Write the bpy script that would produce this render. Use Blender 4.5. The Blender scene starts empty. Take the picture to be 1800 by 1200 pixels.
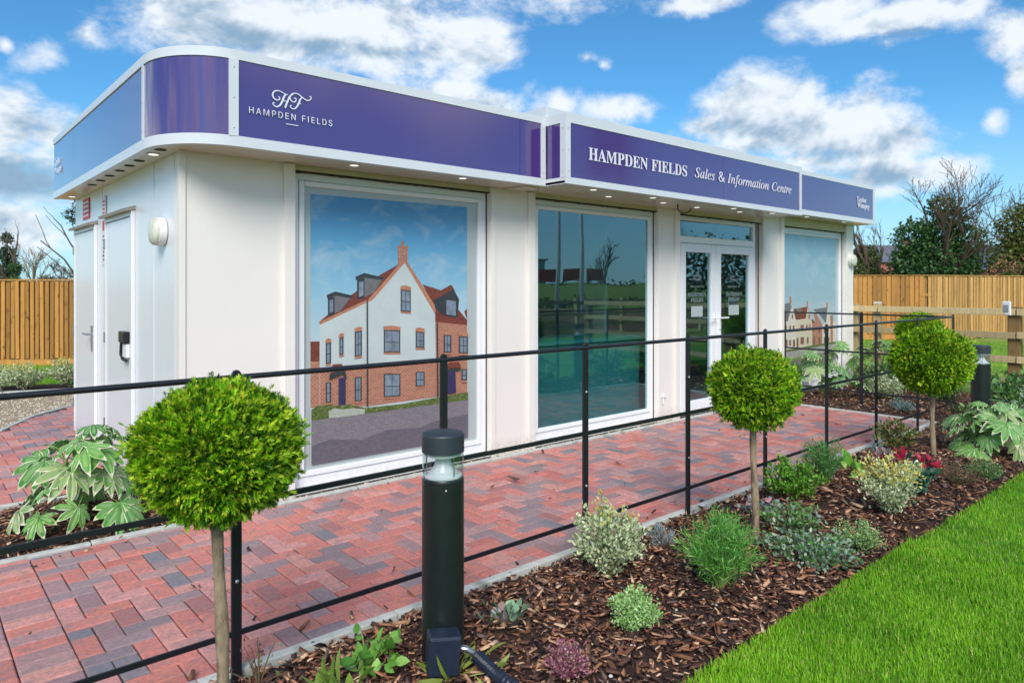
import bpy, math, random
import numpy as np
from mathutils import Vector, Matrix, noise as mnoise

scene = bpy.context.scene
COL = scene.collection
rng = random.Random(7)
PI = math.pi
rad = math.radians

# ------------------------------------------------------------------ camera
HEAD = rad(48.8)                       # heading of the view, counted from the shopfront direction (+X)
CAM = Vector((-1.42, -4.96, 1.55))
FPX = 1238.0                           # focal length in units of 1/1800 of the picture width
cam = bpy.data.cameras.new("camera")
cam.sensor_width = 36.0
cam.lens = 36.0 * FPX / 1800.0
cam.shift_y = -97.0 / 1800.0
cam.clip_start = 0.05
cam.clip_end = 3000.0
cam.dof.use_dof = True
cam.dof.focus_distance = 4.6
cam.dof.aperture_fstop = 4.5
cam_ob = bpy.data.objects.new("camera", cam)
COL.objects.link(cam_ob)
cam_ob.location = CAM
cam_ob.rotation_euler = (rad(90), 0, HEAD - rad(90))
scene.camera = cam_ob

# ------------------------------------------------------------------ exposure
scene.view_settings.view_transform = 'Standard'
scene.view_settings.look = 'None'
scene.view_settings.exposure = 0.9
scene.view_settings.gamma = 1.0
scene.view_settings.use_curve_mapping = False
scene.cycles.max_bounces = 7
scene.cycles.diffuse_bounces = 3
scene.cycles.glossy_bounces = 4
scene.cycles.transmission_bounces = 5
scene.cycles.transparent_max_bounces = 10
scene.cycles.use_denoising = True

# ------------------------------------------------------------------ sun (soft, behind thin cloud) and sky
SUN_AZ, SUN_EL = rad(-130), rad(40)
sd = bpy.data.lights.new("sun", 'SUN')
sd.energy = 2.0
sd.angle = rad(30)
sd.color = (1.0, 0.93, 0.84)
sun = bpy.data.objects.new("sun", sd)
COL.objects.link(sun)
sun.location = (0, 0, 30)
sdir = Vector((math.cos(SUN_AZ) * math.cos(SUN_EL), math.sin(SUN_AZ) * math.cos(SUN_EL), math.sin(SUN_EL)))
sun.rotation_euler = sdir.to_track_quat('Z', 'Y').to_euler()

world = bpy.data.worlds.new("World")
scene.world = world
world.use_nodes = True
wt = world.node_tree
wt.nodes.clear()


def wn(kind, **kw):
    n = wt.nodes.new(kind)
    for k, v in kw.items():
        setattr(n, k, v)
    return n


def wmath(op, a, b=None, c=None, clamp=False):
    n = wn('ShaderNodeMath', operation=op, use_clamp=clamp)
    for i, v in enumerate((a, b, c)):
        if v is None:
            continue
        if isinstance(v, (int, float)):
            n.inputs[i].default_value = v
        else:
            wt.links.new(v, n.inputs[i])
    return n.outputs[0]


sky = wn('ShaderNodeTexSky', sky_type='NISHITA', sun_disc=False)
sky.sun_elevation = SUN_EL
sky.sun_rotation = rad(90) - SUN_AZ
sky.altitude = 100
sky.air_density = 1.0
sky.dust_density = 0.25
sky.ozone_density = 2.2
tc = wn('ShaderNodeTexCoord')
nrm = wn('ShaderNodeVectorMath', operation='NORMALIZE')
wt.links.new(tc.outputs['Generated'], nrm.inputs[0])
sep = wn('ShaderNodeSeparateXYZ')
wt.links.new(nrm.outputs[0], sep.inputs[0])
azn = wmath('ARCTAN2', sep.outputs[1], sep.outputs[0])
eln = wmath('ARCSINE', sep.outputs[2])
# clouds: heaps placed by azimuth / elevation (degrees), their edges broken up by noise
CLOUDS = [
    (73.5, 18.8, 4.75, 2.68, 1.25),
    (67.5, 20.3, 7.32, 3.14, 1.30),
    (60.7, 20.1, 7.70, 2.84, 1.30),
    (53.4, 19.2, 4.62, 1.87, 1.25),
    (61.5, 23.9, 13.67, 2.69, 1.30),
    (50.2, 18.2, 1.85, 0.84, 1.10),
    (80.0, 17.0, 1.55, 1.46, 0.90),
    (82.0, 15.4, 1.99, 1.45, 0.90),
    (84.5, 15.5, 0.61, 0.56, 0.80),
    (83.9, 10.6, 3.22, 2.02, 1.20),
    (82.0, 10.3, 2.67, 2.07, 1.20),
    (83.6, 7.3, 3.92, 2.63, 1.30),
    (84.2, 4.3, 3.86, 2.26, 1.10),
    (80.7, 6.8, 2.05, 2.34, 1.00),
    (53.9, 15.2, 3.23, 0.95, 0.95),
    (50.7, 14.4, 3.24, 1.09, 0.95),
    (45.1, 14.8, 2.75, 1.52, 1.00),
    (41.4, 14.1, 3.16, 1.30, 1.00),
    (39.2, 14.2, 2.01, 1.21, 0.90),
    (27.6, 13.3, 3.53, 2.06, 1.20),
    (29.6, 12.4, 3.63, 2.10, 1.20),
    (24.8, 11.6, 3.75, 2.25, 1.30),
    (20.7, 10.0, 3.82, 1.79, 1.30),
    (17.3, 8.3, 2.61, 1.08, 1.20),
    (33.4, 12.2, 2.55, 1.20, 0.90),
    (20.7, 8.2, 5.46, 1.61, 0.90),
    (24.8, 9.1, 4.47, 1.66, 0.90),
    (33.4, 21.2, 3.38, 0.86, 0.95),
    (24.8, 19.6, 3.38, 1.32, 1.00),
    (20.7, 18.3, 3.48, 1.11, 1.00),
    (17.9, 18.5, 3.92, 1.08, 1.00),
    (13.4, 16.3, 1.51, 2.11, 1.00),
    (13.1, 13.7, 0.90, 1.43, 0.80),
    (14.5, 10.9, 0.94, 1.26, 0.75),
    (42.8, 17.9, 1.55, 0.84, 0.55),
    (41.4, 17.3, 0.91, 0.84, 0.50),
]
SHADES = [
    (83.3, 6.9, 3.95, 2.27, 1.00),
    (84.8, 3.8, 3.80, 2.24, 0.90),
    (65.9, 18.3, 9.70, 1.61, 0.80),
    (58.0, 18.0, 6.86, 1.25, 0.70),
    (20.7, 7.8, 6.72, 1.41, 0.90),
    (24.8, 9.8, 4.47, 1.65, 0.60),
    (19.3, 17.3, 4.99, 0.74, 0.60),
    (44.2, 13.1, 6.80, 0.88, 0.50),
]
crng = random.Random(5)
az0 = 101.0
while az0 < 366:                      # the same kind of broken cumulus all round the rest of the sky
    CLOUDS.append((az0 - 0.0, crng.uniform(8, 30), crng.uniform(7, 14), crng.uniform(3, 6), 1.0))
    CLOUDS.append((az0 + crng.uniform(3, 9), crng.uniform(10, 22), crng.uniform(5, 10), crng.uniform(3, 5), 1.0))
    CLOUDS.append((az0 + crng.uniform(-8, 8), crng.uniform(38, 70), crng.uniform(12, 26), crng.uniform(4, 8), 1.0))
    az0 += 17.0
azel = wn('ShaderNodeCombineXYZ')
wt.links.new(wmath('MULTIPLY', azn, 180 / PI), azel.inputs[0])
wt.links.new(wmath('MULTIPLY', eln, 180 / PI), azel.inputs[1])


def wnoise(scale, detail, rough, off, dist=0.0):
    mp = wn('ShaderNodeMapping')
    mp.inputs['Location'].default_value = off
    mp.inputs['Scale'].default_value = (1, 1, 1.5)
    wt.links.new(nrm.outputs[0], mp.inputs[0])
    t = wn('ShaderNodeTexNoise')
    t.inputs['Scale'].default_value = scale
    t.inputs['Detail'].default_value = detail
    t.inputs['Roughness'].default_value = rough
    t.inputs['Distortion'].default_value = dist
    wt.links.new(mp.outputs[0], t.inputs['Vector'])
    return t.outputs['Fac']


def blobs(lst, pos):
    acc = None
    for (a, e, sa, se, w) in lst:
        if a > 180:
            a -= 360
        m = wn('ShaderNodeVectorMath', operation='MULTIPLY_ADD')
        wt.links.new(pos, m.inputs[0])
        m.inputs[1].default_value = (1 / sa, 1 / se, 0)
        m.inputs[2].default_value = (-a / sa, -e / se, 0)
        ln = wn('ShaderNodeVectorMath', operation='LENGTH')
        wt.links.new(m.outputs[0], ln.inputs[0])
        g = wmath('SUBTRACT', w, ln.outputs['Value'])
        acc = g if acc is None else wmath('SMOOTH_MAX', acc, g, 0.35)
    return acc


nA = wnoise(7.0, 9, 0.62, (3.1, 1.7, 0.3), 0.25)
nA2 = wnoise(7.0, 4, 0.6, (3.1, 1.7, 0.345), 0.25)
nB = wnoise(16.0, 6, 0.6, (0.4, 5.2, 2.0))
field = blobs(CLOUDS, azel.outputs[0])
field = wmath('MAXIMUM', field, -1.6)
dens = wmath('ADD', wmath('MULTIPLY', wmath('ADD', field, 0.14), 0.8), wmath('MULTIPLY', wmath('SUBTRACT', nA, 0.5), 3.1))
dens = wmath('ADD', dens, wmath('MULTIPLY', wmath('SUBTRACT', nB, 0.5), 1.1))
cover = wn('ShaderNodeMapRange', interpolation_type='SMOOTHSTEP')
wt.links.new(dens, cover.inputs['Value'])
cover.inputs['From Min'].default_value = -0.2
cover.inputs['From Max'].default_value = 0.68
cover.inputs['To Max'].default_value = 0.97
# lit tops, grey undersides
relief = wmath('MULTIPLY', wmath('SUBTRACT', nA, nA2), 4.0)
shade = blobs(SHADES, azel.outputs[0])
shade = wmath('MULTIPLY', wmath('MAXIMUM', shade, 0.0), -1.1)
thick = wmath('MULTIPLY', wmath('MINIMUM', wmath('MAXIMUM', dens, 0.0), 1.4), -0.22)
bright = wmath('ADD', wmath('ADD', relief, shade), wmath('ADD', thick, 1.05))
bright = wmath('ADD', bright, wmath('MULTIPLY', wmath('SUBTRACT', nB, 0.5), 0.9))
bcl = wn('ShaderNodeMapRange', interpolation_type='SMOOTHSTEP')
wt.links.new(bright, bcl.inputs['Value'])
bcl.inputs['From Min'].default_value = 0.15
bcl.inputs['From Max'].default_value = 1.15
ccol = wn('ShaderNodeMix', data_type='RGBA')
wt.links.new(bcl.outputs[0], ccol.inputs['Factor'])
ccol.inputs['A'].default_value = (1.9, 2.9, 4.0, 1)
ccol.inputs['B'].default_value = (6.0, 6.4, 6.8, 1)
# thin pale veil towards the horizon
veil = wn('ShaderNodeMapRange', interpolation_type='SMOOTHSTEP')
wt.links.new(eln, veil.inputs['Value'])
veil.inputs['From Min'].default_value = -0.02
veil.inputs['From Max'].default_value = 0.26
veil.inputs['To Min'].default_value = 0.62
veil.inputs['To Max'].default_value = 0.0
tint = wn('ShaderNodeMix', data_type='RGBA', blend_type='MULTIPLY')
tint.inputs['Factor'].default_value = 1.0
wt.links.new(sky.outputs[0], tint.inputs['A'])
tint.inputs['B'].default_value = (0.37, 0.79, 1.0, 1)
vm = wn('ShaderNodeMix', data_type='RGBA')
wt.links.new(veil.outputs[0], vm.inputs['Factor'])
wt.links.new(tint.outputs['Result'], vm.inputs['A'])
vm.inputs['B'].default_value = (3.9, 5.2, 6.3, 1)
cm = wn('ShaderNodeMix', data_type='RGBA')
wt.links.new(cover.outputs[0], cm.inputs['Factor'])
wt.links.new(vm.outputs['Result'], cm.inputs['A'])
wt.links.new(ccol.outputs['Result'], cm.inputs['B'])
bg = wn('ShaderNodeBackground')
bg.inputs['Strength'].default_value = 0.082
wt.links.new(cm.outputs['Result'], bg.inputs['Color'])
wo = wn('ShaderNodeOutputWorld')
wt.links.new(bg.outputs[0], wo.inputs[0])
world.cycles.sampling_method = 'MANUAL'
world.cycles.sample_map_resolution = 512


# ------------------------------------------------------------------ small helpers
def lin(c):
    return c / 12.92 if c <= 0.04045 else ((c + 0.055) / 1.055) ** 2.4


def rgb(r, g, b):
    """8-bit display colour to linear."""
    return (lin(r / 255), lin(g / 255), lin(b / 255))


def frame_depth(p):
    """Depth of a point along the view and its place in the picture (for choosing which pieces become single parts)."""
    dx, dy, dz = p[0] - CAM.x, p[1] - CAM.y, p[2] - CAM.z
    d = dx * math.cos(HEAD) + dy * math.sin(HEAD)
    r = dx * math.sin(HEAD) - dy * math.cos(HEAD)
    if d < 0.2:
        return d, -9e9, -9e9
    return d, 900 + FPX * r / d, 503 - FPX * dz / d


MATS = {}


def pbr(name, base, rough=0.5, metal=0.0, var=None, bump=None, spec=0.5, attr=None, second=None,
        coat=0.0, trans=None, splash=None, coords='pos', stretch=(1, 1, 1), alpha=None):
    """Procedural surface. var=(scale, amount) lightness mottle; second=(colour, scale, lo, hi) patches of
    another colour; bump=(scale, strength); attr = colour attribute that multiplies the base."""
    if name in MATS:
        return MATS[name]
    m = bpy.data.materials.new(name)
    m.use_nodes = True
    t = m.node_tree
    b = t.nodes['Principled BSDF']
    b.inputs['Roughness'].default_value = rough
    b.inputs['Metallic'].default_value = metal
    b.inputs['Specular IOR Level'].default_value = spec
    b.inputs['Coat Weight'].default_value = coat
    b.inputs['Coat Roughness'].default_value = 0.05
    b.inputs['Base Color'].default_value = (*base, 1)
    col = None

    def coord():
        if coords == 'pos':
            g = t.nodes.new('ShaderNodeNewGeometry').outputs['Position']
        else:
            g = t.nodes.new('ShaderNodeTexCoord').outputs['Object']
        if stretch != (1, 1, 1):
            mp = t.nodes.new('ShaderNodeMapping')
            mp.inputs['Scale'].default_value = stretch
            t.links.new(g, mp.inputs[0])
            g = mp.outputs[0]
        return g

    def nz(scale, detail=5, rough_=0.6):
        n = t.nodes.new('ShaderNodeTexNoise')
        n.inputs['Scale'].default_value = scale
        n.inputs['Detail'].default_value = detail
        n.inputs['Roughness'].default_value = rough_
        t.links.new(coord(), n.inputs['Vector'])
        return n.outputs['Fac']

    def mix(kind, fac, a, bb):
        n = t.nodes.new('ShaderNodeMix')
        n.data_type = 'RGBA'
        n.blend_type = kind
        for key, v in (('Factor', fac), ('A', a), ('B', bb)):
            if isinstance(v, (int, float)):
                n.inputs[key].default_value = v
            elif isinstance(v, tuple):
                n.inputs[key].default_value = (*v[:3], 1)
            else:
                t.links.new(v, n.inputs[key])
        return n.outputs['Result']

    if attr:
        a = t.nodes.new('ShaderNodeAttribute')
        a.attribute_name = attr
        col = a.outputs['Color'] if base == (1, 1, 1) else mix('MULTIPLY', 1.0, a.outputs['Color'], base)
    if second:
        c2, sc, lo, hi = second
        mr = t.nodes.new('ShaderNodeMapRange')
        mr.inputs['From Min'].default_value = lo
        mr.inputs['From Max'].default_value = hi
        t.links.new(nz(sc, 6, 0.65), mr.inputs['Value'])
        col = mix('MIX', mr.outputs[0], col if col is not None else base, c2)
    if var:
        mr = t.nodes.new('ShaderNodeMapRange')
        mr.inputs['From Min'].default_value = 0.25
        mr.inputs['From Max'].default_value = 0.75
        mr.inputs['To Min'].default_value = 1 - var[1]
        mr.inputs['To Max'].default_value = 1 + var[1]
        t.links.new(nz(var[0]), mr.inputs['Value'])
        cc = t.nodes.new('ShaderNodeCombineColor')
        for i in range(3):
            t.links.new(mr.outputs[0], cc.inputs[i])
        col = mix('MULTIPLY', 1.0, col if col is not None else base, cc.outputs[0])
    if splash:                      # mud splashed up from the ground and rain streaks
        c2, hgt = splash
        ge = t.nodes.new('ShaderNodeNewGeometry')
        sp_ = t.nodes.new('ShaderNodeSeparateXYZ')
        t.links.new(ge.outputs['Position'], sp_.inputs[0])
        mr = t.nodes.new('ShaderNodeMapRange')
        mr.inputs['From Min'].default_value = hgt
        mr.inputs['From Max'].default_value = 0.0
        t.links.new(sp_.outputs[2], mr.inputs['Value'])
        mu = t.nodes.new('ShaderNodeMath')
        mu.operation = 'MULTIPLY'
        t.links.new(mr.outputs[0], mu.inputs[0])
        m3 = t.nodes.new('ShaderNodeMapRange')
        m3.inputs['From Min'].default_value = 0.38
        m3.inputs['From Max'].default_value = 0.72
        t.links.new(nz(26, 6, 0.7), m3.inputs['Value'])
        t.links.new(m3.outputs[0], mu.inputs[1])
        col = mix('MIX', mu.outputs[0], col if col is not None else base, c2)
    if col is not None:
        t.links.new(col, b.inputs['Base Color'])
    if bump:
        bp = t.nodes.new('ShaderNodeBump')
        bp.inputs['Strength'].default_value = bump[1]
        bp.inputs['Distance'].default_value = bump[2] if len(bump) > 2 else 0.01
        t.links.new(nz(bump[0]), bp.inputs['Height'])
        t.links.new(bp.outputs[0], b.inputs['Normal'])
    if trans:                       # leaves: light passes through
        tr = t.nodes.new('ShaderNodeBsdfTranslucent')
        if col is not None:
            t.links.new(col, tr.inputs['Color'])
        else:
            tr.inputs['Color'].default_value = (*base, 1)
        mx = t.nodes.new('ShaderNodeMixShader')
        mx.inputs[0].default_value = trans
        t.links.new(b.outputs[0], mx.inputs[1])
        t.links.new(tr.outputs[0], mx.inputs[2])
        t.links.new(mx.outputs[0], t.nodes['Material Output'].inputs[0])
    MATS[name] = m
    return m


def glass_mat(name, tint, refl, rough=0.0, wave=0.0):
    """Sheet glass: mirror share rising at grazing angles over a tinted see-through share."""
    m = bpy.data.materials.new(name)
    m.use_nodes = True
    t = m.node_tree
    t.nodes.clear()
    out = t.nodes.new('ShaderNodeOutputMaterial')
    gl = t.nodes.new('ShaderNodeBsdfGlossy')
    gl.inputs['Roughness'].default_value = rough
    gl.inputs['Color'].default_value = (0.58, 0.86, 0.96, 1)
    tp = t.nodes.new('ShaderNodeBsdfTransparent')
    tp.inputs['Color'].default_value = (*tint, 1)
    lw = t.nodes.new('ShaderNodeFresnel')
    lw.inputs['IOR'].default_value = 1.5
    ad = t.nodes.new('ShaderNodeMath')
    ad.operation = 'MULTIPLY_ADD'
    ad.inputs[1].default_value = 1.8
    ad.inputs[2].default_value = refl
    ad.use_clamp = True
    t.links.new(lw.outputs[0], ad.inputs[0])
    mx = t.nodes.new('ShaderNodeMixShader')
    gb = t.nodes.new('ShaderNodeNewGeometry')          # the far face of the sheet adds no second mirror
    fr_ = t.nodes.new('ShaderNodeMath')
    fr_.operation = 'SUBTRACT'
    fr_.inputs[0].default_value = 1.0
    t.links.new(gb.outputs['Backfacing'], fr_.inputs[1])
    fm = t.nodes.new('ShaderNodeMath')
    fm.operation = 'MULTIPLY'
    t.links.new(ad.outputs[0], fm.inputs[0])
    t.links.new(fr_.outputs[0], fm.inputs[1])
    t.links.new(fm.outputs[0], mx.inputs[0])
    t.links.new(tp.outputs[0], mx.inputs[1])
    t.links.new(gl.outputs[0], mx.inputs[2])
    if wave:
        bp = t.nodes.new('ShaderNodeBump')
        bp.inputs['Strength'].default_value = wave
        bp.inputs['Distance'].default_value = 0.02
        n = t.nodes.new('ShaderNodeTexNoise')
        n.inputs['Scale'].default_value = 1.1
        n.inputs['Detail'].default_value = 1
        g = t.nodes.new('ShaderNodeNewGeometry')
        t.links.new(g.outputs['Position'], n.inputs['Vector'])
        t.links.new(n.outputs['Fac'], bp.inputs['Height'])
        t.links.new(bp.outputs[0], gl.inputs['Normal'])
    t.links.new(mx.outputs[0], out.inputs[0])
    MATS[name] = m
    return m


class MB:
    """Collects polygons for one mesh."""

    def __init__(self):
        self.v, self.f, self.m, self.c = [], [], [], []
        self.mi = 0
        self.col = None

    def add(self, vs, fs):
        o = len(self.v)
        self.v.extend(tuple(p) for p in vs)
        for f in fs:
            self.f.append(tuple(i + o for i in f))
            self.m.append(self.mi)
            self.c.append(self.col)
        return self

    def box(self, x0, y0, z0, x1, y1, z1):
        vs = [(x0, y0, z0), (x1, y0, z0), (x1, y1, z0), (x0, y1, z0), (x0, y0, z1), (x1, y0, z1), (x1, y1, z1), (x0, y1, z1)]
        return self.add(vs, [(0, 3, 2, 1), (4, 5, 6, 7), (0, 1, 5, 4), (1, 2, 6, 5), (2, 3, 7, 6), (3, 0, 4, 7)])

    def obox(self, mat, sx, sy, sz):
        h = [(-sx / 2, -sy / 2, -sz / 2), (sx / 2, -sy / 2, -sz / 2), (sx / 2, sy / 2, -sz / 2), (-sx / 2, sy / 2, -sz / 2),
             (-sx / 2, -sy / 2, sz / 2), (sx / 2, -sy / 2, sz / 2), (sx / 2, sy / 2, sz / 2), (-sx / 2, sy / 2, sz / 2)]
        return self.add([mat @ Vector(p) for p in h],
                        [(0, 3, 2, 1), (4, 5, 6, 7), (0, 1, 5, 4), (1, 2, 6, 5), (2, 3, 7, 6), (3, 0, 4, 7)])

    def paver(self, x0, y0, x1, y1, ztop, depth=0.05, ch=0.005, tilt=(0, 0)):
        cx, cy = (x0 + x1) / 2, (y0 + y1) / 2

        def z(x, y, d):
            return ztop - d + tilt[0] * (x - cx) + tilt[1] * (y - cy)
        a = [(x0, y0), (x1, y0), (x1, y1), (x0, y1)]
        b = [(x0 + ch, y0 + ch), (x1 - ch, y0 + ch), (x1 - ch, y1 - ch), (x0 + ch, y1 - ch)]
        vs = [(x, y, ztop - depth) for x, y in a] + [(x, y, z(x, y, ch)) for x, y in a] + [(x, y, z(x, y, 0)) for x, y in b]
        fs = []
        for i in range(4):
            j = (i + 1) % 4
            fs.append((i, j, 4 + j, 4 + i))
            fs.append((4 + i, 4 + j, 8 + j, 8 + i))
        fs.append((8, 9, 10, 11))
        return self.add(vs, fs)

    def prism(self, poly, z0, z1):
        n = len(poly)
        vs = [(x, y, z0) for x, y in poly] + [(x, y, z1) for x, y in poly]
        fs = [tuple(range(n - 1, -1, -1)), tuple(range(n, 2 * n))]
        fs += [(i, (i + 1) % n, n + (i + 1) % n, n + i) for i in range(n)]
        return self.add(vs, fs)

    def strip(self, path, z0, z1, thick, closed=False):
        """Upright sheet of some thickness along a plan path; the path is the outer face, the thickness goes to its left."""
        n = len(path)
        nor = []
        for i in range(n):
            a = Vector(path[max(i - 1, 0)])
            b = Vector(path[min(i + 1, n - 1)])
            d = (b - a).normalized()
            nor.append(Vector((-d.y, d.x)))
        vs = []
        for i in range(n):
            x, y = path[i]
            ix, iy = x + nor[i].x * thick, y + nor[i].y * thick
            vs += [(x, y, z0), (x, y, z1), (ix, iy, z1), (ix, iy, z0)]
        fs = []
        for i in range(n - 1):
            o, p = i * 4, i * 4 + 4
            for k in range(4):
                l = (k + 1) % 4
                fs.append((o + k, p + k, p + l, o + l))
        fs.append((0, 1, 2, 3))
        e = (n - 1) * 4
        fs.append((e + 3, e + 2, e + 1, e))
        return self.add(vs, fs)

    def tube(self, pts, rads, n=8, caps=True):
        pts = [Vector(p) for p in pts]
        if isinstance(rads, (int, float)):
            rads = [rads] * len(pts)
        vs, fs = [], []
        up = Vector((0, 0, 1))
        ref = None
        for i, p in enumerate(pts):
            d = (pts[min(i + 1, len(pts) - 1)] - pts[max(i - 1, 0)])
            d = d.normalized() if d.length > 1e-9 else Vector((0, 0, 1))
            if ref is None:
                ref = d.cross(up)
                if ref.length < 1e-3:
                    ref = d.cross(Vector((1, 0, 0)))
            ref = (ref - d * ref.dot(d))
            ref = ref.normalized() if ref.length > 1e-6 else d.orthogonal().normalized()
            s = d.cross(ref)
            for k in range(n):
                a = 2 * PI * k / n
                vs.append(p + (ref * math.cos(a) + s * math.sin(a)) * rads[i])
        for i in range(len(pts) - 1):
            for k in range(n):
                l = (k + 1) % n
                fs.append((i * n + k, i * n + l, (i + 1) * n + l, (i + 1) * n + k))
        if caps:
            fs.append(tuple(range(n - 1, -1, -1)))
            fs.append(tuple(range((len(pts) - 1) * n, len(pts) * n)))
        return self.add(vs, fs)

    def lathe(self, prof, n=24, c=(0, 0, 0), axis='z'):
        vs, fs = [], []
        for r, h in prof:
            for k in range(n):
                a = 2 * PI * k / n
                p = (r * math.cos(a), r * math.sin(a), h)
                if axis == 'x':
                    p = (h, p[0], p[1])
                elif axis == 'y':
                    p = (p[0], h, p[1])
                vs.append((p[0] + c[0], p[1] + c[1], p[2] + c[2]))
        for i in range(len(prof) - 1):
            for k in range(n):
                l = (k + 1) % n
                fs.append((i * n + k, i * n + l, (i + 1) * n + l, (i + 1) * n + k))
        fs.append(tuple(range(n - 1, -1, -1)))
        fs.append(tuple(range((len(prof) - 1) * n, len(prof) * n)))
        return self.add(vs, fs)

    def mesh(self, name, mats, smooth=False):
        me = bpy.data.meshes.new(name)
        me.from_pydata(self.v, [], self.f)
        for mm in (mats if isinstance(mats, (list, tuple)) else [mats]):
            me.materials.append(mm)
        if any(self.m):
            me.polygons.foreach_set('material_index', self.m)
        if any(c is not None for c in self.c):
            at = me.color_attributes.new('tone', 'FLOAT_COLOR', 'CORNER')
            arr = []
            for f, c in zip(self.f, self.c):
                c = c or (1, 1, 1)
                arr.extend([c[0], c[1], c[2], 1.0] * len(f))
            at.data.foreach_set('color', arr)
        if smooth:
            me.polygons.foreach_set('use_smooth', [True] * len(self.f))
        me.update()
        return me

    def build(self, name, mats, parent=None, smooth=False, bevel=None):
        return link(name, self.mesh(name, mats, smooth), parent, bevel)


def link(name, me, parent=None, bevel=None):
    o = bpy.data.objects.new(name, me)
    COL.objects.link(o)
    if parent is not None:
        o.parent = parent
    if bevel:
        md = o.modifiers.new('edge', 'BEVEL')
        md.width = bevel
        md.segments = 2
        md.limit_method = 'ANGLE'
        md.angle_limit = rad(50)
    return o


def tag(o, label=None, cat=None, group=None, kind=None):
    if label:
        o['label'] = label
    if cat:
        o['category'] = cat
    if group:
        o['group'] = group
    if kind:
        o['kind'] = kind
    return o


def thing(name, label, cat, loc=(0, 0, 0), rotz=0.0, group=None):
    o = bpy.data.objects.new(name, None)
    o.empty_display_size = 0.1
    COL.objects.link(o)
    o.location = loc
    o.rotation_euler = (0, 0, rotz)
    return tag(o, label, cat, group)


def auto_smooth(o, angle=35):
    me = o.data
    me.polygons.foreach_set('use_smooth', [True] * len(me.polygons))
    me.set_sharp_from_angle(angle=rad(angle))
    return o


def raw_mesh(name, verts, faces_n, nper, mats, tone=None, mat_idx=None, smooth=False):
    """Fast mesh from numpy: verts (N,3), faces as an (F,nper) index array, tone = (F,3) colour per face."""
    me = bpy.data.meshes.new(name)
    nv, nf = len(verts), len(faces_n)
    me.vertices.add(nv)
    me.vertices.foreach_set('co', np.asarray(verts, dtype=np.float32).ravel())
    me.loops.add(nf * nper)
    me.loops.foreach_set('vertex_index', np.asarray(faces_n, dtype=np.int32).ravel())
    me.polygons.add(nf)
    me.polygons.foreach_set('loop_start', np.arange(0, nf * nper, nper, dtype=np.int32))
    for mm in (mats if isinstance(mats, (list, tuple)) else [mats]):
        me.materials.append(mm)
    if mat_idx is not None:
        me.polygons.foreach_set('material_index', np.asarray(mat_idx, dtype=np.int32))
    if tone is not None:
        at = me.color_attributes.new('tone', 'FLOAT_COLOR', 'CORNER')
        c = np.ones((nf, nper, 4), dtype=np.float32)
        c[:, :, :3] = np.asarray(tone, dtype=np.float32)[:, None, :]
        at.data.foreach_set('color', c.ravel())
    me.update(calc_edges=True)
    if smooth:
        me.polygons.foreach_set('use_smooth', [True] * nf)
    return me

# ================================================================== THE GROUND
nprng = np.random.default_rng(11)

M_GROUND = pbr("rough_grass_ground", rgb(122, 146, 58), 0.95, var=(1.4, 0.35), bump=(14, 0.6, 0.05),
               second=(rgb(142, 122, 84), 0.5, 0.54, 0.72))
M_SAND = pbr("jointing_sand", rgb(46, 36, 34), 0.95, var=(60, 0.4), second=(rgb(122, 104, 78), 3.0, 0.55, 0.7))
M_BRICK = pbr("paver_clay", (1, 1, 1), 0.78, attr='tone', var=(55, 0.26), bump=(160, 0.6, 0.003),
              second=(rgb(146, 124, 122), 16.0, 0.48, 0.74))
M_KERB = pbr("concrete_edging", rgb(188, 190, 184), 0.85, var=(18, 0.16), bump=(120, 0.3, 0.002),
             second=(rgb(120, 126, 112), 5.0, 0.56, 0.72))
M_SOIL = pbr("damp_soil", rgb(62, 42, 34), 0.95, var=(40, 0.45), bump=(60, 0.9, 0.02))
M_CHIP = pbr("bark_chip", (1, 1, 1), 0.7, attr='tone', var=(90, 0.3), bump=(140, 0.5, 0.003))
M_TURF = pbr("turf_base", rgb(84, 128, 30), 0.95, var=(30, 0.4))
M_BLADE = pbr("grass_blade", (1, 1, 1), 0.55, attr='tone', trans=0.35, spec=0.3)
M_GRAVELBASE = pbr("gravel_bed", rgb(170, 152, 126), 0.95, var=(90, 0.4), bump=(90, 0.9, 0.02))
M_STONE = pbr("gravel_stone", (1, 1, 1), 0.8, attr='tone')

# one sheet out to the horizon, with a low rise in front of the cabin (behind the camera)
def ground_z(x, y):
    z = -0.06
    if y < -13:
        t = min(1.0, (-13 - y) / 22.0)
        t = t * t * (3 - 2 * t)
        z += t * (1.9 + 0.4 * mnoise.noise(Vector((x * 0.03, y * 0.03, 0))))
    return z


gx = [-900, -400, -160, -80] + list(range(-60, 91, 6)) + [110, 160, 300, 900]
gy = [-900, -400, -160, -90] + list(range(-70, -12, 4)) + [-11, 0, 20, 60, 160, 400, 900]
vs = [(x, y, ground_z(x, y)) for y in gy for x in gx]
nx = len(gx)
fs = [(j * nx + i, j * nx + i + 1, (j + 1) * nx + i + 1, (j + 1) * nx + i) for j in range(len(gy) - 1) for i in range(nx - 1)]
g = MB().add(vs, fs).build("ground", M_GROUND, smooth=True)
tag(g, kind='structure')

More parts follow.
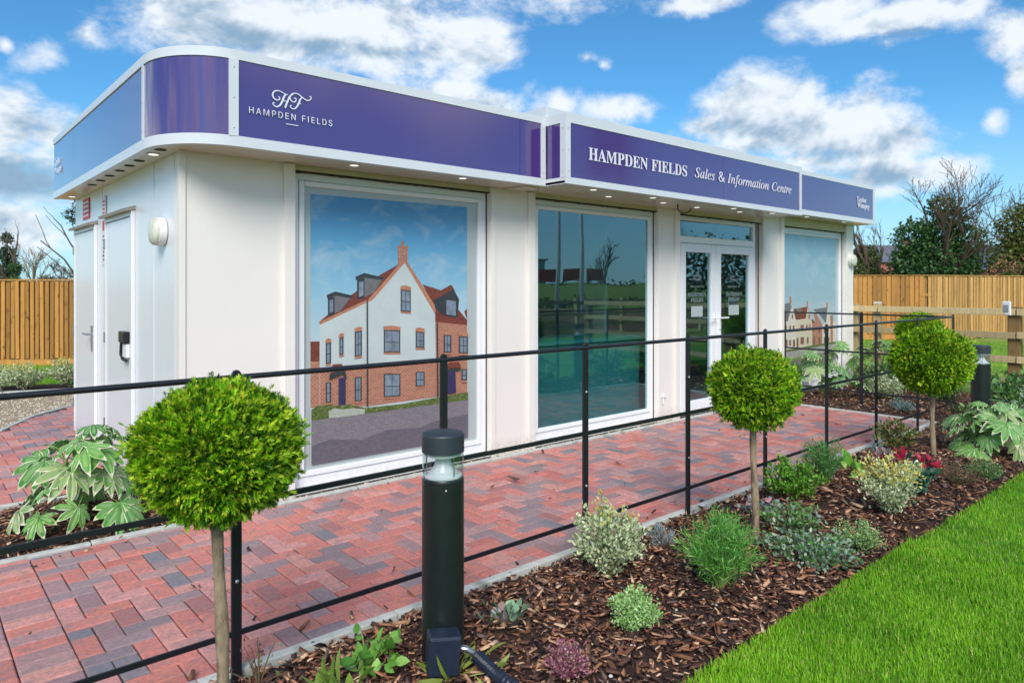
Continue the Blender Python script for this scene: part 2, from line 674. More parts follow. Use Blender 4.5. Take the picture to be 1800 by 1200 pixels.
# ---------------------------------------------------------------- brick path along the shopfront
PX0, PX1, PY0, PY1 = -5.0, 7.45, -2.07, -0.13
TONES = [rgb(206, 126, 114), rgb(200, 116, 104), rgb(192, 104, 94), rgb(208, 142, 130), rgb(182, 120, 114), rgb(196, 134, 128),
         rgb(170, 128, 128), rgb(154, 118, 122), rgb(178, 136, 132), rgb(138, 120, 126), rgb(116, 116, 126), rgb(186, 146, 130),
         rgb(204, 120, 106), rgb(172, 108, 104), rgb(196, 110, 98), rgb(150, 126, 130)]
TW = [8, 7, 5, 9, 9, 9, 10, 8, 10, 7, 6, 2, 7, 7, 5, 8]


def herring(x0, y0, x1, y1, inside=None, unit=0.1, ox=0.0, oy=0.0):
    """Herringbone pavers two units long, laid square to the walls and cut at the edges of the field."""
    out = []
    i0, i1 = int((x0 - ox) / unit) - 3, int((x1 - ox) / unit) + 3
    j0, j1 = int((y0 - oy) / unit) - 3, int((y1 - oy) / unit) + 3
    for i in range(i0, i1):
        for j in range(j0, j1):
            m = (i - j) % 4
            if m == 0:
                r = [ox + i * unit, oy + j * unit, ox + (i + 2) * unit, oy + (j + 1) * unit]
            elif m == 3:
                r = [ox + i * unit, oy + j * unit, ox + (i + 1) * unit, oy + (j + 2) * unit]
            else:
                continue
            r = [max(r[0], x0), max(r[1], y0), min(r[2], x1), min(r[3], y1)]
            if r[2] - r[0] < 0.022 or r[3] - r[1] < 0.022:
                continue
            if inside and not inside((r[0] + r[2]) / 2, (r[1] + r[3]) / 2):
                continue
            out.append(r)
    return out


def tone_pick():
    t = rng.choices(TONES, TW)[0]
    k = rng.uniform(0.92, 1.16)
    d = (0.44, 0.33, 0.32)                    # dust dulls every block a little
    return tuple((c * 0.87 + q * 0.13) * k for c, q in zip(t, d))


PAVER_LIB = {}


def paver_mesh(w, h):
    key = (round(w, 3), round(h, 3), rng.randrange(14))
    if key not in PAVER_LIB:
        mb = MB()
        mb.col = tone_pick()
        mb.paver(-w / 2 + 0.0026, -h / 2 + 0.0026, w / 2 - 0.0026, h / 2 - 0.0026, 0.0, ch=0.006)
        PAVER_LIB[key] = mb.mesh("brick", M_BRICK)
    return PAVER_LIB[key]


def lay(rects, parent, single):
    def size(r):
        d, px, py = frame_depth(((r[0] + r[2]) / 2, (r[1] + r[3]) / 2, 0))
        ok = -40 < px < 1840 and 400 < py < 1240
        return ((r[2] - r[0]) * (r[3] - r[1]) / (d * d * d)) if ok else 0.0
    order = sorted(rects, key=size, reverse=True)
    rest = MB()
    for k, r in enumerate(order):
        x, y = (r[0] + r[2]) / 2, (r[1] + r[3]) / 2
        w, h = r[2] - r[0], r[3] - r[1]
        dz, ta, tb = rng.gauss(0, 0.0014), rng.gauss(0, 0.009), rng.gauss(0, 0.009)
        # the path has settled a little unevenly
        dz += 0.004 * mnoise.noise(Vector((x * 1.3, y * 1.3, 4)))
        if k < single and size(r) > 0:
            o = link("brick", paver_mesh(w, h), parent)
            o.location = (x, y, dz)
            o.rotation_euler = (ta, tb, rng.gauss(0, 0.004))
        else:
            rest.col = tone_pick()
            rest.paver(r[0] + 0.0026, r[1] + 0.0026, r[2] - 0.0026, r[3] - 0.0026, dz, ch=0.006, tilt=(ta, tb))
    if rest.f:
        tag(rest.build("brick_field", M_BRICK, parent), kind='stuff')


path = MB().box(PX0, PY0, -0.1, PX1, PY1, -0.012).build("brick_path", M_SAND)
tag(path, kind='structure')
rects = herring(-0.845, PY0, PX1, PY1, ox=0.055, oy=0.03)
rects += herring(PX0, PY0, -1.05, PY1, ox=0.05, oy=-0.07)
yy = PY0
while yy < PY1 - 0.02:
    rects.append([-1.05, yy, -0.845, min(yy + 0.1, PY1)])
    yy += 0.1
lay(rects, path, 300)


# concrete edging, in lengths with open joints
def edging(name, x0, y0, x1, y1, w=0.05, top=0.014):
    d = Vector((x1 - x0, y1 - y0))
    L = d.length
    n = max(1, round(L / 0.914))
    k = MB()
    root = MB().box(0, -w * 0.4, -0.12, L, w * 0.4, top - 0.03).build(name, M_KERB)
    root.location = (x0, y0, 0)
    root.rotation_euler = (0, 0, math.atan2(d.y, d.x))
    tag(root, kind='structure')
    me = MB().box(0.003, -w / 2, -0.11, L / n - 0.003, w / 2, top).mesh("edging_stone", M_KERB)
    for i in range(n):
        o = link("edging_stone", me, root, 0.006)
        o.location = (i * L / n, rng.gauss(0, 0.0015), rng.gauss(0, 0.002))
    return root


edging("kerb", PX0, PY0 - 0.025, PX1 + 0.05, PY0 - 0.025)
edging("kerb", PX0, PY1 + 0.025, PX1 + 0.05, PY1 + 0.025)
edging("kerb", PX1 + 0.025, PY0, PX1 + 0.025, PY1)


# ---------------------------------------------------------------- planting beds with bark
def bed(name, x0, y0, x1, y1, step=0.12, rise=0.035):
    xs = np.linspace(x0, x1, max(2, int((x1 - x0) / step)))
    ys = np.linspace(y0, y1, max(2, int((y1 - y0) / step)))
    def z(x, y):
        e = min(x - x0, x1 - x, y - y0, y1 - y)
        return -0.025 + rise * min(1, e / 0.25) + 0.022 * mnoise.noise(Vector((x * 2.2, y * 2.2, 1.0))) * min(1, e / 0.15)
    v = [(x, y, z(x, y)) for y in ys for x in xs]
    n = len(xs)
    f = [(j * n + i, j * n + i + 1, (j + 1) * n + i + 1, (j + 1) * n + i) for j in range(len(ys) - 1) for i in range(n - 1)]
    o = MB().add(v, f).build(name, M_SOIL, smooth=True)
    tag(o, kind='structure')
    return z


FB = (-4.5, -3.36, 10.32, -2.12)
EB = (7.5, -2.12, 10.32, 0.02)
LB = (-4.5, -0.08, -0.004, 1.07)
zF = bed("flower_bed", *FB)
zE = bed("flower_bed", *EB)
zL = bed("flower_bed", *LB)


def bed_z(x, y):
    if FB[0] <= x <= FB[2] and FB[1] <= y <= FB[3]:
        return zF(x, y)
    if EB[0] <= x <= EB[2] and EB[1] <= y <= EB[3]:
        return zE(x, y)
    if LB[0] <= x <= LB[2] and LB[1] <= y <= LB[3]:
        return zL(x, y)
    return 0.0


CHIPC = np.array([rgb(58, 36, 30), rgb(86, 54, 42), rgb(122, 80, 58), rgb(160, 110, 80), rgb(186, 142, 112), rgb(216, 180, 148), rgb(110, 88, 80)])
CHIPP = np.array([0.20, 0.20, 0.19, 0.16, 0.12, 0.06, 0.07])


def chips(regions, name, label):
    P, S = [], []
    for (x0, y0, x1, y1, dens, zf) in regions:
        n = int((x1 - x0) * (y1 - y0) * dens)
        xs = nprng.uniform(x0, x1, n)
        ys = nprng.uniform(y0, y1, n)
        for x, y in zip(xs, ys):
            P.append((x, y, zf(min(max(x, x0 + .01), x1 - .01), min(max(y, y0 + .01), y1 - .01))))
    P = np.array(P)
    n = len(P)
    L = nprng.lognormal(math.log(0.034), 0.50, n).clip(0.010, 0.10)
    W = L * nprng.uniform(0.16, 0.6, n)
    W = W.clip(0.005, 0.028)
    T = nprng.uniform(0.002, 0.007, n)
    base = np.array([[-.5, -.32, -.5], [.5, -.22, -.5], [.42, .3, -.5], [-.38, .5, -.5], [-.46, -.4, .5], [.4, -.3, .5], [.5, .34, .5], [-.5, .4, .5]])
    V = base[None] * np.stack([L, W, T], 1)[:, None, :]
    V = V * nprng.uniform(0.7, 1.25, V.shape)
    V[:, :, 2] += (V[:, :, 0] ** 2) * nprng.uniform(-5, 8, n)[:, None]
    a, b, c = nprng.uniform(0, 2 * PI, n), nprng.normal(0, 0.30, n), nprng.normal(0, 0.38, n)
    ca, sa, cb, sb, cc, sc = np.cos(a), np.sin(a), np.cos(b), np.sin(b), np.cos(c), np.sin(c)
    x, y, z = V[..., 0], V[..., 1], V[..., 2]
    y, z = y * cc[:, None] - z * sc[:, None], y * sc[:, None] + z * cc[:, None]
    x, z = x * cb[:, None] - z * sb[:, None], x * sb[:, None] + z * cb[:, None]
    x, y = x * ca[:, None] - y * sa[:, None], x * sa[:, None] + y * ca[:, None]
    V = np.stack([x, y, z], -1) + P[:, None, :]
    V[:, :, 2] += nprng.uniform(0.0, 0.030, n)[:, None]
    F = np.array([[0, 3, 2, 1], [4, 5, 6, 7], [0, 1, 5, 4], [1, 2, 6, 5], [2, 3, 7, 6], [3, 0, 4, 7]])
    F = (F[None] + (np.arange(n) * 8)[:, None, None]).reshape(-1, 4)
    ci = nprng.choice(len(CHIPC), n, p=CHIPP)
    tone = CHIPC[ci] * nprng.uniform(0.75, 1.2, n)[:, None]
    o = link(name, raw_mesh(name, V.reshape(-1, 3), F, 4, M_CHIP, np.repeat(tone, 6, 0)))
    tag(o, label, "bark mulch", kind='stuff')


chips([(-1.6, -3.36, 2.6, -2.125, 2300, zF), (2.6, -3.36, 6.0, -2.125, 1300, zF), (6.0, -3.36, 10.3, -2.125, 550, zF),
       (7.51, -2.12, 10.3, 0.0, 600, zE), (-1.5, -2.06, 7.4, -1.95, 60, lambda x, y: -0.004), (-1.5, -1.95, 7.4, -0.2, 5, lambda x, y: -0.004), (-1.6, -0.35, 0.0, -0.14, 40, lambda x, y: -0.004),(-1.7, -0.08, -0.02, 1.06, 1500, zL)],
      "bark_mulch", "dark brown bark chippings covering the flower beds")

# a few pale stones and bits lying in the bark
mb = MB()
for _ in range(60):
    x, y = rng.uniform(-0.6, 6), rng.uniform(-3.3, -2.2)
    mb.col = rng.choice([rgb(214, 210, 204), rgb(176, 168, 158), rgb(150, 146, 150)])
    s = rng.uniform(0.004, 0.011)
    mb.lathe([(s * 0.5, -s * 0.5), (s, 0.0), (s * 0.6, s * 0.6)], 6, (x, y, bed_z(x, y) + 0.02 + s * 0.4))
tag(mb.build("pebbles", M_STONE), "small pale pebbles scattered over the bark", "pebbles", kind='stuff')


# ---------------------------------------------------------------- lawn
def grass(name, label, areas, hmin, hmax, wid=0.0019):
    P, H = [], []
    for (poly, dens, zz) in areas:
        x0, y0, x1, y1 = poly
        n = int((x1 - x0) * (y1 - y0) * dens)
        p = np.stack([nprng.uniform(x0, x1, n), nprng.uniform(y0, y1, n), np.full(n, zz)], 1)
        P.append(p)
    P = np.concatenate(P)
    n = len(P)
    # grows in tufts: leave thin spots and lush spots
    tuft = 0.5 + 0.5 * np.sin(P[:, 0] * 9.1 + 2 * np.sin(P[:, 1] * 7.3)) * np.sin(P[:, 1] * 11.7 + 1.7 * np.sin(P[:, 0] * 5.9))
    H = nprng.uniform(hmin, hmax, n) * (0.75 + 0.5 * tuft)
    az = nprng.uniform(0, 2 * PI, n)
    lean = nprng.normal(0.0, 0.42, n)
    dx, dy = np.cos(az), np.sin(az)
    sx, sy = -dy * wid, dx * wid
    w = nprng.uniform(0.7, 1.4, n)
    b0 = P + np.stack([sx * w, sy * w, np.zeros(n)], 1)
    b1 = P - np.stack([sx * w, sy * w, np.zeros(n)], 1)
    mid = P + np.stack([dx * lean * H * 0.35, dy * lean * H * 0.35, H * 0.6], 1)
    m0 = mid + np.stack([sx * w * 0.75, sy * w * 0.75, np.zeros(n)], 1)
    m1 = mid - np.stack([sx * w * 0.75, sy * w * 0.75, np.zeros(n)], 1)
    tip = P + np.stack([dx * lean * H, dy * lean * H, H * 0.97], 1)
    V = np.stack([b0, b1, m0, m1, tip], 1).reshape(-1, 3)
    F = np.array([[0, 1, 3], [0, 3, 2], [2, 3, 4]])
    F = (F[None] + (np.arange(n) * 5)[:, None, None]).reshape(-1, 3)
    c0, c1, c2 = np.array(rgb(96, 156, 28)), np.array(rgb(154, 212, 54)), np.array(rgb(196, 208, 110))
    t = nprng.beta(2, 2, n)[:, None]
    tone = c0 * (1 - t) + c1 * t
    patch = np.array([mnoise.noise(Vector((a * 1.6, b * 1.6, 2.0))) + 0.6 * mnoise.noise(Vector((a * 5, b * 5, 7.0))) for a, b in P[:, :2]])
    tone = tone * (1 + 0.34 * patch)[:, None]
    tone[:, 0] *= 1 + 0.18 * patch
    dry = nprng.random(n) < 0.07
    tone[dry] = c2
    o = link(name, raw_mesh(name, V, F, 3, M_BLADE, np.repeat(tone, 3, 0)))
    tag(o, label, "grass", kind='stuff')


LAWN_Y = -3.36
v, f = [], []
xs = np.linspace(-9, 14, 93)
edge = [LAWN_Y + 0.035 * mnoise.noise(Vector((x * 0.9, 0, 0))) + 0.012 * mnoise.noise(Vector((x * 6, 3, 0))) for x in xs]
for x, e in zip(xs, edge):
    v += [(x, -10.0, 0.0), (x, e - 0.03, 0.0), (x, e, -0.05)]
for i in range(len(xs) - 1):
    a, b = i * 3, i * 3 + 3
    f += [(a, b, b + 1, a + 1), (a + 1, b + 1, b + 2, a + 2)]
tag(MB().add(v, f).build("lawn", M_TURF), kind='structure')
grass("lawn_grass", "short bright green mown lawn grass beside the flower bed",
      [((0.3, -4.3, 3.2, LAWN_Y + 0.02), 24000, 0.0), ((3.2, -4.6, 6.5, LAWN_Y), 9000, 0.0), ((6.5, -4.6, 11.5, LAWN_Y), 1500, 0.0),
       ((-2.6, -5.2, 0.3, LAWN_Y), 3200, 0.0), ((0.3, -5.4, 4.0, -4.3), 3000, 0.0), ((-3.0, -9.5, 12.0, -5.2), 160, 0.0)], 0.016, 0.040)
grass("rough_grass", "longer rough grass beyond the post and rail fence",
      [((10.6, -6.0, 22.0, 4.0), 380, -0.06), ((-2.0, 8.4, 2.4, 12.0), 1200, -0.03)], 0.035, 0.075, 0.004)

# ---------------------------------------------------------------- left side: second path, gravel, far bed
edging("kerb", -4.5, 1.095, 0.0, 1.095)
CURVE = [(-5.0, 1.6), (-2.6, 2.2), (-1.5, 3.0), (-0.95, 3.72), (-0.58, 4.33), (-0.17, 5.18), (0.33, 5.75), (1.2, 6.2), (2.4, 6.4)]


def curve_y(x):
    for (xa, ya), (xb, yb) in zip(CURVE, CURVE[1:]):
        if xa <= x <= xb:
            return ya + (yb - ya) * (x - xa) / (xb - xa)
    return 0


sp = MB().prism([(-4.5, 1.12), (-0.01, 1.12), (-0.01, 3.62), (2.4, 3.62)] + [p for p in reversed(CURVE) if p[0] > -4.5] + [(-4.5, 1.7)], -0.1, -0.012)
side = sp.build("side_path", M_SAND)
tag(side, kind='structure')
ins = lambda x, y: x > -4.5 and y < curve_y(x) - 0.06 and not (x > -0.03 and y < 3.68)
lay(herring(-2.2, 1.12, 2.3, 6.4, ins, ox=0.02, oy=0.01), side, 300)
for (xa, ya), (xb, yb) in zip(CURVE[2:], CURVE[3:]):
    edging("kerb", xa, ya, xb, yb, top=0.01)
KA, KB = (-4.0, 8.92), (3.6, 6.18)


def line_y(x, off=0.0):
    return KA[1] + (KB[1] - KA[1]) * (x - KA[0]) / (KB[0] - KA[0]) + off


gpts = [p for p in CURVE[1:]]
tag(MB().prism([(x, y) for x, y in gpts] + [(3.4, 6.3), (3.4, line_y(3.4)), (-3.9, line_y(-3.9))], -0.06, -0.02).build("gravel_path", M_GRAVELBASE), kind='structure')
pts = []
while len(pts) < 5200:
    x, y = rng.uniform(-1.8, 2.2), rng.uniform(2.8, 8.0)
    if curve_y(x) + 0.03 < y < line_y(x) - 0.04:
        pts.append((x, y, -0.02))
P = np.array(pts)
n = len(P)
octv = np.array([[1, 0, 0], [0, 1, 0], [-1, 0, 0], [0, -1, 0], [0, 0, .7], [0, 0, -.7]], dtype=float)
S = nprng.uniform(0.007, 0.019, (n, 1, 3))
V = octv[None] * S * nprng.uniform(0.7, 1.3, (n, 6, 3))
a = nprng.uniform(0, PI, n)
V = np.stack([V[..., 0] * np.cos(a)[:, None] - V[..., 1] * np.sin(a)[:, None], V[..., 0] * np.sin(a)[:, None] + V[..., 1] * np.cos(a)[:, None], V[..., 2]], -1) + P[:, None]
F = np.array([[0, 1, 4], [1, 2, 4], [2, 3, 4], [3, 0, 4], [1, 0, 5], [2, 1, 5], [3, 2, 5], [0, 3, 5]])
F = (F[None] + (np.arange(n) * 6)[:, None, None]).reshape(-1, 3)
gc = np.array([rgb(196, 178, 150), rgb(214, 202, 180), rgb(168, 148, 120), rgb(140, 124, 106), rgb(226, 220, 206)])
tag(link("gravel_stones", raw_mesh("gravel_stones", V.reshape(-1, 3), F, 3, M_STONE, np.repeat(gc[nprng.integers(0, 5, n)], 8, 0))),
    "pale buff loose gravel behind the side path", "gravel", kind='stuff')
edging("kerb", -3.9, line_y(-3.9), 3.4, line_y(3.4), top=0.03)
fb = MB().prism([(-3.9, line_y(-3.9, 0.03)), (3.4, line_y(3.4, 0.03)), (3.4, line_y(3.4, 1.0)), (-3.9, line_y(-3.9, 1.0))], -0.06, -0.005)
tag(fb.build("flower_bed", M_SOIL), kind='structure')
gl2 = MB().prism([(-3.9, line_y(-3.9, 1.0)), (3.4, line_y(3.4, 1.0)), (3.4, 11), (-3.9, 16.5)], -0.06, -0.02)
tag(gl2.build("lawn", M_TURF), kind='structure')

# small stones in the gap between shopfront and edging
mb = MB()
for _ in range(420):
    x = rng.uniform(0.0, 7.4)
    mb.col = rng.choice([rgb(196, 180, 152), rgb(150, 134, 112), rgb(220, 210, 190), rgb(120, 104, 88)])
    s = rng.uniform(0.005, 0.012)
    mb.lathe([(s * 0.6, -s * 0.5), (s, 0.0), (s * 0.5, s * 0.6)], 5, (x, rng.uniform(-0.075, -0.012), -0.004 + s * 0.3))
tag(mb.build("gravel_strip", M_STONE), "thin strip of gravel along the foot of the white cabin wall", "gravel", kind='stuff')
tag(MB().box(-0.01, -0.083, -0.1, 10.3, 0.3, -0.012).build("foundation_strip", M_GRAVELBASE), kind='structure')

# flat print on the two picture windows: (colour, outline in metres along / above the shopfront)
PRINT_HOUSE = [
    ('SKY', [(0.950, 2.250), (2.446, 2.260), (2.446, 0.196), (0.950, 0.198)]),
    ('BRICK', [(0.950, 0.986), (1.024, 0.981), (1.024, 0.626), (0.950, 0.624)]),
    ('ROOF', [(0.950, 1.131), (1.024, 1.128), (1.024, 0.975), (0.950, 0.980)]),
    ('ROOF', [(1.967, 1.566), (2.175, 1.511), (2.446, 1.247), (2.446, 1.195), (2.096, 1.240), (2.063, 1.401)]),
    ('ROOF', [(2.413, 1.324), (2.446, 1.350), (2.446, 1.247)]),
    ('BRICK', [(2.096, 1.242), (2.446, 1.199), (2.446, 0.594), (2.113, 0.590)]),
    ('WHITE', [(1.026, 1.262), (1.433, 1.424), (1.433, 0.910), (1.026, 0.900)]),
    ('BRICK', [(1.026, 0.906), (1.433, 0.917), (1.433, 0.584), (1.026, 0.630)]),
    ('ROOF', [(1.019, 1.276), (1.278, 1.472), (1.540, 1.636), (1.786, 1.761), (1.491, 1.445), (1.431, 1.428)]),
    ('WHITE', [(1.426, 1.418), (1.491, 1.445), (1.781, 1.750), (2.096, 1.343), (2.107, 0.883), (1.426, 0.889)]),
    ('BRICK', [(1.426, 0.926), (1.540, 0.902), (2.113, 0.890), (2.118, 0.590), (1.426, 0.585)]),
    ('ORANGE', [(1.019, 1.276), (1.433, 1.443), (1.433, 1.420), (1.026, 1.255)]),
    ('ORANGE', [(1.763, 1.760), (1.791, 1.750), (1.487, 1.441), (1.443, 1.420), (1.448, 1.450)]),
    ('ORANGE', [(1.776, 1.761), (1.810, 1.761), (2.107, 1.366), (2.096, 1.309)]),
    ('BRICK', [(1.721, 1.870), (1.817, 1.873), (1.817, 1.762), (1.768, 1.745), (1.721, 1.733)]),
    ('ORANGE', [(1.714, 1.885), (1.823, 1.889), (1.823, 1.866), (1.714, 1.863)]),
    ('ORANGE', [(1.755, 1.924), (1.781, 1.925), (1.784, 1.883), (1.752, 1.882)]),
    ('CHEEK', [(1.402, 1.624), (1.575, 1.604), (1.491, 1.496), (1.402, 1.459)]),
    ('DARK', [(1.343, 1.607), (1.409, 1.620), (1.409, 1.458), (1.343, 1.447)]),
    ('GLASS', [(1.359, 1.582), (1.400, 1.590), (1.400, 1.476), (1.359, 1.463)]),
    ('DARK', [(1.327, 1.624), (1.407, 1.656), (1.585, 1.622), (1.570, 1.600), (1.407, 1.620), (1.334, 1.598)]),
    ('CHEEK', [(1.141, 1.478), (1.287, 1.460), (1.204, 1.363), (1.141, 1.334)]),
    ('DARK', [(1.092, 1.458), (1.148, 1.470), (1.148, 1.333), (1.092, 1.323)]),
    ('GLASS', [(1.105, 1.441), (1.136, 1.449), (1.136, 1.354), (1.105, 1.343)]),
    ('DARK', [(1.081, 1.482), (1.152, 1.509), (1.305, 1.476), (1.282, 1.456), (1.154, 1.478), (1.087, 1.454)]),
    ('DARK', [(2.079, 1.447), (2.218, 1.515), (2.275, 1.555), (2.354, 1.432), (2.336, 1.274), (2.203, 1.290), (2.096, 1.359)]),
    ('ROOF', [(2.057, 1.470), (2.266, 1.564), (2.301, 1.526), (2.209, 1.487), (2.079, 1.428)]),
    ('GLASS', [(2.215, 1.429), (2.319, 1.418), (2.319, 1.289), (2.215, 1.303)]),
    ('ORANGE', [(1.745, 1.552), (1.797, 1.557), (1.849, 1.543), (1.849, 1.510), (1.745, 1.519)]),
    ('ORANGE', [(1.745, 1.344), (1.849, 1.331), (1.849, 1.315), (1.745, 1.329)]),
    ('DARK', [(1.747, 1.523), (1.846, 1.514), (1.846, 1.331), (1.747, 1.344)]),
    ('GLASS', [(1.758, 1.514), (1.794, 1.510), (1.794, 1.425), (1.758, 1.429)]),
    ('GLASS', [(1.758, 1.423), (1.794, 1.419), (1.794, 1.347), (1.758, 1.352)]),
    ('GLASS', [(1.799, 1.510), (1.836, 1.506), (1.836, 1.421), (1.799, 1.425)]),
    ('GLASS', [(1.799, 1.418), (1.836, 1.414), (1.836, 1.341), (1.799, 1.346)]),
    ('ORANGE', [(1.582, 1.222), (1.663, 1.226), (1.745, 1.212), (1.745, 1.179), (1.582, 1.190)]),
    ('ORANGE', [(1.582, 1.010), (1.745, 1.000), (1.745, 0.984), (1.582, 0.995)]),
    ('DARK', [(1.585, 1.194), (1.742, 1.183), (1.742, 1.000), (1.585, 1.010)]),
    ('GLASS', [(1.595, 1.185), (1.660, 1.180), (1.660, 1.092), (1.595, 1.097)]),
    ('GLASS', [(1.595, 1.091), (1.660, 1.086), (1.660, 1.014), (1.595, 1.018)]),
    ('GLASS', [(1.665, 1.180), (1.732, 1.175), (1.732, 1.086), (1.665, 1.092)]),
    ('GLASS', [(1.665, 1.085), (1.732, 1.080), (1.732, 1.009), (1.665, 1.013)]),
    ('ORANGE', [(1.892, 1.195), (1.938, 1.200), (1.986, 1.187), (1.986, 1.153), (1.892, 1.161)]),
    ('ORANGE', [(1.892, 1.029), (1.986, 1.023), (1.986, 1.007), (1.892, 1.013)]),
    ('DARK', [(1.894, 1.166), (1.983, 1.157), (1.983, 1.024), (1.894, 1.029)]),
    ('GLASS', [(1.905, 1.156), (1.936, 1.153), (1.936, 1.090), (1.905, 1.093)]),
    ('GLASS', [(1.905, 1.087), (1.936, 1.083), (1.936, 1.035), (1.905, 1.037)]),
    ('GLASS', [(1.941, 1.152), (1.972, 1.149), (1.972, 1.087), (1.941, 1.090)]),
    ('GLASS', [(1.941, 1.083), (1.972, 1.080), (1.972, 1.033), (1.941, 1.035)]),
    ('ORANGE', [(1.582, 0.643), (1.745, 0.635), (1.745, 0.620), (1.582, 0.628)]),
    ('DARK', [(1.585, 0.836), (1.742, 0.823), (1.742, 0.635), (1.585, 0.643)]),
    ('GLASS', [(1.595, 0.826), (1.660, 0.821), (1.660, 0.729), (1.595, 0.735)]),
    ('GLASS', [(1.595, 0.728), (1.660, 0.722), (1.660, 0.648), (1.595, 0.651)]),
    ('GLASS', [(1.665, 0.821), (1.732, 0.815), (1.732, 0.722), (1.665, 0.728)]),
    ('GLASS', [(1.665, 0.721), (1.732, 0.715), (1.732, 0.645), (1.665, 0.648)]),
    ('ORANGE', [(1.892, 0.701), (1.986, 0.697), (1.986, 0.681), (1.892, 0.685)]),
    ('DARK', [(1.894, 0.826), (1.983, 0.819), (1.983, 0.697), (1.894, 0.701)]),
    ('GLASS', [(1.905, 0.817), (1.936, 0.814), (1.936, 0.757), (1.905, 0.760)]),
    ('GLASS', [(1.905, 0.753), (1.936, 0.751), (1.936, 0.708), (1.905, 0.709)]),
    ('GLASS', [(1.941, 0.814), (1.972, 0.811), (1.972, 0.754), (1.941, 0.757)]),
    ('GLASS', [(1.941, 0.750), (1.972, 0.747), (1.972, 0.706), (1.941, 0.708)]),
    ('ORANGE', [(1.070, 1.137), (1.093, 1.149), (1.116, 1.143), (1.116, 1.113), (1.070, 1.107)]),
    ('ORANGE', [(1.070, 0.954), (1.116, 0.956), (1.116, 0.942), (1.070, 0.939)]),
    ('DARK', [(1.072, 1.111), (1.114, 1.117), (1.114, 0.957), (1.072, 0.953)]),
    ('GLASS', [(1.081, 1.104), (1.105, 1.107), (1.105, 1.033), (1.081, 1.030)]),
    ('GLASS', [(1.081, 1.024), (1.105, 1.027), (1.105, 0.964), (1.081, 0.962)]),
    ('ORANGE', [(1.184, 1.173), (1.203, 1.185), (1.222, 1.180), (1.222, 1.148), (1.184, 1.142)]),
    ('ORANGE', [(1.184, 1.014), (1.222, 1.020), (1.222, 1.005), (1.184, 0.999)]),
    ('DARK', [(1.186, 1.146), (1.220, 1.153), (1.220, 1.020), (1.186, 1.014)]),
    ('GLASS', [(1.195, 1.140), (1.211, 1.143), (1.211, 1.082), (1.195, 1.079)]),
    ('GLASS', [(1.195, 1.073), (1.211, 1.076), (1.211, 1.026), (1.195, 1.023)]),
    ('ORANGE', [(1.317, 1.215), (1.350, 1.228), (1.383, 1.223), (1.383, 1.192), (1.317, 1.184)]),
    ('ORANGE', [(1.317, 0.992), (1.383, 0.999), (1.383, 0.984), (1.317, 0.978)]),
    ('DARK', [(1.319, 1.188), (1.381, 1.196), (1.381, 0.999), (1.319, 0.992)]),
    ('GLASS', [(1.329, 1.181), (1.348, 1.183), (1.348, 1.090), (1.329, 1.087)]),
    ('GLASS', [(1.329, 1.081), (1.348, 1.083), (1.348, 1.004), (1.329, 1.002)]),
    ('GLASS', [(1.352, 1.184), (1.371, 1.186), (1.371, 1.092), (1.352, 1.090)]),
    ('GLASS', [(1.352, 1.084), (1.371, 1.086), (1.371, 1.006), (1.352, 1.004)]),
    ('ORANGE', [(1.317, 0.637), (1.381, 0.634), (1.381, 0.620), (1.317, 0.622)]),
    ('DARK', [(1.319, 0.828), (1.378, 0.830), (1.378, 0.635), (1.319, 0.637)]),
    ('GLASS', [(1.329, 0.820), (1.346, 0.820), (1.346, 0.729), (1.329, 0.729)]),
    ('GLASS', [(1.329, 0.722), (1.346, 0.723), (1.346, 0.644), (1.329, 0.645)]),
    ('GLASS', [(1.351, 0.820), (1.369, 0.821), (1.369, 0.729), (1.351, 0.729)]),
    ('GLASS', [(1.351, 0.723), (1.369, 0.723), (1.369, 0.643), (1.351, 0.644)]),
    ('ORANGE', [(1.070, 0.653), (1.114, 0.653), (1.114, 0.638), (1.070, 0.639)]),
    ('DARK', [(1.072, 0.810), (1.112, 0.811), (1.112, 0.653), (1.072, 0.653)]),
    ('GLASS', [(1.081, 0.802), (1.103, 0.803), (1.103, 0.729), (1.081, 0.729)]),
    ('GLASS', [(1.081, 0.723), (1.103, 0.723), (1.103, 0.661), (1.081, 0.661)]),
    ('ORANGE', [(2.180, 1.158), (2.222, 1.163), (2.264, 1.150), (2.264, 1.115), (2.180, 1.123)]),
    ('ORANGE', [(2.180, 0.970), (2.264, 0.963), (2.264, 0.947), (2.180, 0.954)]),
    ('DARK', [(2.183, 1.128), (2.261, 1.120), (2.261, 0.963), (2.183, 0.970)]),
    ('GLASS', [(2.195, 1.117), (2.219, 1.115), (2.219, 1.042), (2.195, 1.045)]),
    ('GLASS', [(2.195, 1.038), (2.219, 1.035), (2.219, 0.976), (2.195, 0.979)]),
    ('GLASS', [(2.225, 1.114), (2.249, 1.112), (2.249, 1.038), (2.225, 1.041)]),
    ('GLASS', [(2.225, 1.034), (2.249, 1.031), (2.249, 0.974), (2.225, 0.976)]),
    ('ORANGE', [(2.345, 1.139), (2.397, 1.144), (2.449, 1.130), (2.449, 1.094), (2.345, 1.104)]),
    ('ORANGE', [(2.345, 0.955), (2.449, 0.947), (2.449, 0.930), (2.345, 0.939)]),
    ('DARK', [(2.348, 1.109), (2.446, 1.099), (2.446, 0.947), (2.348, 0.955)]),
    ('GLASS', [(2.360, 1.098), (2.394, 1.095), (2.394, 1.024), (2.360, 1.028)]),
    ('GLASS', [(2.360, 1.021), (2.394, 1.017), (2.394, 0.961), (2.360, 0.964)]),
    ('GLASS', [(2.400, 1.094), (2.434, 1.091), (2.434, 1.020), (2.400, 1.024)]),
    ('GLASS', [(2.400, 1.016), (2.434, 1.013), (2.434, 0.957), (2.400, 0.960)]),
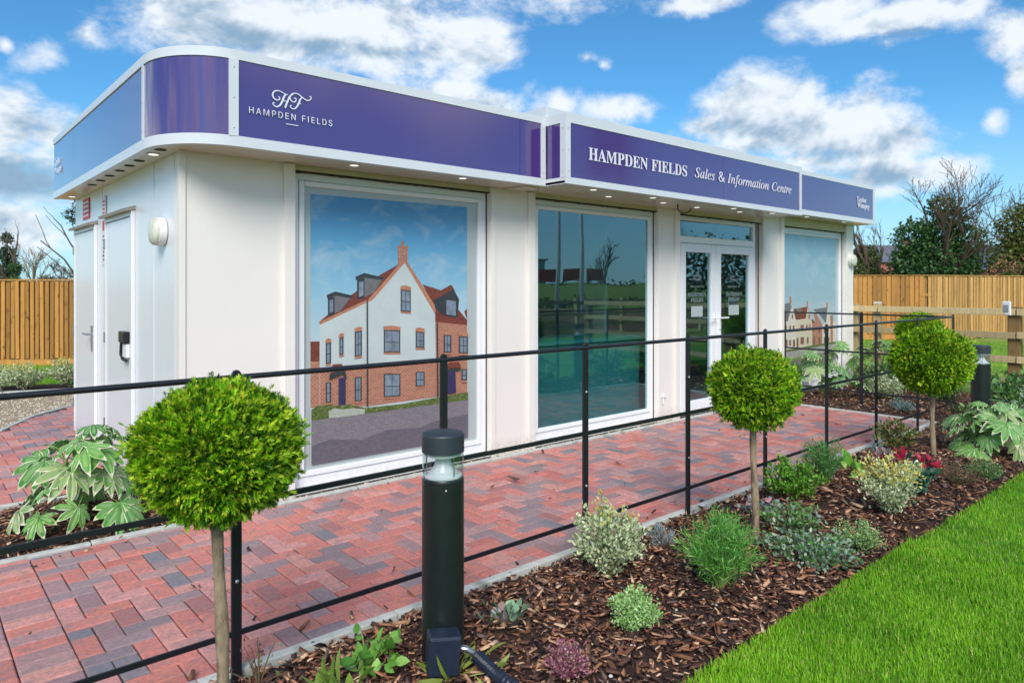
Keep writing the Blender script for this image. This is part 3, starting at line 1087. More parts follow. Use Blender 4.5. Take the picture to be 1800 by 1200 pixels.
    ('ORANGE', [(2.372, 0.845), (2.404, 0.852), (2.437, 0.840), (2.437, 0.804), (2.372, 0.810)]),
    ('ORANGE', [(2.372, 0.710), (2.437, 0.707), (2.437, 0.690), (2.372, 0.694)]),
    ('DARK', [(2.375, 0.814), (2.434, 0.809), (2.434, 0.707), (2.375, 0.710)]),
    ('GLASS', [(2.387, 0.804), (2.422, 0.801), (2.422, 0.756), (2.387, 0.759)]),
    ('GLASS', [(2.387, 0.752), (2.422, 0.749), (2.422, 0.717), (2.387, 0.719)]),
    ('PURPLE', [(1.177, 0.836), (1.236, 0.835), (1.236, 0.619), (1.177, 0.621)]),
    ('PURPLE', [(2.218, 0.817), (2.304, 0.815), (2.313, 0.612), (2.218, 0.607)]),
    ('ROOF', [(1.107, 0.908), (1.132, 0.947), (1.204, 0.944), (1.227, 0.905)]),
    ('DARK', [(1.096, 0.827), (1.105, 0.879), (1.227, 0.905), (1.245, 0.841), (1.227, 0.811), (1.213, 0.866)]),
    ('ROOF', [(2.209, 0.836), (2.232, 0.881), (2.348, 0.877), (2.366, 0.824)]),
    ('DARK', [(2.203, 0.823), (2.366, 0.824), (2.354, 0.801), (2.209, 0.799)]),
    ('DARK', [(1.421, 1.433), (1.433, 1.435), (1.436, 0.584), (1.424, 0.585)]),
    ('DARK', [(2.102, 1.240), (2.116, 1.237), (2.124, 0.587), (2.110, 0.586)]),
    ('HEDGE', [(0.950, 0.614), (0.998, 0.639), (1.085, 0.639), (1.152, 0.622), (1.254, 0.625), (1.407, 0.578), (1.742, 0.571), (2.124, 0.589), (2.446, 0.601), (2.446, 0.532), (1.407, 0.523), (1.085, 0.529), (0.950, 0.530)]),
    ('SILL', [(1.092, 0.588), (1.141, 0.607), (1.209, 0.588), (1.301, 0.588), (1.407, 0.568), (1.402, 0.530), (1.209, 0.530), (1.096, 0.536)]),
    ('ROAD', [(0.950, 0.530), (1.085, 0.533), (1.407, 0.530), (2.446, 0.532), (2.446, 0.196), (0.950, 0.198)]),
    ('SHADOW', [(0.950, 0.342), (1.107, 0.370), (1.371, 0.328), (1.615, 0.374), (1.953, 0.351), (2.063, 0.383), (2.446, 0.406), (2.446, 0.196), (0.950, 0.198)]),
]
PRINT_STREET = [
    ('SKY4', [(8.122, 2.412), (9.824, 2.440), (9.824, 0.398), (8.122, 0.229)]),
    ('SLATE', [(8.130, 1.290), (8.337, 1.315), (8.396, 1.244), (8.278, 1.045), (8.130, 1.042)]),
    ('WHITE4', [(8.278, 1.045), (8.387, 1.252), (8.523, 1.029), (8.523, 0.626), (8.130, 0.643), (8.130, 1.042)]),
    ('ORANGE', [(8.324, 1.406), (8.375, 1.401), (8.387, 1.302), (8.324, 1.303)]),
    ('ROOF', [(8.442, 1.218), (8.883, 1.247), (8.964, 1.125), (8.865, 1.068), (8.515, 1.054)]),
    ('CHEEK', [(8.536, 1.220), (8.666, 1.228), (8.688, 1.171), (8.549, 1.166)]),
    ('CREAM', [(8.515, 1.058), (8.812, 1.066), (8.883, 1.239), (9.019, 1.012), (9.019, 0.636), (8.515, 0.627)]),
    ('ORANGE', [(8.843, 1.329), (8.892, 1.324), (8.901, 1.234), (8.847, 1.231)]),
    ('BRICK', [(9.056, 1.127), (9.139, 1.143), (9.354, 0.961), (9.354, 0.643), (9.019, 0.640), (9.019, 1.006), (9.139, 1.002)]),
    ('ROOF', [(9.001, 1.060), (9.139, 1.002), (9.010, 0.995)]),
    ('SLATE', [(9.046, 1.197), (9.518, 1.226), (9.576, 1.109), (9.479, 0.966), (9.279, 1.106)]),
    ('WHITE4', [(9.354, 0.957), (9.479, 0.979), (9.537, 1.221), (9.625, 0.992), (9.625, 0.644), (9.354, 0.643)]),
    ('ORANGE', [(9.484, 1.302), (9.537, 1.297), (9.547, 1.212), (9.489, 1.214)]),
    ('BRICK', [(9.625, 1.086), (9.714, 1.106), (9.724, 0.656), (9.625, 0.644)]),
    ('WHITE4', [(9.714, 0.994), (9.824, 1.001), (9.824, 0.662), (9.714, 0.657)]),
    ('HEDGE', [(8.130, 0.639), (8.523, 0.637), (9.019, 0.655), (9.824, 0.674), (9.824, 0.638), (9.046, 0.623), (8.523, 0.605), (8.130, 0.603)]),
    ('ROAD4', [(8.122, 0.603), (8.523, 0.605), (9.046, 0.623), (9.824, 0.642), (9.824, 0.398), (8.122, 0.229)]),
    ('HEDGE4', [(8.122, 0.497), (8.688, 0.511), (9.279, 0.527), (9.279, 0.505), (8.688, 0.480), (8.122, 0.457)]),
    ('SHADOW4', [(8.122, 0.457), (8.688, 0.480), (9.279, 0.510), (9.824, 0.516), (9.824, 0.398), (8.122, 0.229)]),
    ('WIN4', [(8.200, 0.982), (8.241, 0.983), (8.241, 0.907), (8.200, 0.905)]),
    ('WIN4', [(8.316, 0.978), (8.366, 0.978), (8.366, 0.906), (8.316, 0.904)]),
    ('WIN4', [(8.417, 0.978), (8.468, 0.979), (8.468, 0.906), (8.417, 0.904)]),
    ('WIN4', [(8.200, 0.782), (8.266, 0.781), (8.266, 0.660), (8.200, 0.660)]),
    ('WIN4', [(8.316, 0.772), (8.366, 0.772), (8.366, 0.691), (8.316, 0.690)]),
    ('WIN4', [(8.425, 0.771), (8.485, 0.770), (8.485, 0.668), (8.425, 0.667)]),
    ('WIN4', [(8.653, 0.976), (8.750, 0.975), (8.750, 0.901), (8.653, 0.900)]),
    ('WIN4', [(8.821, 0.970), (8.874, 0.970), (8.874, 0.900), (8.821, 0.898)]),
    ('WIN4', [(8.919, 0.973), (8.964, 0.973), (8.964, 0.903), (8.919, 0.900)]),
    ('WIN4', [(8.653, 0.797), (8.758, 0.794), (8.758, 0.691), (8.653, 0.692)]),
    ('WIN4', [(8.847, 0.788), (8.901, 0.788), (8.901, 0.696), (8.847, 0.694)]),
    ('WIN4', [(8.536, 0.792), (8.588, 0.792), (8.588, 0.648), (8.536, 0.646)]),
    ('WIN4', [(9.056, 0.929), (9.102, 0.929), (9.102, 0.867), (9.056, 0.864)]),
    ('WIN4', [(9.222, 0.901), (9.288, 0.900), (9.288, 0.837), (9.222, 0.836)]),
    ('WIN4', [(9.056, 0.789), (9.111, 0.788), (9.111, 0.661), (9.056, 0.660)]),
    ('WIN4', [(9.222, 0.770), (9.288, 0.769), (9.288, 0.662), (9.222, 0.661)]),
    ('WIN4', [(9.402, 0.894), (9.460, 0.894), (9.460, 0.830), (9.402, 0.828)]),
    ('WIN4', [(9.518, 0.911), (9.566, 0.912), (9.566, 0.847), (9.518, 0.845)]),
    ('WIN4', [(9.402, 0.762), (9.469, 0.761), (9.469, 0.666), (9.402, 0.665)]),
    ('WIN4', [(9.537, 0.755), (9.586, 0.755), (9.586, 0.668), (9.537, 0.666)]),
    ('WIN4', [(8.387, 1.141), (8.421, 1.142), (8.421, 1.078), (8.387, 1.075)]),
    ('WIN4', [(8.901, 1.127), (8.937, 1.128), (8.937, 1.062), (8.901, 1.059)]),
]

# letter outlines (thousandths of the type size): advance width, closed outlines as flat x,y runs
GLYPHS = {
    'bA': (437, [[-9,0,-9,18,9,21,24,30,36,47,49,75,206,466,224,465,384,87,399,55,411,34,425,22,443,18,443,0,229,0,229,18,270,25,283,46,281,59,273,81,253,132,103,132,79,71,77,65,76,59,75,53,75,48,87,26,124,18,128,18,128,0], [113,161,242,161,177,319]]),
    'bD': (496, [[20,0,20,17,47,21,63,30,71,46,74,75,74,374,71,407,61,426,43,435,15,439,15,455,222,455,296,449,357,429,405,396,440,351,461,295,468,228,453,128,408,57,333,14,228,0], [222,24,262,30,295,47,319,75,337,115,347,166,351,229,343,318,319,382,279,420,223,433,202,431,190,423,184,409,182,385,182,72,184,48,190,34,202,27]]),
    'bE': (442, [[14,0,14,17,44,20,62,30,72,48,75,78,75,369,72,405,62,425,44,435,16,439,16,455,399,455,399,320,383,320,375,357,361,386,340,406,312,420,276,428,232,430,213,430,200,428,191,424,186,417,184,405,183,388,183,246,193,246,232,252,259,269,272,288,281,313,288,345,304,345,304,118,287,118,282,154,273,181,259,201,241,213,216,220,185,222,183,222,183,67,185,47,192,35,206,29,230,28,261,29,289,32,313,39,345,53,371,75,393,105,411,143,430,143,402,0]]),
    'bF': (405, [[15,0,15,17,45,23,62,34,72,53,75,84,75,375,71,405,61,423,43,433,14,439,14,455,394,455,394,320,377,320,369,357,355,385,336,406,310,420,288,426,261,430,230,431,212,431,200,429,191,427,186,421,183,412,182,398,182,247,190,247,229,253,256,270,269,289,278,314,284,347,302,347,302,118,285,118,279,154,269,181,257,200,229,218,189,224,182,224,182,81,183,59,188,43,196,31,210,24,229,19,257,17,257,0]]),
    'bH': (524, [[15,0,15,17,45,22,62,32,72,50,75,81,75,379,71,406,62,424,44,434,16,439,16,455,242,455,242,439,220,436,204,432,193,425,187,415,183,400,182,379,182,251,342,251,342,379,341,400,337,415,331,425,320,432,304,436,282,439,282,455,507,455,507,439,478,434,461,424,452,407,449,379,449,81,452,52,461,33,478,22,507,17,507,0,282,0,282,17,311,21,329,31,339,49,342,81,342,221,182,221,182,81,185,50,194,32,212,22,242,17,242,0]]),
    'bI': (261, [[13,0,13,17,42,23,61,32,72,49,75,75,75,387,72,412,63,427,45,435,13,439,13,455,244,455,244,439,214,435,196,427,186,412,183,387,183,77,184,59,187,44,194,34,206,26,223,21,246,17,246,0]]),
    'bL': (427, [[15,0,15,17,45,22,62,32,72,50,75,81,75,379,71,407,62,425,44,434,16,439,16,455,250,455,250,439,226,437,208,434,196,427,188,416,183,401,182,379,182,83,183,62,185,47,191,37,200,31,214,28,234,28,264,29,291,33,315,40,345,56,370,80,384,100,397,125,409,154,427,154,402,0]]),
    'bM': (634, [[14,0,14,17,43,22,61,32,72,50,75,79,75,382,74,402,71,416,64,426,53,432,37,436,15,439,15,455,185,455,317,142,449,455,617,455,617,439,590,433,573,423,563,405,560,378,560,85,561,61,565,43,571,31,582,23,596,19,617,17,617,0,396,0,396,17,417,20,433,25,443,32,450,44,453,61,455,83,455,399,288,0,270,0,105,389,105,80,109,48,120,30,139,20,169,17,169,0]]),
    'bN': (494, [[403,-11,107,350,107,79,110,49,119,31,136,21,167,17,167,0,18,0,18,17,39,19,54,23,65,30,71,41,75,57,76,79,76,388,49,421,36,433,28,436,18,439,18,455,156,455,391,169,391,377,390,399,386,414,379,425,369,431,353,436,331,439,331,455,480,455,480,439,450,434,433,425,425,407,422,377,422,-11]]),
    'bP': (418, [[15,0,15,17,45,22,62,32,72,50,75,81,75,379,71,406,62,424,44,434,16,439,16,455,214,455,265,454,306,449,336,440,366,422,390,398,404,367,409,332,404,296,390,266,367,240,334,221,292,209,242,206,182,206,182,81,185,50,194,32,212,22,242,17,242,0], [182,230,201,230,244,235,272,253,287,283,292,329,288,375,275,406,252,425,216,431,199,429,189,424,184,414,182,398]]),
    'bS': (391, [[43,-11,43,158,62,158,75,113,91,77,111,50,136,30,164,19,197,15,231,20,257,36,273,60,279,89,273,117,255,140,225,160,163,191,127,210,99,231,77,253,62,276,53,302,50,332,54,370,67,403,88,429,115,449,148,462,185,466,206,465,229,461,255,456,282,448,291,446,296,445,300,445,313,450,320,466,339,466,339,319,322,319,310,354,293,385,272,410,248,429,222,441,194,445,163,440,140,426,125,406,120,380,124,356,137,336,159,319,189,303,253,273,290,253,317,233,337,211,350,188,357,162,359,133,354,93,339,58,314,29,281,8,254,-2,225,-8,192,-10,175,-9,158,-8,142,-4,126,1,110,6,98,9,90,11,85,12,75,11,69,7,65,0,61,-11]]),
    'bT': (424, [[92,0,92,17,123,21,142,31,152,50,156,81,156,433,149,433,116,430,88,420,65,403,47,380,35,352,29,318,11,318,11,455,410,455,410,317,394,317,375,382,333,420,269,433,263,433,263,81,267,49,276,30,296,21,328,17,328,0]]),
    'bW': (612, [[171,-11,32,393,24,413,15,427,3,435,-15,439,-15,455,181,455,181,439,162,437,150,432,143,423,140,410,142,394,148,373,223,153,301,353,286,399,278,418,267,429,252,435,229,439,229,455,439,455,439,439,404,432,393,412,394,401,399,386,474,166,541,369,547,391,549,406,546,421,538,430,524,436,503,439,503,455,624,455,624,439,607,433,594,421,584,404,575,379,446,-11,428,-11,316,309,190,-11]]),
    'ba': (344, [[255,-10,216,1,200,35,168,11,133,-4,95,-9,64,-4,40,11,25,34,20,63,25,91,39,115,63,136,98,155,143,173,199,190,199,241,196,266,187,282,171,292,148,296,115,290,104,274,106,268,113,257,121,243,123,231,120,215,110,202,95,194,77,191,59,194,45,203,36,218,33,236,37,259,49,278,69,295,95,308,126,316,162,318,205,315,239,307,263,292,280,271,290,244,293,210,293,62,293,48,295,40,298,36,304,34,312,36,320,42,329,28,306,7,281,-6], [151,34,162,35,174,41,187,50,199,63,199,169,154,151,127,123,118,84,126,46]]),
    'be': (301, [[154,-10,117,-5,85,10,58,35,37,69,27,95,21,125,19,157,21,187,28,215,38,240,59,273,87,298,120,313,157,318,193,314,224,301,249,280,268,251,279,216,283,173,283,166,117,166,127,97,154,56,199,42,225,47,248,62,270,86,285,73,248,27,205,-1], [116,192,201,192,201,215,199,252,193,277,181,292,161,297,136,286,121,255,116,203]]),
    'bi': (199, [[101,362,81,366,65,376,54,393,50,412,54,432,65,449,81,460,101,463,120,460,137,449,147,432,151,412,147,393,136,376,120,366], [18,0,18,16,35,19,45,26,51,37,52,56,52,252,51,272,47,285,37,291,20,293,21,310,148,310,148,56,150,38,154,26,164,19,180,16,180,0]]),
    'bl': (200, [[18,0,18,16,35,19,45,26,51,37,52,56,52,398,51,417,47,429,38,436,20,439,20,455,148,455,148,56,150,38,154,26,164,19,180,16,180,0]]),
    'bm': (554, [[18,0,18,16,35,19,45,26,51,37,52,56,52,253,51,271,46,284,36,291,19,294,19,310,146,310,146,265,173,294,204,312,237,318,277,312,305,293,320,261,348,293,381,312,418,318,465,306,494,271,504,212,504,56,505,38,510,26,520,19,536,16,536,0,377,0,377,16,393,19,403,26,408,38,410,56,410,217,408,241,404,258,394,268,377,271,349,263,324,237,324,56,326,38,331,26,340,19,356,16,356,0,199,0,199,16,215,19,225,26,230,38,232,56,232,217,230,241,226,258,216,268,199,271,170,262,146,235,146,56,148,38,152,27,162,19,177,16,177,0]]),
    'bo': (337, [[169,-10,140,-8,114,-1,90,11,60,37,38,70,27,96,21,124,19,154,21,184,27,213,38,239,60,272,90,297,114,309,140,316,168,318,209,313,245,298,275,273,298,240,308,214,315,185,317,154,315,123,308,94,298,69,275,36,245,11,210,-5], [169,11,193,18,209,39,214,56,217,81,219,114,220,154,218,206,214,245,208,271,192,292,169,299,144,292,128,271,122,245,118,206,117,154,118,114,120,82,123,56,128,39,144,18]]),
    'bp': (372, [[17,-139,17,-124,31,-122,40,-117,47,-110,50,-101,52,-86,52,-64,52,243,51,269,46,283,37,291,19,295,19,310,143,310,143,263,166,294,195,313,230,319,264,314,293,298,317,274,335,241,343,216,348,189,350,160,348,128,343,99,334,72,316,38,291,12,261,-5,227,-10,196,-5,170,9,148,32,148,-58,149,-81,152,-99,158,-110,167,-118,180,-121,197,-123,197,-139], [195,28,222,36,239,59,247,84,251,116,253,154,251,192,247,223,241,248,225,270,199,278,171,267,148,235,148,69,167,38]]),
    'br': (288, [[18,0,18,16,35,19,45,26,51,37,52,56,52,252,51,273,46,285,37,291,20,293,21,310,146,310,146,252,165,280,187,301,210,314,233,318,258,315,275,304,286,287,289,266,287,248,278,234,265,225,248,222,233,224,222,231,214,240,207,250,199,257,189,260,175,255,162,241,152,220,149,192,149,56,152,37,159,25,173,19,197,16,197,0]]),
    'by': (301, [[52,-140,29,-137,10,-125,-3,-107,-7,-84,-4,-67,5,-53,18,-43,36,-40,51,-42,64,-49,72,-61,75,-76,74,-79,74,-81,74,-84,74,-87,77,-96,86,-99,99,-92,114,-74,122,-60,129,-44,135,-26,140,-5,36,251,30,264,25,275,19,283,15,287,8,292,-3,293,-5,293,-5,310,162,310,162,293,146,292,136,289,130,284,128,275,129,271,130,267,131,262,133,257,185,119,230,241,234,251,236,260,237,267,238,274,236,284,229,289,219,292,203,293,203,310,300,310,300,293,287,290,277,281,268,265,259,242,162,-24,145,-65,129,-96,113,-117,95,-131,76,-138]]),
    'i&': (492, [[187,-7,144,-3,107,9,77,28,54,54,40,86,36,125,39,157,48,185,63,208,84,228,109,248,139,266,118,291,99,318,85,348,81,382,84,413,95,439,114,459,139,475,169,484,204,487,237,484,266,475,289,460,306,439,317,414,320,383,314,344,293,312,273,293,250,275,224,258,354,133,370,155,382,181,393,209,401,240,461,240,453,212,444,185,434,160,415,125,392,95,490,0,410,0,352,56,330,39,307,24,281,11,254,1,222,-5], [188,293,222,315,245,336,258,358,262,383,258,405,246,423,227,435,202,439,177,435,156,424,143,406,138,383,142,360,151,338,167,317], [189,46,229,49,263,60,291,75,314,93,175,229,142,207,118,185,103,160,97,127,104,94,122,68,151,51]]),
    'iC': (471, [[218,-10,181,-8,147,0,117,13,90,30,67,52,49,78,36,108,28,142,26,179,28,211,35,244,46,276,61,307,80,337,102,365,126,391,153,413,181,433,227,456,274,470,321,475,348,473,379,467,412,457,422,454,430,453,443,458,453,470,467,470,439,332,425,332,426,338,426,343,426,353,419,395,400,427,370,446,328,453,300,450,273,443,246,430,220,414,196,394,174,370,154,343,138,313,124,281,113,247,107,211,105,175,109,129,121,91,140,60,167,37,199,23,236,19,294,28,348,56,399,103,412,91,383,60,354,34,323,15,291,1,256,-7]]),
    'iI': (246, [[-31,0,-27,13,-24,13,-5,15,10,18,21,25,30,36,38,51,45,73,129,385,133,405,135,419,132,433,123,443,107,449,84,451,88,465,275,465,272,451,267,451,241,448,224,439,211,421,200,392,116,80,112,60,110,45,113,31,122,21,137,16,161,13,157,0]]),
    'iS': (369, [[153,-9,124,-7,92,-1,58,10,53,12,49,13,45,13,42,13,25,8,15,-8,3,-8,26,146,38,146,42,106,52,72,69,46,90,26,116,15,146,11,170,14,192,23,210,38,224,57,233,79,236,105,234,122,228,139,219,157,207,174,196,188,183,201,169,216,154,232,132,256,115,277,102,297,92,325,88,353,92,386,105,416,125,440,152,459,184,471,222,475,237,474,253,473,267,470,281,466,303,459,309,457,313,457,328,461,338,473,351,473,330,336,319,336,316,372,308,401,296,424,268,446,232,453,200,448,175,433,160,408,154,376,158,356,168,334,182,313,201,291,231,259,247,242,263,224,284,195,297,162,301,126,296,89,282,57,259,29,229,8,194,-5]]),
    'ia': (342, [[50,-8,26,-3,8,10,-3,33,-7,64,-4,101,4,138,18,175,38,211,62,244,90,274,121,298,152,312,183,316,217,307,232,280,241,309,292,309,231,90,224,62,222,44,224,37,233,35,252,46,282,80,291,72,256,27,224,1,195,-8,175,0,168,23,170,42,178,74,191,118,166,79,142,48,119,23,85,0], [82,33,98,37,116,48,134,65,152,87,169,113,185,141,199,171,210,201,217,230,219,257,210,288,185,299,154,291,124,266,105,241,88,211,74,175,65,148,58,122,54,97,53,73,60,43]]),
    'ie': (288, [[89,-7,50,0,21,21,7,42,-1,68,-4,99,-1,131,9,165,25,199,46,231,72,259,101,283,132,302,164,313,195,316,222,313,242,303,254,287,258,266,252,239,236,213,208,189,170,169,121,153,61,142,59,130,57,118,57,107,56,98,63,58,84,34,119,26,151,32,185,50,221,81,231,71,209,47,187,27,165,12,128,-2], [64,158,106,167,140,180,168,199,188,221,200,245,204,271,198,291,180,298,159,294,137,280,115,258,95,230,78,196]]),
    'if': (199, [[-48,-153,-65,-150,-79,-142,-88,-130,-91,-116,-85,-94,-66,-87,-50,-92,-44,-108,-45,-114,-46,-119,-48,-123,-49,-127,-47,-132,-42,-134,-24,-128,-10,-108,-4,-93,2,-74,8,-52,13,-25,71,283,7,283,12,304,75,304,83,340,96,384,113,420,135,449,160,470,187,483,216,487,240,483,259,473,271,458,275,439,267,416,243,408,224,415,218,435,219,438,219,441,220,445,221,447,223,451,224,455,222,460,219,465,213,468,206,469,182,459,163,431,148,383,132,304,210,304,207,283,128,283,101,150,90,97,78,49,67,7,56,-29,44,-60,33,-85,9,-123,-18,-146]]),
    'ii': (178, [[122,394,110,396,98,404,91,415,88,428,91,441,98,452,110,460,122,463,135,460,147,452,155,441,157,428,155,414,147,403,136,396], [33,-8,8,1,0,29,1,40,3,53,11,86,55,241,58,254,59,260,60,264,57,275,50,282,37,286,17,287,20,299,65,305,82,308,96,310,115,315,124,316,129,314,131,308,131,305,130,303,129,299,128,296,63,79,59,62,58,52,61,37,72,32,96,45,130,84,140,74,102,28,67,1]]),
    'il': (173, [[32,-7,18,-5,7,2,0,12,-2,26,-1,38,2,54,13,99,98,412,101,423,101,433,99,446,92,453,79,457,58,459,60,471,104,476,121,479,134,482,154,486,163,487,170,485,171,481,170,473,168,465,62,84,57,62,56,50,59,38,68,34,90,46,122,82,133,72,114,47,95,27,77,12,52,-3]]),
    'im': (550, [[410,-7,384,2,376,31,378,53,384,78,424,218,429,240,430,255,426,270,411,275,393,270,371,258,348,237,325,210,309,188,294,164,279,137,264,105,251,72,239,37,228,0,175,0,235,203,243,234,245,257,241,270,227,275,214,272,196,263,177,249,155,230,134,206,113,179,99,155,86,129,74,100,63,70,40,0,-13,0,50,212,54,229,58,243,60,255,61,263,59,275,51,281,37,285,17,287,19,300,63,304,94,310,105,313,113,315,120,316,123,316,128,314,130,308,130,305,129,303,129,299,128,296,91,177,139,238,184,281,226,307,263,316,293,306,304,277,301,256,295,225,285,184,329,242,371,283,411,307,449,316,479,306,489,275,488,265,486,253,483,239,479,222,436,65,434,57,433,53,433,50,436,39,445,35,457,38,469,48,475,55,483,64,491,75,499,87,508,76,476,30,443,2]]),
    'in': (364, [[222,-9,208,-6,198,1,191,12,189,28,192,49,201,86,216,140,231,195,239,233,242,254,238,269,225,275,211,272,195,263,178,250,159,232,141,212,123,189,107,166,93,142,76,105,59,58,42,0,-12,0,53,221,60,245,62,263,60,273,53,280,41,284,23,285,17,285,19,297,45,300,67,303,85,306,100,310,120,315,130,316,132,316,133,314,134,311,133,308,93,177,126,220,158,254,188,281,216,300,241,311,263,315,292,306,302,278,302,265,300,252,297,237,293,222,254,88,247,64,246,55,245,49,249,37,259,34,282,48,312,91,322,83,290,32,256,1]]),
    'io': (351, [[105,-8,75,-5,48,5,26,22,9,44,-1,71,-4,102,0,140,14,178,27,203,43,226,61,247,82,267,104,284,128,298,165,312,201,316,234,313,261,303,283,286,300,264,310,237,314,206,310,172,299,138,282,105,260,73,233,46,203,23,171,6,139,-5], [113,11,140,17,166,32,190,55,211,85,229,119,243,155,252,192,255,226,248,267,229,291,197,299,165,291,132,268,112,244,94,216,78,183,66,149,58,115,56,83,60,52,71,30,89,16]]),
    'ir': (224, [[-13,0,46,209,53,240,56,259,53,272,47,279,34,282,13,284,15,297,39,301,59,304,76,307,90,310,109,315,118,316,124,314,124,308,89,179,137,255,177,301,208,316,220,314,229,307,235,297,237,283,234,266,226,253,214,243,200,240,189,242,180,248,173,257,170,268,130,218,95,157,65,84,41,0]]),
    'is': (249, [[78,-8,53,-6,32,-1,18,4,6,6,-4,4,-9,-4,-22,-4,-7,106,4,105,10,65,24,35,45,16,71,10,93,14,110,26,122,45,126,69,120,93,104,120,94,133,83,147,73,161,63,175,53,190,46,206,41,222,40,238,46,269,63,294,90,311,123,316,147,315,166,310,181,304,193,302,205,305,209,314,220,314,207,214,195,214,184,261,163,289,130,299,115,296,102,287,94,275,91,261,97,237,116,208,126,195,136,181,146,168,155,154,165,138,173,122,178,105,179,89,176,63,166,40,151,20,130,5,106,-5]]),
    'it': (187, [[33,-8,9,1,1,26,1,35,2,44,4,53,7,62,66,283,19,283,22,297,63,313,100,344,136,392,151,392,126,304,183,304,177,283,120,283,66,78,61,59,60,45,63,34,72,31,93,43,124,79,134,68,99,26,66,0]]),
    's&': (448, [[197,-7,165,-5,136,1,110,12,78,34,54,62,39,96,34,133,37,163,47,189,63,213,85,235,111,256,140,279,216,335,226,343,237,352,246,363,255,375,260,389,262,405,258,427,245,445,226,457,201,461,184,459,168,453,155,444,145,431,139,416,137,399,139,380,145,363,155,346,169,327,185,307,204,284,438,0,364,0,171,231,121,293,102,319,87,344,78,370,75,398,79,430,91,458,109,481,134,499,165,510,200,513,235,510,266,499,290,482,308,459,320,433,324,404,322,382,315,362,305,342,291,325,275,308,256,293,154,217,128,195,110,174,100,154,97,131,100,108,109,87,124,70,143,57,166,49,193,46,223,50,251,59,278,75,301,95,321,121,336,151,346,186,349,224,408,224,406,194,403,167,397,144,385,115,371,92,357,75,345,62,333,47,305,23,271,7,234,-3]]),
    'sA': (480, [[16,0,201,509,276,509,463,0,395,0,287,302,276,334,264,372,255,402,244,438,232,478,245,478,233,437,222,402,213,371,201,333,191,302,85,0], [110,142,110,199,370,199,370,142]]),
    'sC': (510, [[267,-7,225,-3,186,7,150,25,119,49,92,79,70,115,53,157,44,203,40,254,44,305,53,352,70,393,92,429,119,459,150,484,186,501,225,512,267,516,305,513,340,504,373,490,402,471,427,447,448,418,463,385,473,348,408,348,401,373,389,395,375,413,357,428,337,440,315,449,292,454,267,456,237,453,209,445,184,432,161,414,141,391,125,364,113,332,106,295,103,254,106,213,113,177,125,145,141,117,161,94,184,76,210,63,237,56,267,53,292,55,315,60,337,69,357,81,375,96,389,114,401,136,408,160,473,160,463,124,448,91,428,62,402,38,373,19,341,5,305,-4]]),
    'sD': (502, [[219,0,96,0,96,57,215,57,254,60,288,68,318,81,343,99,363,122,379,149,390,181,397,216,399,255,397,294,390,329,379,361,364,388,344,410,320,428,291,441,258,449,221,452,93,452,93,509,225,509,273,505,315,495,353,478,385,455,412,426,433,391,449,351,458,306,462,255,458,205,449,159,433,119,411,83,384,54,351,31,312,14,268,3], [125,509,125,0,60,0,60,509]]),
    'sE': (419, [[60,0,60,509,372,509,372,452,125,452,125,286,355,286,355,229,125,229,125,57,375,57,375,0]]),
    'sF': (410, [[60,0,60,509,369,509,369,452,125,452,125,278,346,278,346,221,125,221,125,0]]),
    'sH': (517, [[60,0,60,509,125,509,125,289,392,289,392,509,457,509,457,0,392,0,392,232,125,232,125,0]]),
    'sI': (215, [[72,0,142,0,142,509,72,509]]),
    'sL': (393, [[60,0,60,509,125,509,125,57,361,57,361,0]]),
    'sM': (628, [[60,0,60,509,152,509,277,187,282,174,287,159,299,123,305,103,311,84,317,65,322,49,307,49,318,83,330,121,336,140,342,158,348,174,352,187,476,509,568,509,568,0,504,0,504,291,504,327,505,347,505,369,506,413,507,457,513,457,505,433,498,409,482,363,474,341,467,322,461,305,456,291,342,0,286,0,170,291,165,304,159,321,145,361,137,384,129,408,121,432,112,457,119,457,120,416,121,372,122,328,122,309,122,291,122,0]]),
    'sN': (523, [[60,0,60,509,136,509,343,183,352,169,363,151,375,130,388,107,401,82,414,55,405,54,402,81,401,108,400,134,399,157,399,195,399,509,463,509,463,0,387,0,202,290,190,310,177,331,164,354,148,381,108,452,119,454,122,384,123,354,124,328,125,307,125,291,125,0]]),
    'sO': (533, [[267,-7,225,-3,186,7,150,25,119,49,92,79,70,115,53,157,44,203,40,254,44,305,53,352,70,393,92,429,119,459,150,484,186,501,225,512,267,516,309,512,348,501,384,484,415,459,442,429,464,393,480,352,490,305,493,254,490,203,480,157,464,115,442,79,415,49,384,25,348,7,309,-3], [267,53,296,55,324,63,349,76,372,94,392,116,408,144,420,176,428,213,430,254,428,295,420,332,408,365,392,392,372,415,349,433,324,446,296,453,267,456,237,453,210,445,184,433,161,415,142,392,125,364,113,332,106,295,103,254,106,213,113,176,125,144,142,117,161,94,184,76,210,63,237,55]]),
    'sP': (445, [[60,0,60,509,235,509,272,506,305,499,332,487,356,471,375,452,390,430,400,404,407,377,409,348,407,318,400,291,390,265,375,243,356,223,332,207,305,195,272,188,235,186,109,186,109,242,233,242,269,246,297,256,318,272,333,294,342,319,344,348,342,376,333,402,318,423,297,439,268,449,232,452,125,452,125,0]]),
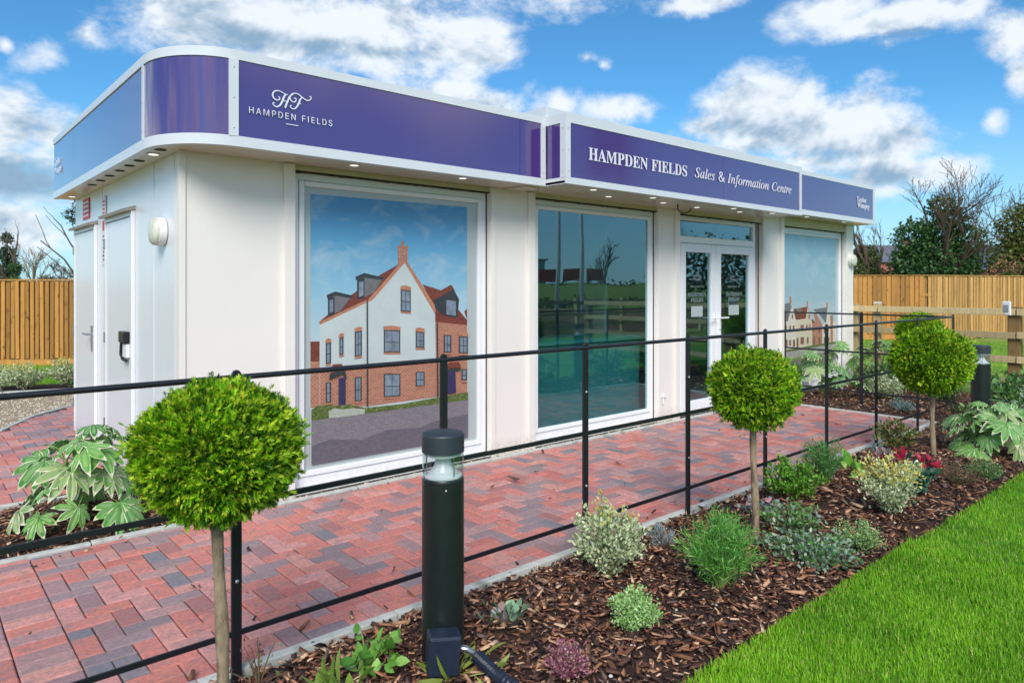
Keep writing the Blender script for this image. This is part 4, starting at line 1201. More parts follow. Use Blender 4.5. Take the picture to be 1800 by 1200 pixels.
    'sS': (447, [[224,-9,188,-7,156,-1,128,9,102,23,81,40,64,60,51,83,42,109,38,137,104,137,110,110,123,88,142,71,166,59,194,52,224,49,257,52,286,60,311,74,329,92,341,114,346,139,342,161,332,179,316,193,296,205,272,214,245,222,184,239,145,253,112,269,86,289,67,313,56,341,52,372,58,413,75,448,92,468,113,484,138,498,165,508,195,514,227,516,259,514,289,508,316,498,351,476,377,449,394,415,401,378,337,378,326,412,302,437,280,449,254,456,225,459,194,456,167,448,145,435,129,418,118,398,115,376,119,352,131,334,148,319,169,308,191,300,212,293,264,279,287,272,312,264,336,252,359,238,379,220,395,198,405,171,408,139,403,99,386,64,370,43,349,25,323,11,294,0,261,-7]]),
    'sT': (449, [[32,452,32,509,417,509,417,452,257,452,257,0,193,0,193,452]]),
    'sW': (686, [[155,0,16,509,82,509,163,196,170,171,175,145,181,120,187,94,192,67,197,40,189,40,194,67,200,94,205,120,211,145,218,171,224,196,306,509,380,509,462,196,468,171,474,145,480,120,486,94,492,67,497,40,488,40,493,67,499,94,504,120,510,145,523,196,603,509,670,509,530,0,455,0,368,323,359,356,351,391,346,417,341,445,336,475,350,475,345,446,340,420,335,395,327,359,318,323,230,0]]),
}

# ================================================================== THE SALES CABIN
M_WHITE = pbr("cream_white_cladding", rgb(236, 232, 226), 0.42, var=(2.2, 0.02), second=(rgb(222, 215, 203), 1.3, 0.6, 0.95), splash=(rgb(164, 150, 130), 0.16))
M_WHITE_END = pbr("glossy_white_cladding", rgb(230, 232, 237), 0.3, var=(2.0, 0.04), coat=0.15, stretch=(1, 1, 0.25), splash=(rgb(170, 160, 146), 0.22))
M_PVC = pbr("white_window_plastic", rgb(238, 240, 243), 0.28, var=(3, 0.02), splash=(rgb(176, 164, 148), 0.12))
M_ALU = pbr("satin_white_trim", rgb(212, 217, 223), 0.24, var=(3, 0.03), coat=0.2)
M_SOFFIT = pbr("soffit_board", rgb(214, 204, 190), 0.25, var=(3, 0.05), coat=0.3)
M_LINTEL = pbr("lintel_timber_paint", rgb(206, 198, 166), 0.6, var=(8, 0.10))
M_GAP = pbr("dark_gap_filler_and_shade", rgb(52, 46, 38), 0.95, var=(60, 0.5))
M_PURPLE = pbr("purple_fascia_sheet", rgb(68, 36, 116), 0.14, var=(1.5, 0.05), bump=(1.6, 0.10, 0.01), spec=0.8, coat=1.0)
M_LETTER = pbr("white_vinyl_letter", rgb(226, 228, 242), 0.35)
M_GHOST = pbr("faint_vinyl_letter", rgb(214, 220, 240), 0.14, spec=0.8, coat=1.0)
M_ETCH = pbr("etched_door_lettering", rgb(118, 134, 136), 0.6)
M_BLACK = pbr("black_plastic", rgb(26, 27, 30), 0.4)
M_BOX = pbr("blue_black_plastic", rgb(32, 42, 60), 0.42, var=(30, 0.15))
M_STEEL = pbr("brushed_steel", rgb(176, 178, 182), 0.3, metal=0.9)
M_DIRTYLENS = pbr("weathered_lamp_lens", rgb(216, 218, 204), 0.4, var=(14, 0.12), second=(rgb(166, 170, 140), 9, 0.5, 0.75))
M_ROOF = pbr("grey_roof_felt", rgb(110, 114, 120), 0.9, var=(6, 0.1))
M_INT = pbr("interior_wall", rgb(176, 192, 194), 0.8)
M_INTFLOOR = pbr("interior_floor", rgb(120, 126, 126), 0.6)
M_TEAL = pbr("teal_display_panel", rgb(64, 146, 148), 0.5)
M_PAPER = pbr("paper_notice", rgb(172, 184, 184), 0.7, var=(60, 0.06))
M_RED = pbr("red_safety_sign", rgb(206, 66, 84), 0.5, var=(40, 0.25))
M_PINK = pbr("faded_sign_white", rgb(232, 222, 226), 0.5)
M_FROST = pbr("frosted_vinyl", rgb(176, 186, 188), 0.18, spec=0.6, coat=0.3)
for _n in MATS['purple_fascia_sheet'].node_tree.nodes:
    if _n.type == 'BSDF_PRINCIPLED':
        _n.inputs['Coat IOR'].default_value = 1.75
        _n.inputs['Coat Roughness'].default_value = 0.12
GLASS = glass_mat("window_glass", (0.74, 0.86, 0.86), 0.15, 0.0, 0.14)
ml = bpy.data.materials.new("lit_downlight")
ml.use_nodes = True
ml.node_tree.nodes['Principled BSDF'].inputs['Emission Color'].default_value = (1, 0.95, 0.86, 1)
ml.node_tree.nodes['Principled BSDF'].inputs['Emission Strength'].default_value = 0.55
MATS['lit'] = ml

cabin = thing("sales_cabin", "long white single-storey sales cabin with purple fascia and rounded corner", "building")
WX = [(0.79, 2.66), (3.20, 5.13), (5.53, 7.44), (8.00, 10.00)]
XE, YB = 10.30, 3.60
ZS = 2.45
# walls -------------------------------------------------------------
piers = [(0.0, WX[0][0]), (WX[0][1], WX[1][0]), (WX[1][1], WX[2][0]), (WX[2][1], WX[3][0]), (WX[3][1], XE)]
for i, (a, b) in enumerate(piers):
    zt = ZS if i < 3 else 2.535
    MB().box(a, 0.0, -0.02, b, 0.12, 2.96).build("wall_panel", M_WHITE, cabin, bevel=0.004)
    sw = min(0.085, (b - a) * 0.3)
    if i < 4:                                      # upright cover strips at the window openings
        MB().box(b - sw, -0.028, -0.01, b - 0.002, -0.001, zt - 0.004).build("cover_strip", M_WHITE, cabin, bevel=0.003)
    if i > 0:
        MB().box(a + 0.002, -0.018, -0.01, a + 0.05, -0.001, zt - 0.004).build("cover_strip", M_WHITE, cabin, bevel=0.003)
MB().box(-0.012, -0.012, -0.01, 0.03, -0.001, ZS - 0.003).build("corner_trim", M_WHITE, cabin)
end = MB().box(-0.001, 0.122, -0.02, 0.12, YB, 2.96).build("end_wall", M_WHITE_END, cabin)
for y in (0.62, 2.32):
    MB().box(-0.005, y, 0.0, -0.002, y + 0.012, ZS - 0.004).build("cladding_joint", M_WHITE_END, end)
MB().box(XE - 0.12, 0.122, -0.02, XE, YB, 2.53).build("end_wall", M_WHITE, cabin)
MB().box(0.121, YB - 0.12, -0.02, XE - 0.121, YB, ZS).build("back_wall", M_WHITE, cabin)
# inside
MB().box(0.13, 0.13, -0.02, XE - 0.13, YB - 0.13, 0.03).build("interior_floor", M_INTFLOOR, cabin)
MB().box(0.13, YB - 0.16, 0.04, XE - 0.13, YB - 0.13, 2.40).build("interior_wall", M_INT, cabin)
MB().box(2.9, 0.2, 0.04, 2.95, YB - 0.2, 2.40).build("interior_partition", M_INT, cabin)
MB().box(5.25, 0.9, 0.04, 5.30, YB - 0.2, 2.40).build("interior_partition", M_INT, cabin)
MB().box(0.13, 0.13, 2.41, XE - 0.13, YB - 0.13, 2.44).build("interior_ceiling", M_INT, cabin)
desk = MB().box(3.3, 0.28, 0.04, 5.15, 0.8, 0.94)
desk.box(3.26, 0.24, 0.941, 5.19, 0.85, 0.98)
desk.build("reception_desk", M_TEAL, cabin)


# frames ------------------------------------------------------------
def frame_boxes(mb, x0, z0, x1, z1, w, ya, yb, wb=None):
    wb = wb or w
    mb.box(x0, ya, z0, x0 + w, yb, z1)
    mb.box(x1 - w, ya, z0, x1, yb, z1)
    mb.box(x0 + w, ya, z1 - w, x1 - w, yb, z1)
    mb.box(x0 + w, ya, z0, x1 - w, yb, z0 + wb)
    return mb


def window(x0, x1, z0=0.04, z1=2.40, label=None):
    m = frame_boxes(MB(), x0 + 0.004, z0, x1 - 0.004, z1, 0.055, 0.058, 0.115, 0.075)
    w = m.build("window", M_PVC, cabin, bevel=0.004)
    if label:
        w['label'] = label
    m = frame_boxes(MB(), x0 + 0.062, z0 + 0.078, x1 - 0.062, z1 - 0.058, 0.04, 0.045, 0.10)
    m.build("glazing_bead", M_PVC, w, bevel=0.006)
    MB().box(x0 + 0.006, -0.012, z0 - 0.035, x1 - 0.006, 0.10, z0 - 0.004).build("sill", M_PVC, w, bevel=0.004)
    return w


windows = [window(*WX[0], label="window covered by a printed picture of a new house"), window(*WX[1], label="clear window reflecting the garden and sky"),
           None, window(*WX[3], label="window covered by a printed picture of a row of houses")]
for (a, b), zt in zip(WX, (ZS, ZS, 2.53, 2.53)):
    MB().box(a + 0.001, 0.012, 2.405, b - 0.001, 0.118, 2.955).build("lintel", M_LINTEL, cabin)
    jag = MB()
    n = 46
    pts = [(a + (b - a) * i / n, 2.404 - abs(rng.gauss(0, 0.004)) - 0.003) for i in range(n + 1)]
    for p, q in zip(pts, pts[1:]):
        jag.add([(p[0], 0.006, 2.407), (q[0], 0.006, 2.407), (q[0], 0.006, q[1]), (p[0], 0.006, p[1]),
                 (p[0], 0.05, 2.407), (q[0], 0.05, 2.407), (q[0], 0.05, q[1]), (p[0], 0.05, p[1])],
                [(0, 3, 2, 1), (4, 5, 6, 7), (0, 1, 5, 4), (2, 3, 7, 6)])
    jag.build("sealant_gap", M_GAP, cabin)
    MB().box(a + 0.003, 0.02, -0.015, b - 0.003, 0.118, 0.004).build("plinth", M_WHITE, cabin)
    MB().box(b - 0.009, 0.050, 0.01, b - 0.001, 0.0575, 2.40).build("painted_shadow_strip", M_GAP, cabin)  # dark strip painted in for the shade where reveal meets frame
# glass
MB().box(3.26, 0.068, 0.12, 5.07, 0.074, 2.38).build("pane", GLASS, windows[1])


# prints ------------------------------------------------------------
def grad_mat(name, stops, z0, z1, cloud=0.0, cloudcol=(0.8, 0.85, 0.9)):
    m = bpy.data.materials.new(name)
    m.use_nodes = True
    t = m.node_tree
    b = t.nodes['Principled BSDF']
    b.inputs['Roughness'].default_value = 0.16
    b.inputs['Coat Weight'].default_value = 0.2
    ge = t.nodes.new('ShaderNodeNewGeometry')
    sx = t.nodes.new('ShaderNodeSeparateXYZ')
    t.links.new(ge.outputs['Position'], sx.inputs[0])
    mr = t.nodes.new('ShaderNodeMapRange')
    mr.inputs['From Min'].default_value = z0
    mr.inputs['From Max'].default_value = z1
    t.links.new(sx.outputs[2], mr.inputs[0])
    cr = t.nodes.new('ShaderNodeValToRGB')
    el = cr.color_ramp.elements
    el[0].position, el[0].color = stops[0][0], (*stops[0][1], 1)
    el[1].position, el[1].color = stops[-1][0], (*stops[-1][1], 1)
    for p, c in stops[1:-1]:
        e = el.new(p)
        e.color = (*c, 1)
    t.links.new(mr.outputs[0], cr.inputs[0])
    mp = t.nodes.new('ShaderNodeMapping')
    mp.inputs['Scale'].default_value = (1.0, 1, 1.9)
    t.links.new(ge.outputs['Position'], mp.inputs[0])
    nz = t.nodes.new('ShaderNodeTexNoise')
    nz.inputs['Scale'].default_value = 2.6
    nz.inputs['Detail'].default_value = 7
    nz.inputs['Roughness'].default_value = 0.6
    nz.inputs['Distortion'].default_value = 0.5
    t.links.new(mp.outputs[0], nz.inputs['Vector'])
    m2 = t.nodes.new('ShaderNodeMapRange')
    m2.inputs['From Min'].default_value = 0.50
    m2.inputs['From Max'].default_value = 0.78
    m2.inputs['To Max'].default_value = cloud
    t.links.new(nz.outputs['Fac'], m2.inputs[0])
    mx = t.nodes.new('ShaderNodeMix')
    mx.data_type = 'RGBA'
    t.links.new(m2.outputs[0], mx.inputs['Factor'])
    t.links.new(cr.outputs[0], mx.inputs['A'])
    mx.inputs['B'].default_value = (*cloudcol, 1)
    t.links.new(mx.outputs['Result'], b.inputs['Base Color'])
    return m


def ink(name, c, var=None, second=None):
    return pbr("print_" + name, c, 0.2, var=var, second=second, coat=0.2)


def brick_ink(name, c1, c2, mortar, scale=16):
    m = bpy.data.materials.new("print_" + name)
    m.use_nodes = True
    t = m.node_tree
    b = t.nodes['Principled BSDF']
    b.inputs['Roughness'].default_value = 0.2
    b.inputs['Coat Weight'].default_value = 0.2
    ge = t.nodes.new('ShaderNodeNewGeometry')
    sx = t.nodes.new('ShaderNodeSeparateXYZ')
    cx = t.nodes.new('ShaderNodeCombineXYZ')
    t.links.new(ge.outputs['Position'], sx.inputs[0])
    t.links.new(sx.outputs[0], cx.inputs[0])
    t.links.new(sx.outputs[2], cx.inputs[1])
    br = t.nodes.new('ShaderNodeTexBrick')
    br.inputs['Scale'].default_value = scale
    br.inputs['Mortar Size'].default_value = 0.03
    br.inputs['Color1'].default_value = (*c1, 1)
    br.inputs['Color2'].default_value = (*c2, 1)
    br.inputs['Mortar'].default_value = (*mortar, 1)
    t.links.new(cx.outputs[0], br.inputs['Vector'])
    t.links.new(br.outputs[0], b.inputs['Base Color'])
    return m


INK = {
    'SKY': grad_mat("print_sky", [(0.0, rgb(202, 210, 210)), (0.42, rgb(182, 204, 212)), (0.62, rgb(140, 188, 212)), (0.82, rgb(94, 162, 206)), (1.0, rgb(66, 136, 194))], 0.3, 2.27, 0.75, rgb(188, 206, 214)),
    'SKY4': grad_mat("print_pale_sky", [(0.0, rgb(170, 190, 198)), (0.5, rgb(152, 188, 202)), (1.0, rgb(132, 182, 206))], 0.9, 2.35, 0.7, rgb(190, 208, 214)),
    'BRICK': brick_ink("brickwork", rgb(178, 116, 94), rgb(156, 96, 80), rgb(186, 156, 138)),
    'ROOF': brick_ink("roof_tile", rgb(138, 76, 66), rgb(116, 62, 56), rgb(92, 52, 50), 24), 'ORANGE': ink("orange_brick", rgb(180, 126, 102), (40, 0.25)),
    'WHITE': ink("render", rgb(192, 204, 204), (5, 0.07)), 'WHITE4': ink("pale_render", rgb(212, 206, 192), (20, 0.08)),
    'DARK': ink("dark_frame", rgb(58, 62, 70)), 'CHEEK': ink("lead_grey", rgb(112, 112, 116), (20, 0.12)),
    'GLASS': ink("pane", rgb(122, 136, 152), (14, 0.35)), 'PURPLE': ink("door", rgb(62, 54, 92)),
    'HEDGE': ink("hedge", rgb(86, 102, 58), (60, 0.5), (rgb(130, 140, 90), 40, 0.5, 0.7)), 'HEDGE4': ink("verge", rgb(120, 142, 92), (40, 0.3)),
    'SILL': ink("white_flowers", rgb(168, 176, 164), (90, 0.5)),
    'ROAD': brick_ink("block_road", rgb(140, 136, 142), rgb(124, 120, 128), rgb(106, 102, 110), 20), 'SHADOW': brick_ink("dark_road", rgb(112, 109, 120), rgb(100, 97, 109), rgb(88, 85, 96), 20),
    'ROAD4': ink("pale_road", rgb(158, 158, 156), (10, 0.10)), 'SHADOW4': ink("grey_road", rgb(118, 118, 116), (10, 0.15)),
    'CREAM': ink("cream_render", rgb(204, 194, 172), (20, 0.08)), 'SLATE': ink("slate", rgb(106, 112, 122), (30, 0.2)), 'WIN4': ink("window_brick", rgb(128, 92, 84), (40, 0.3)),
}


def printed(name, polys, y0, parent):
    mb = MB()
    mats = []
    y = y0
    for k, (c, poly) in enumerate(polys):
        if INK[c] not in mats:
            mats.append(INK[c])
        mb.mi = mats.index(INK[c])
        y -= 0.00012
        mb.add([(p[0], y, p[1]) for p in poly], [tuple(reversed(range(len(poly))))] if False else [tuple(range(len(poly)))])
    o = mb.build(name, mats, parent)
    import bmesh
    bm = bmesh.new()
    bm.from_mesh(o.data)
    bmesh.ops.triangulate(bm, faces=bm.faces[:])
    bmesh.ops.recalc_face_normals(bm, faces=[])
    bm.to_mesh(o.data)
    bm.free()
    for p in o.data.polygons:
        if p.normal.y > 0:
            p.flip()
    return o


MB().box(0.85, 0.070, 0.12, 2.60, 0.076, 2.38).build("pane", M_FROST, windows[0])
MB().box(8.06, 0.070, 0.12, 9.94, 0.076, 2.38).build("pane", M_FROST, windows[3])
pr = printed("picture_print", PRINT_HOUSE, 0.0690, windows[0])
pr['label'] = "print of a cream and brick new house with red roof under blue sky"
pr = printed("picture_print", PRINT_STREET, 0.0690, windows[3])
pr['label'] = "print of a street of gabled houses under pale sky"


# lettering ---------------------------------------------------------
def outlines(text, style, size, spacing=0.0, xs=1.0):
    """Polylines of a line of text, starting at x = 0."""
    x, polys = 0.0, []
    for ch in text:
        if ch == ' ':
            x += 0.22 * size * xs + spacing
            continue
        adv, ps = GLYPHS[style + ch]
        for p in ps:
            polys.append([(x + p[i] * size * xs / 1000, p[i + 1] * size / 1000) for i in range(0, len(p), 2)])
        x += adv * size * xs / 1000 + spacing
    return polys, x - spacing


def letter_mesh(name, polys, mat, parent, origin, xdir, depth=0.003):
    cu = bpy.data.curves.new("lettering", 'CURVE')
    cu.dimensions = '2D'
    cu.fill_mode = 'BOTH'
    cu.extrude = depth / 2
    for p in polys:
        s = cu.splines.new('POLY')
        s.points.add(len(p) - 1)
        s.points.foreach_set('co', [c for q in p for c in (q[0], q[1], 0.0, 1.0)])
        s.use_cyclic_u = True
    tmp = bpy.data.objects.new("tmp", cu)
    COL.objects.link(tmp)
    dg = bpy.context.evaluated_depsgraph_get()
    me = bpy.data.meshes.new_from_object(tmp.evaluated_get(dg))
    bpy.data.objects.remove(tmp)
    bpy.data.curves.remove(cu)
    X = Vector(xdir)
    Z = Vector((0, 0, 1))
    N = X.cross(Z)
    me.transform(Matrix(((X.x, Z.x, N.x, origin[0]), (X.y, Z.y, N.y, origin[1]), (X.z, Z.z, N.z, origin[2]), (0, 0, 0, 1))))
    me.materials.clear()
    me.materials.append(mat)
    me.name = name
    return link(name, me, parent)


def write(name, text, style, x0, x1, z, cap, y, mat, parent, xs=None):
    """A line of text fitted between x0 and x1 with a given capital height, on the plane facing -Y ."""
    size = cap / {'b': 0.455, 'i': 0.463, 's': 0.509}[style]
    sp = 0.0
    if xs is None:
        _, w = outlines(text, style, size)
        xs = (x1 - x0) / w
    else:
        _, w = outlines(text, style, size, 0, xs)
        sp = ((x1 - x0) - w) / (len(text) - 1)
    x = x0
    for word in text.split(' '):             # each word a piece of its own; widely spaced letters one by one
        for bit in (word if sp > 0.004 else [word]):
            polys, w = outlines(bit, style, size, sp, xs)
            letter_mesh(name, polys, mat, parent, (x, y, z), (1, 0, 0))
            x += w + sp
        x += 0.22 * size * xs + sp


# canopy ------------------------------------------------------------
YF, XF = -0.41, -0.20
CX, CY, RX, RY = 0.23, 0.09, 0.43, 0.50
arc = [(CX - RX * math.cos(a), CY - RY * math.sin(a)) for a in np.linspace(0, PI / 2, 15)]
XL = 2.965
outline = [(XF, YB)] + arc + [(XL, YF)]
# soffits
s1 = MB().prism([(-0.003, YB), (XF + 0.012, YB)] + [(x + 0.008, y + 0.008) for x, y in arc] + [(XL, YF + 0.012), (XL, -0.002), (-0.003, -0.002)], ZS, ZS + 0.02)
sof = s1.build("soffit", M_SOFFIT, cabin)
YC, YR = -0.66, -0.33
XC1 = 7.23
sof2 = MB().box(XL + 0.002, YC + 0.012, ZS + 0.001, XC1, -0.002, ZS + 0.022).build("soffit", M_SOFFIT, cabin)
sof3 = MB().box(XC1 + 0.002, YR + 0.012, 2.537, XE, -0.002, 2.556).build("soffit", M_SOFFIT, cabin)
MB().box(XL - 0.16, -0.30, ZS - 0.010, XL + 0.02, -0.012, ZS - 0.002).build("soffit_flap", M_SOFFIT, cabin)
# roof deck and upstand over the middle
MB().prism([(XF + 0.04, YB), *[(x + 0.03, y + 0.03) for x, y in arc], (XL, YF + 0.04), (XL + 0.01, -0.26), (XE, -0.26), (XE, YB)], 2.985, 3.03).build("roof_deck", M_ROOF, cabin)
up = MB().box(XL + 0.01, -0.40, 3.035, XC1 - 0.01, -0.36, 3.162)
up.box(XL + 0.01, -0.357, 3.035, XL + 0.05, 0.3, 3.162)
up.build("roof_upstand", M_ALU, cabin)
MB().lathe([(0.05, 3.03), (0.05, 3.20), (0.085, 3.24), (0.085, 3.27), (0.02, 3.28)], 12, (0.05, 3.05, 0)).build("roof_vent", M_BLACK, cabin)


def fascia(pth, z0, p0, p1, z1, panels, divs):
    """White bottom and top rails with purple sheet between them."""
    lo = MB().strip(pth, z0, p0, 0.05).build("bottom_trim", M_ALU, cabin)
    hi = MB().strip(pth, p1, z1, 0.05).build("top_trim", M_ALU, cabin)
    for o in (lo, hi):
        auto_smooth(o, 30)
    outp = []
    for pl in panels:
        inner = MB().strip(offset(pl, 0.008), p0 - 0.004, p1 + 0.004, 0.02)
        outp.append(auto_smooth(inner.build("fascia_panel", M_PURPLE, cabin), 30))
    for d in divs:
        o = MB().strip(offset(d, -0.002), p0 - 0.002, p1 + 0.002, 0.03).build("divider_strip", M_ALU, cabin)
        (xa, ya), (xb, yb) = d[0], d[-1]
        nx_, ny_ = (yb - ya), -(xb - xa)
        L = math.hypot(nx_, ny_)
        nx_, ny_ = nx_ / L, ny_ / L
        for h in (p0 + 0.05, (p0 + p1) / 2, p1 - 0.05):
            r = MB().lathe([(0.0045, 0.0), (0.004, 0.002), (0.002, 0.003)], 8)
            q = r.build("rivet", M_STEEL, o)
            q.matrix_local = Matrix.Translation(((xa + xb) / 2 + nx_ * 0.003, (ya + yb) / 2 + ny_ * 0.003, h)) @ Vector((nx_, ny_, 0)).to_track_quat('Z', 'Y').to_matrix().to_4x4()
    return outp


def offset(pth, d):
    res = []
    n = len(pth)
    for i in range(n):
        a = Vector(pth[max(i - 1, 0)])
        b = Vector(pth[min(i + 1, n - 1)])
        t = (b - a).normalized()
        res.append((pth[i][0] - t.y * d, pth[i][1] + t.x * d))
    return res


P0, P1, Z1 = 2.512, 3.000, 3.060
front1 = fascia(outline, ZS - 0.005, P0, P1, Z1,
                [[(XF, YB - 0.005), (XF, 2.532)], [(XF, 2.528), (XF, 0.125)], [(XF, 0.118)] + arc + [(0.235, YF)], [(0.24, YF), (2.66, YF)], [(2.664, YF), (XL - 0.05, YF)]],
                [[(XF, 0.135), (XF, 0.10)], [(0.175, YF + 0.001), (0.235, YF)], [(XL - 0.055, YF), (XL - 0.002, YF)]])
centre = fascia([(XL + 0.002, YF + 0.03), (XL + 0.002, YC), (XC1, YC), (XC1, -0.05)], ZS - 0.004, 2.503, 2.98, 3.06,
                [[(XL + 0.002, YF), (XL + 0.002, YC + 0.03)], [(XL + 0.03, YC), (5.449, YC)], [(5.452, YC), (XC1 - 0.02, YC)], [(XC1, YC + 0.02), (XC1, -0.05)]],
                [[(XL + 0.002, YC + 0.07), (XL + 0.002, YC + 0.0)], [(XL + 0.003, YC), (XL + 0.06, YC)], [(XC1 - 0.05, YC), (XC1 - 0.002, YC)]])
right = fascia([(XC1 + 0.004, YR), (XE + 0.0, YR), (XE, 0.4)], 2.530, 2.60, 3.075, 3.135,
               [[(XC1 + 0.01, YR), (XE - 0.03, YR)], [(XE, YR + 0.04), (XE, 0.4)]],
               [[(XE - 0.05, YR), (XE - 0.002, YR)]])
# soft ripples where the film has been stuck badly
# writing on the fascia
fy = YF - 0.001
write("lettering", "HAMPDEN FIELDS", 's', 0.297, 0.889, 2.670, 0.041, fy, M_LETTER, front1[3], xs=0.92)
letter_mesh("lettering", [[(0, 0), (0.086, 0), (0.086, 0.005), (0, 0.005)]], M_LETTER, front1[3], (0.549, fy, 2.634), (1, 0, 0))
MONO = [[(0.496, 2.81, 0.0021), (0.506, 2.806, 0.0031), (0.504, 2.795, 0.0036), (0.492, 2.786, 0.0036), (0.473, 2.789, 0.0042), (0.46, 2.804, 0.0052), (0.459, 2.823, 0.0047), (0.469, 2.839, 0.0042), (0.486, 2.848, 0.0036), (0.508, 2.848, 0.0031), (0.531, 2.839, 0.0029), (0.547, 2.834, 0.0029), (0.561, 2.835, 0.0026)],
        [(0.553, 2.835, 0.0031), (0.539, 2.822, 0.0057), (0.529, 2.797, 0.0062), (0.519, 2.773, 0.0062), (0.506, 2.753, 0.0052), (0.486, 2.741, 0.0042), (0.469, 2.745, 0.0036), (0.46, 2.755, 0.0036), (0.463, 2.764, 0.0031), (0.473, 2.765, 0.0026)],
        [(0.521, 2.786, 0.0021), (0.54, 2.788, 0.0021), (0.559, 2.789, 0.0021)],
        [(0.605, 2.847, 0.0021), (0.587, 2.836, 0.0036), (0.573, 2.82, 0.0052), (0.563, 2.795, 0.0057), (0.553, 2.771, 0.0062), (0.543, 2.743, 0.0057)],
        [(0.603, 2.818, 0.0021), (0.615, 2.82, 0.0026), (0.62, 2.811, 0.0031), (0.613, 2.796, 0.0034), (0.597, 2.792, 0.0036), (0.583, 2.801, 0.0039), (0.577, 2.817, 0.0036), (0.585, 2.838, 0.0034), (0.603, 2.85, 0.0031), (0.627, 2.853, 0.0034), (0.651, 2.842, 0.0036), (0.676, 2.827, 0.0039), (0.7, 2.819, 0.0036), (0.721, 2.827, 0.0031), (0.729, 2.842, 0.0029), (0.723, 2.851, 0.0026), (0.715, 2.845, 0.0021)],
        [(0.663, 2.832, 0.0031), (0.651, 2.82, 0.0047), (0.643, 2.798, 0.0057), (0.631, 2.773, 0.0052), (0.615, 2.752, 0.0042), (0.599, 2.745, 0.0036), (0.583, 2.751, 0.0034), (0.58, 2.762, 0.0031), (0.589, 2.767, 0.0023)],
        [(0.627, 2.785, 0.0018), (0.641, 2.787, 0.002), (0.655, 2.788, 0.0023)]]
mono = MB()
for k, st in enumerate(MONO):
    pts = []
    for i in range(len(st) - 1):
        p = [st[max(i - 1, 0)], st[i], st[i + 1], st[min(i + 2, len(st) - 1)]]
        for s in range(5):
            u = s / 5
            pts.append(tuple(0.5 * (2 * p[1][c] + (p[2][c] - p[0][c]) * u + (2 * p[0][c] - 5 * p[1][c] + 4 * p[2][c] - p[3][c]) * u * u
                                    + (-p[0][c] + 3 * p[1][c] - 3 * p[2][c] + p[3][c]) * u ** 3) for c in range(3)))
    pts.append(st[-1])
    yk = fy - 0.0006 - 0.00015 * k
    vs, fs = [], []
    for i, (x, z, w) in enumerate(pts):
        a, b = pts[max(i - 1, 0)], pts[min(i + 1, len(pts) - 1)]
        d = Vector((b[0] - a[0], b[1] - a[1])).normalized()
        for yv, s in ((yk, 1), (yk, -1), (yk + 0.003, -1), (yk + 0.003, 1)):
            vs.append((x - d.y * w * s, yv, z + d.x * w * s))
    for i in range(len(pts) - 1):
        for q in range(4):
            fs.append((i * 4 + q, i * 4 + 4 + q, i * 4 + 4 + (q + 1) % 4, i * 4 + (q + 1) % 4))
    fs += [(0, 1, 2, 3), tuple(len(vs) - 4 + q for q in (3, 2, 1, 0))]
    mono.add(vs, fs)
mono.build("monogram", M_LETTER, front1[3])
cy_ = YC - 0.001
write("lettering", "HAMPDEN FIELDS", 'b', 3.255, 4.762, 2.684, 0.110, cy_, M_LETTER, centre[1])
w_all, t_all = 2.07, "Sales & Information Centre"
size_i = 0.104 / 0.463
_, w0 = outlines(t_all, 'i', size_i)
k_i = w_all / w0
xw = 4.895
for word, pn in (("Sales", 1), ("&", 1), ("Information", 2), ("Centre", 2)):
    pl, ww = outlines(word, 'i', size_i, 0, k_i)
    letter_mesh("lettering", pl, M_LETTER, centre[pn], (xw, cy_, 2.694), (1, 0, 0))
    xw += ww + 0.22 * size_i * k_i
ry_ = YR - 0.001
write("lettering", "Taylor", 'b', 9.64, 9.985, 2.846, 0.080, ry_, M_LETTER, right[0])
write("lettering", "Wimpey", 'b', 9.66, 10.10, 2.757, 0.080, ry_, M_LETTER, right[0])
pl, _ = outlines("Taylor", 'b', 0.16, 0, 1.0)
letter_mesh("lettering", pl, M_GHOST, front1[0], (XF - 0.001, 3.50, 2.765), (0, -1, 0))
pl, _ = outlines("Wimpey", 'b', 0.16, 0, 1.0)
letter_mesh("lettering", pl, M_GHOST, front1[0], (XF - 0.001, 3.49, 2.680), (0, -1, 0))

# downlights and vents in the soffit
for (x, y, lit) in [(-0.10, 0.25, 1), (1.139, -0.26, 1), (2.125, -0.29, 1), (3.467, -0.527, 1), (3.954, -0.29, 1), (4.361, -0.528, 1), (4.798, -0.33, 1),
                    (5.443, -0.315, 1), (5.865, -0.528, 1), (6.25, -0.371, 1), (6.694, -0.55, 1), (-0.09, 3.25, 1)]:
    z = ZS if x < XL else ZS + 0.001
    ring = MB().lathe([(0.045, z - 0.006), (0.045, z - 0.0005), (0.03, z - 0.0008)], 20, (x, y, 0)).build("downlight", M_ALU, sof if x < XL else sof2)
    MB().lathe([(0.031, z - 0.0075), (0.031, z - 0.0062), (0.005, z - 0.0061)], 16, (x, y, 0)).build("lens", MATS['lit'], ring)
for (x, y) in [(8.3, -0.2), (9.5, -0.2)]:
    ring = MB().lathe([(0.045, 2.531), (0.045, 2.5365), (0.03, 2.536)], 20, (x, y, 0)).build("downlight", M_ALU, sof3)
    MB().lathe([(0.031, 2.5295), (0.031, 2.5308), (0.005, 2.5309)], 16, (x, y, 0)).build("lens", MATS['lit'], ring)
for y in (0.60, 0.88, 1.18, 1.52, 1.86, 2.2, 0.06):
    MB().lathe([(0.036, ZS - 0.004), (0.036, ZS - 0.0005), (0.02, ZS - 0.0006)], 16, (-0.105, y, 0)).build("soffit_vent", M_GAP, sof)

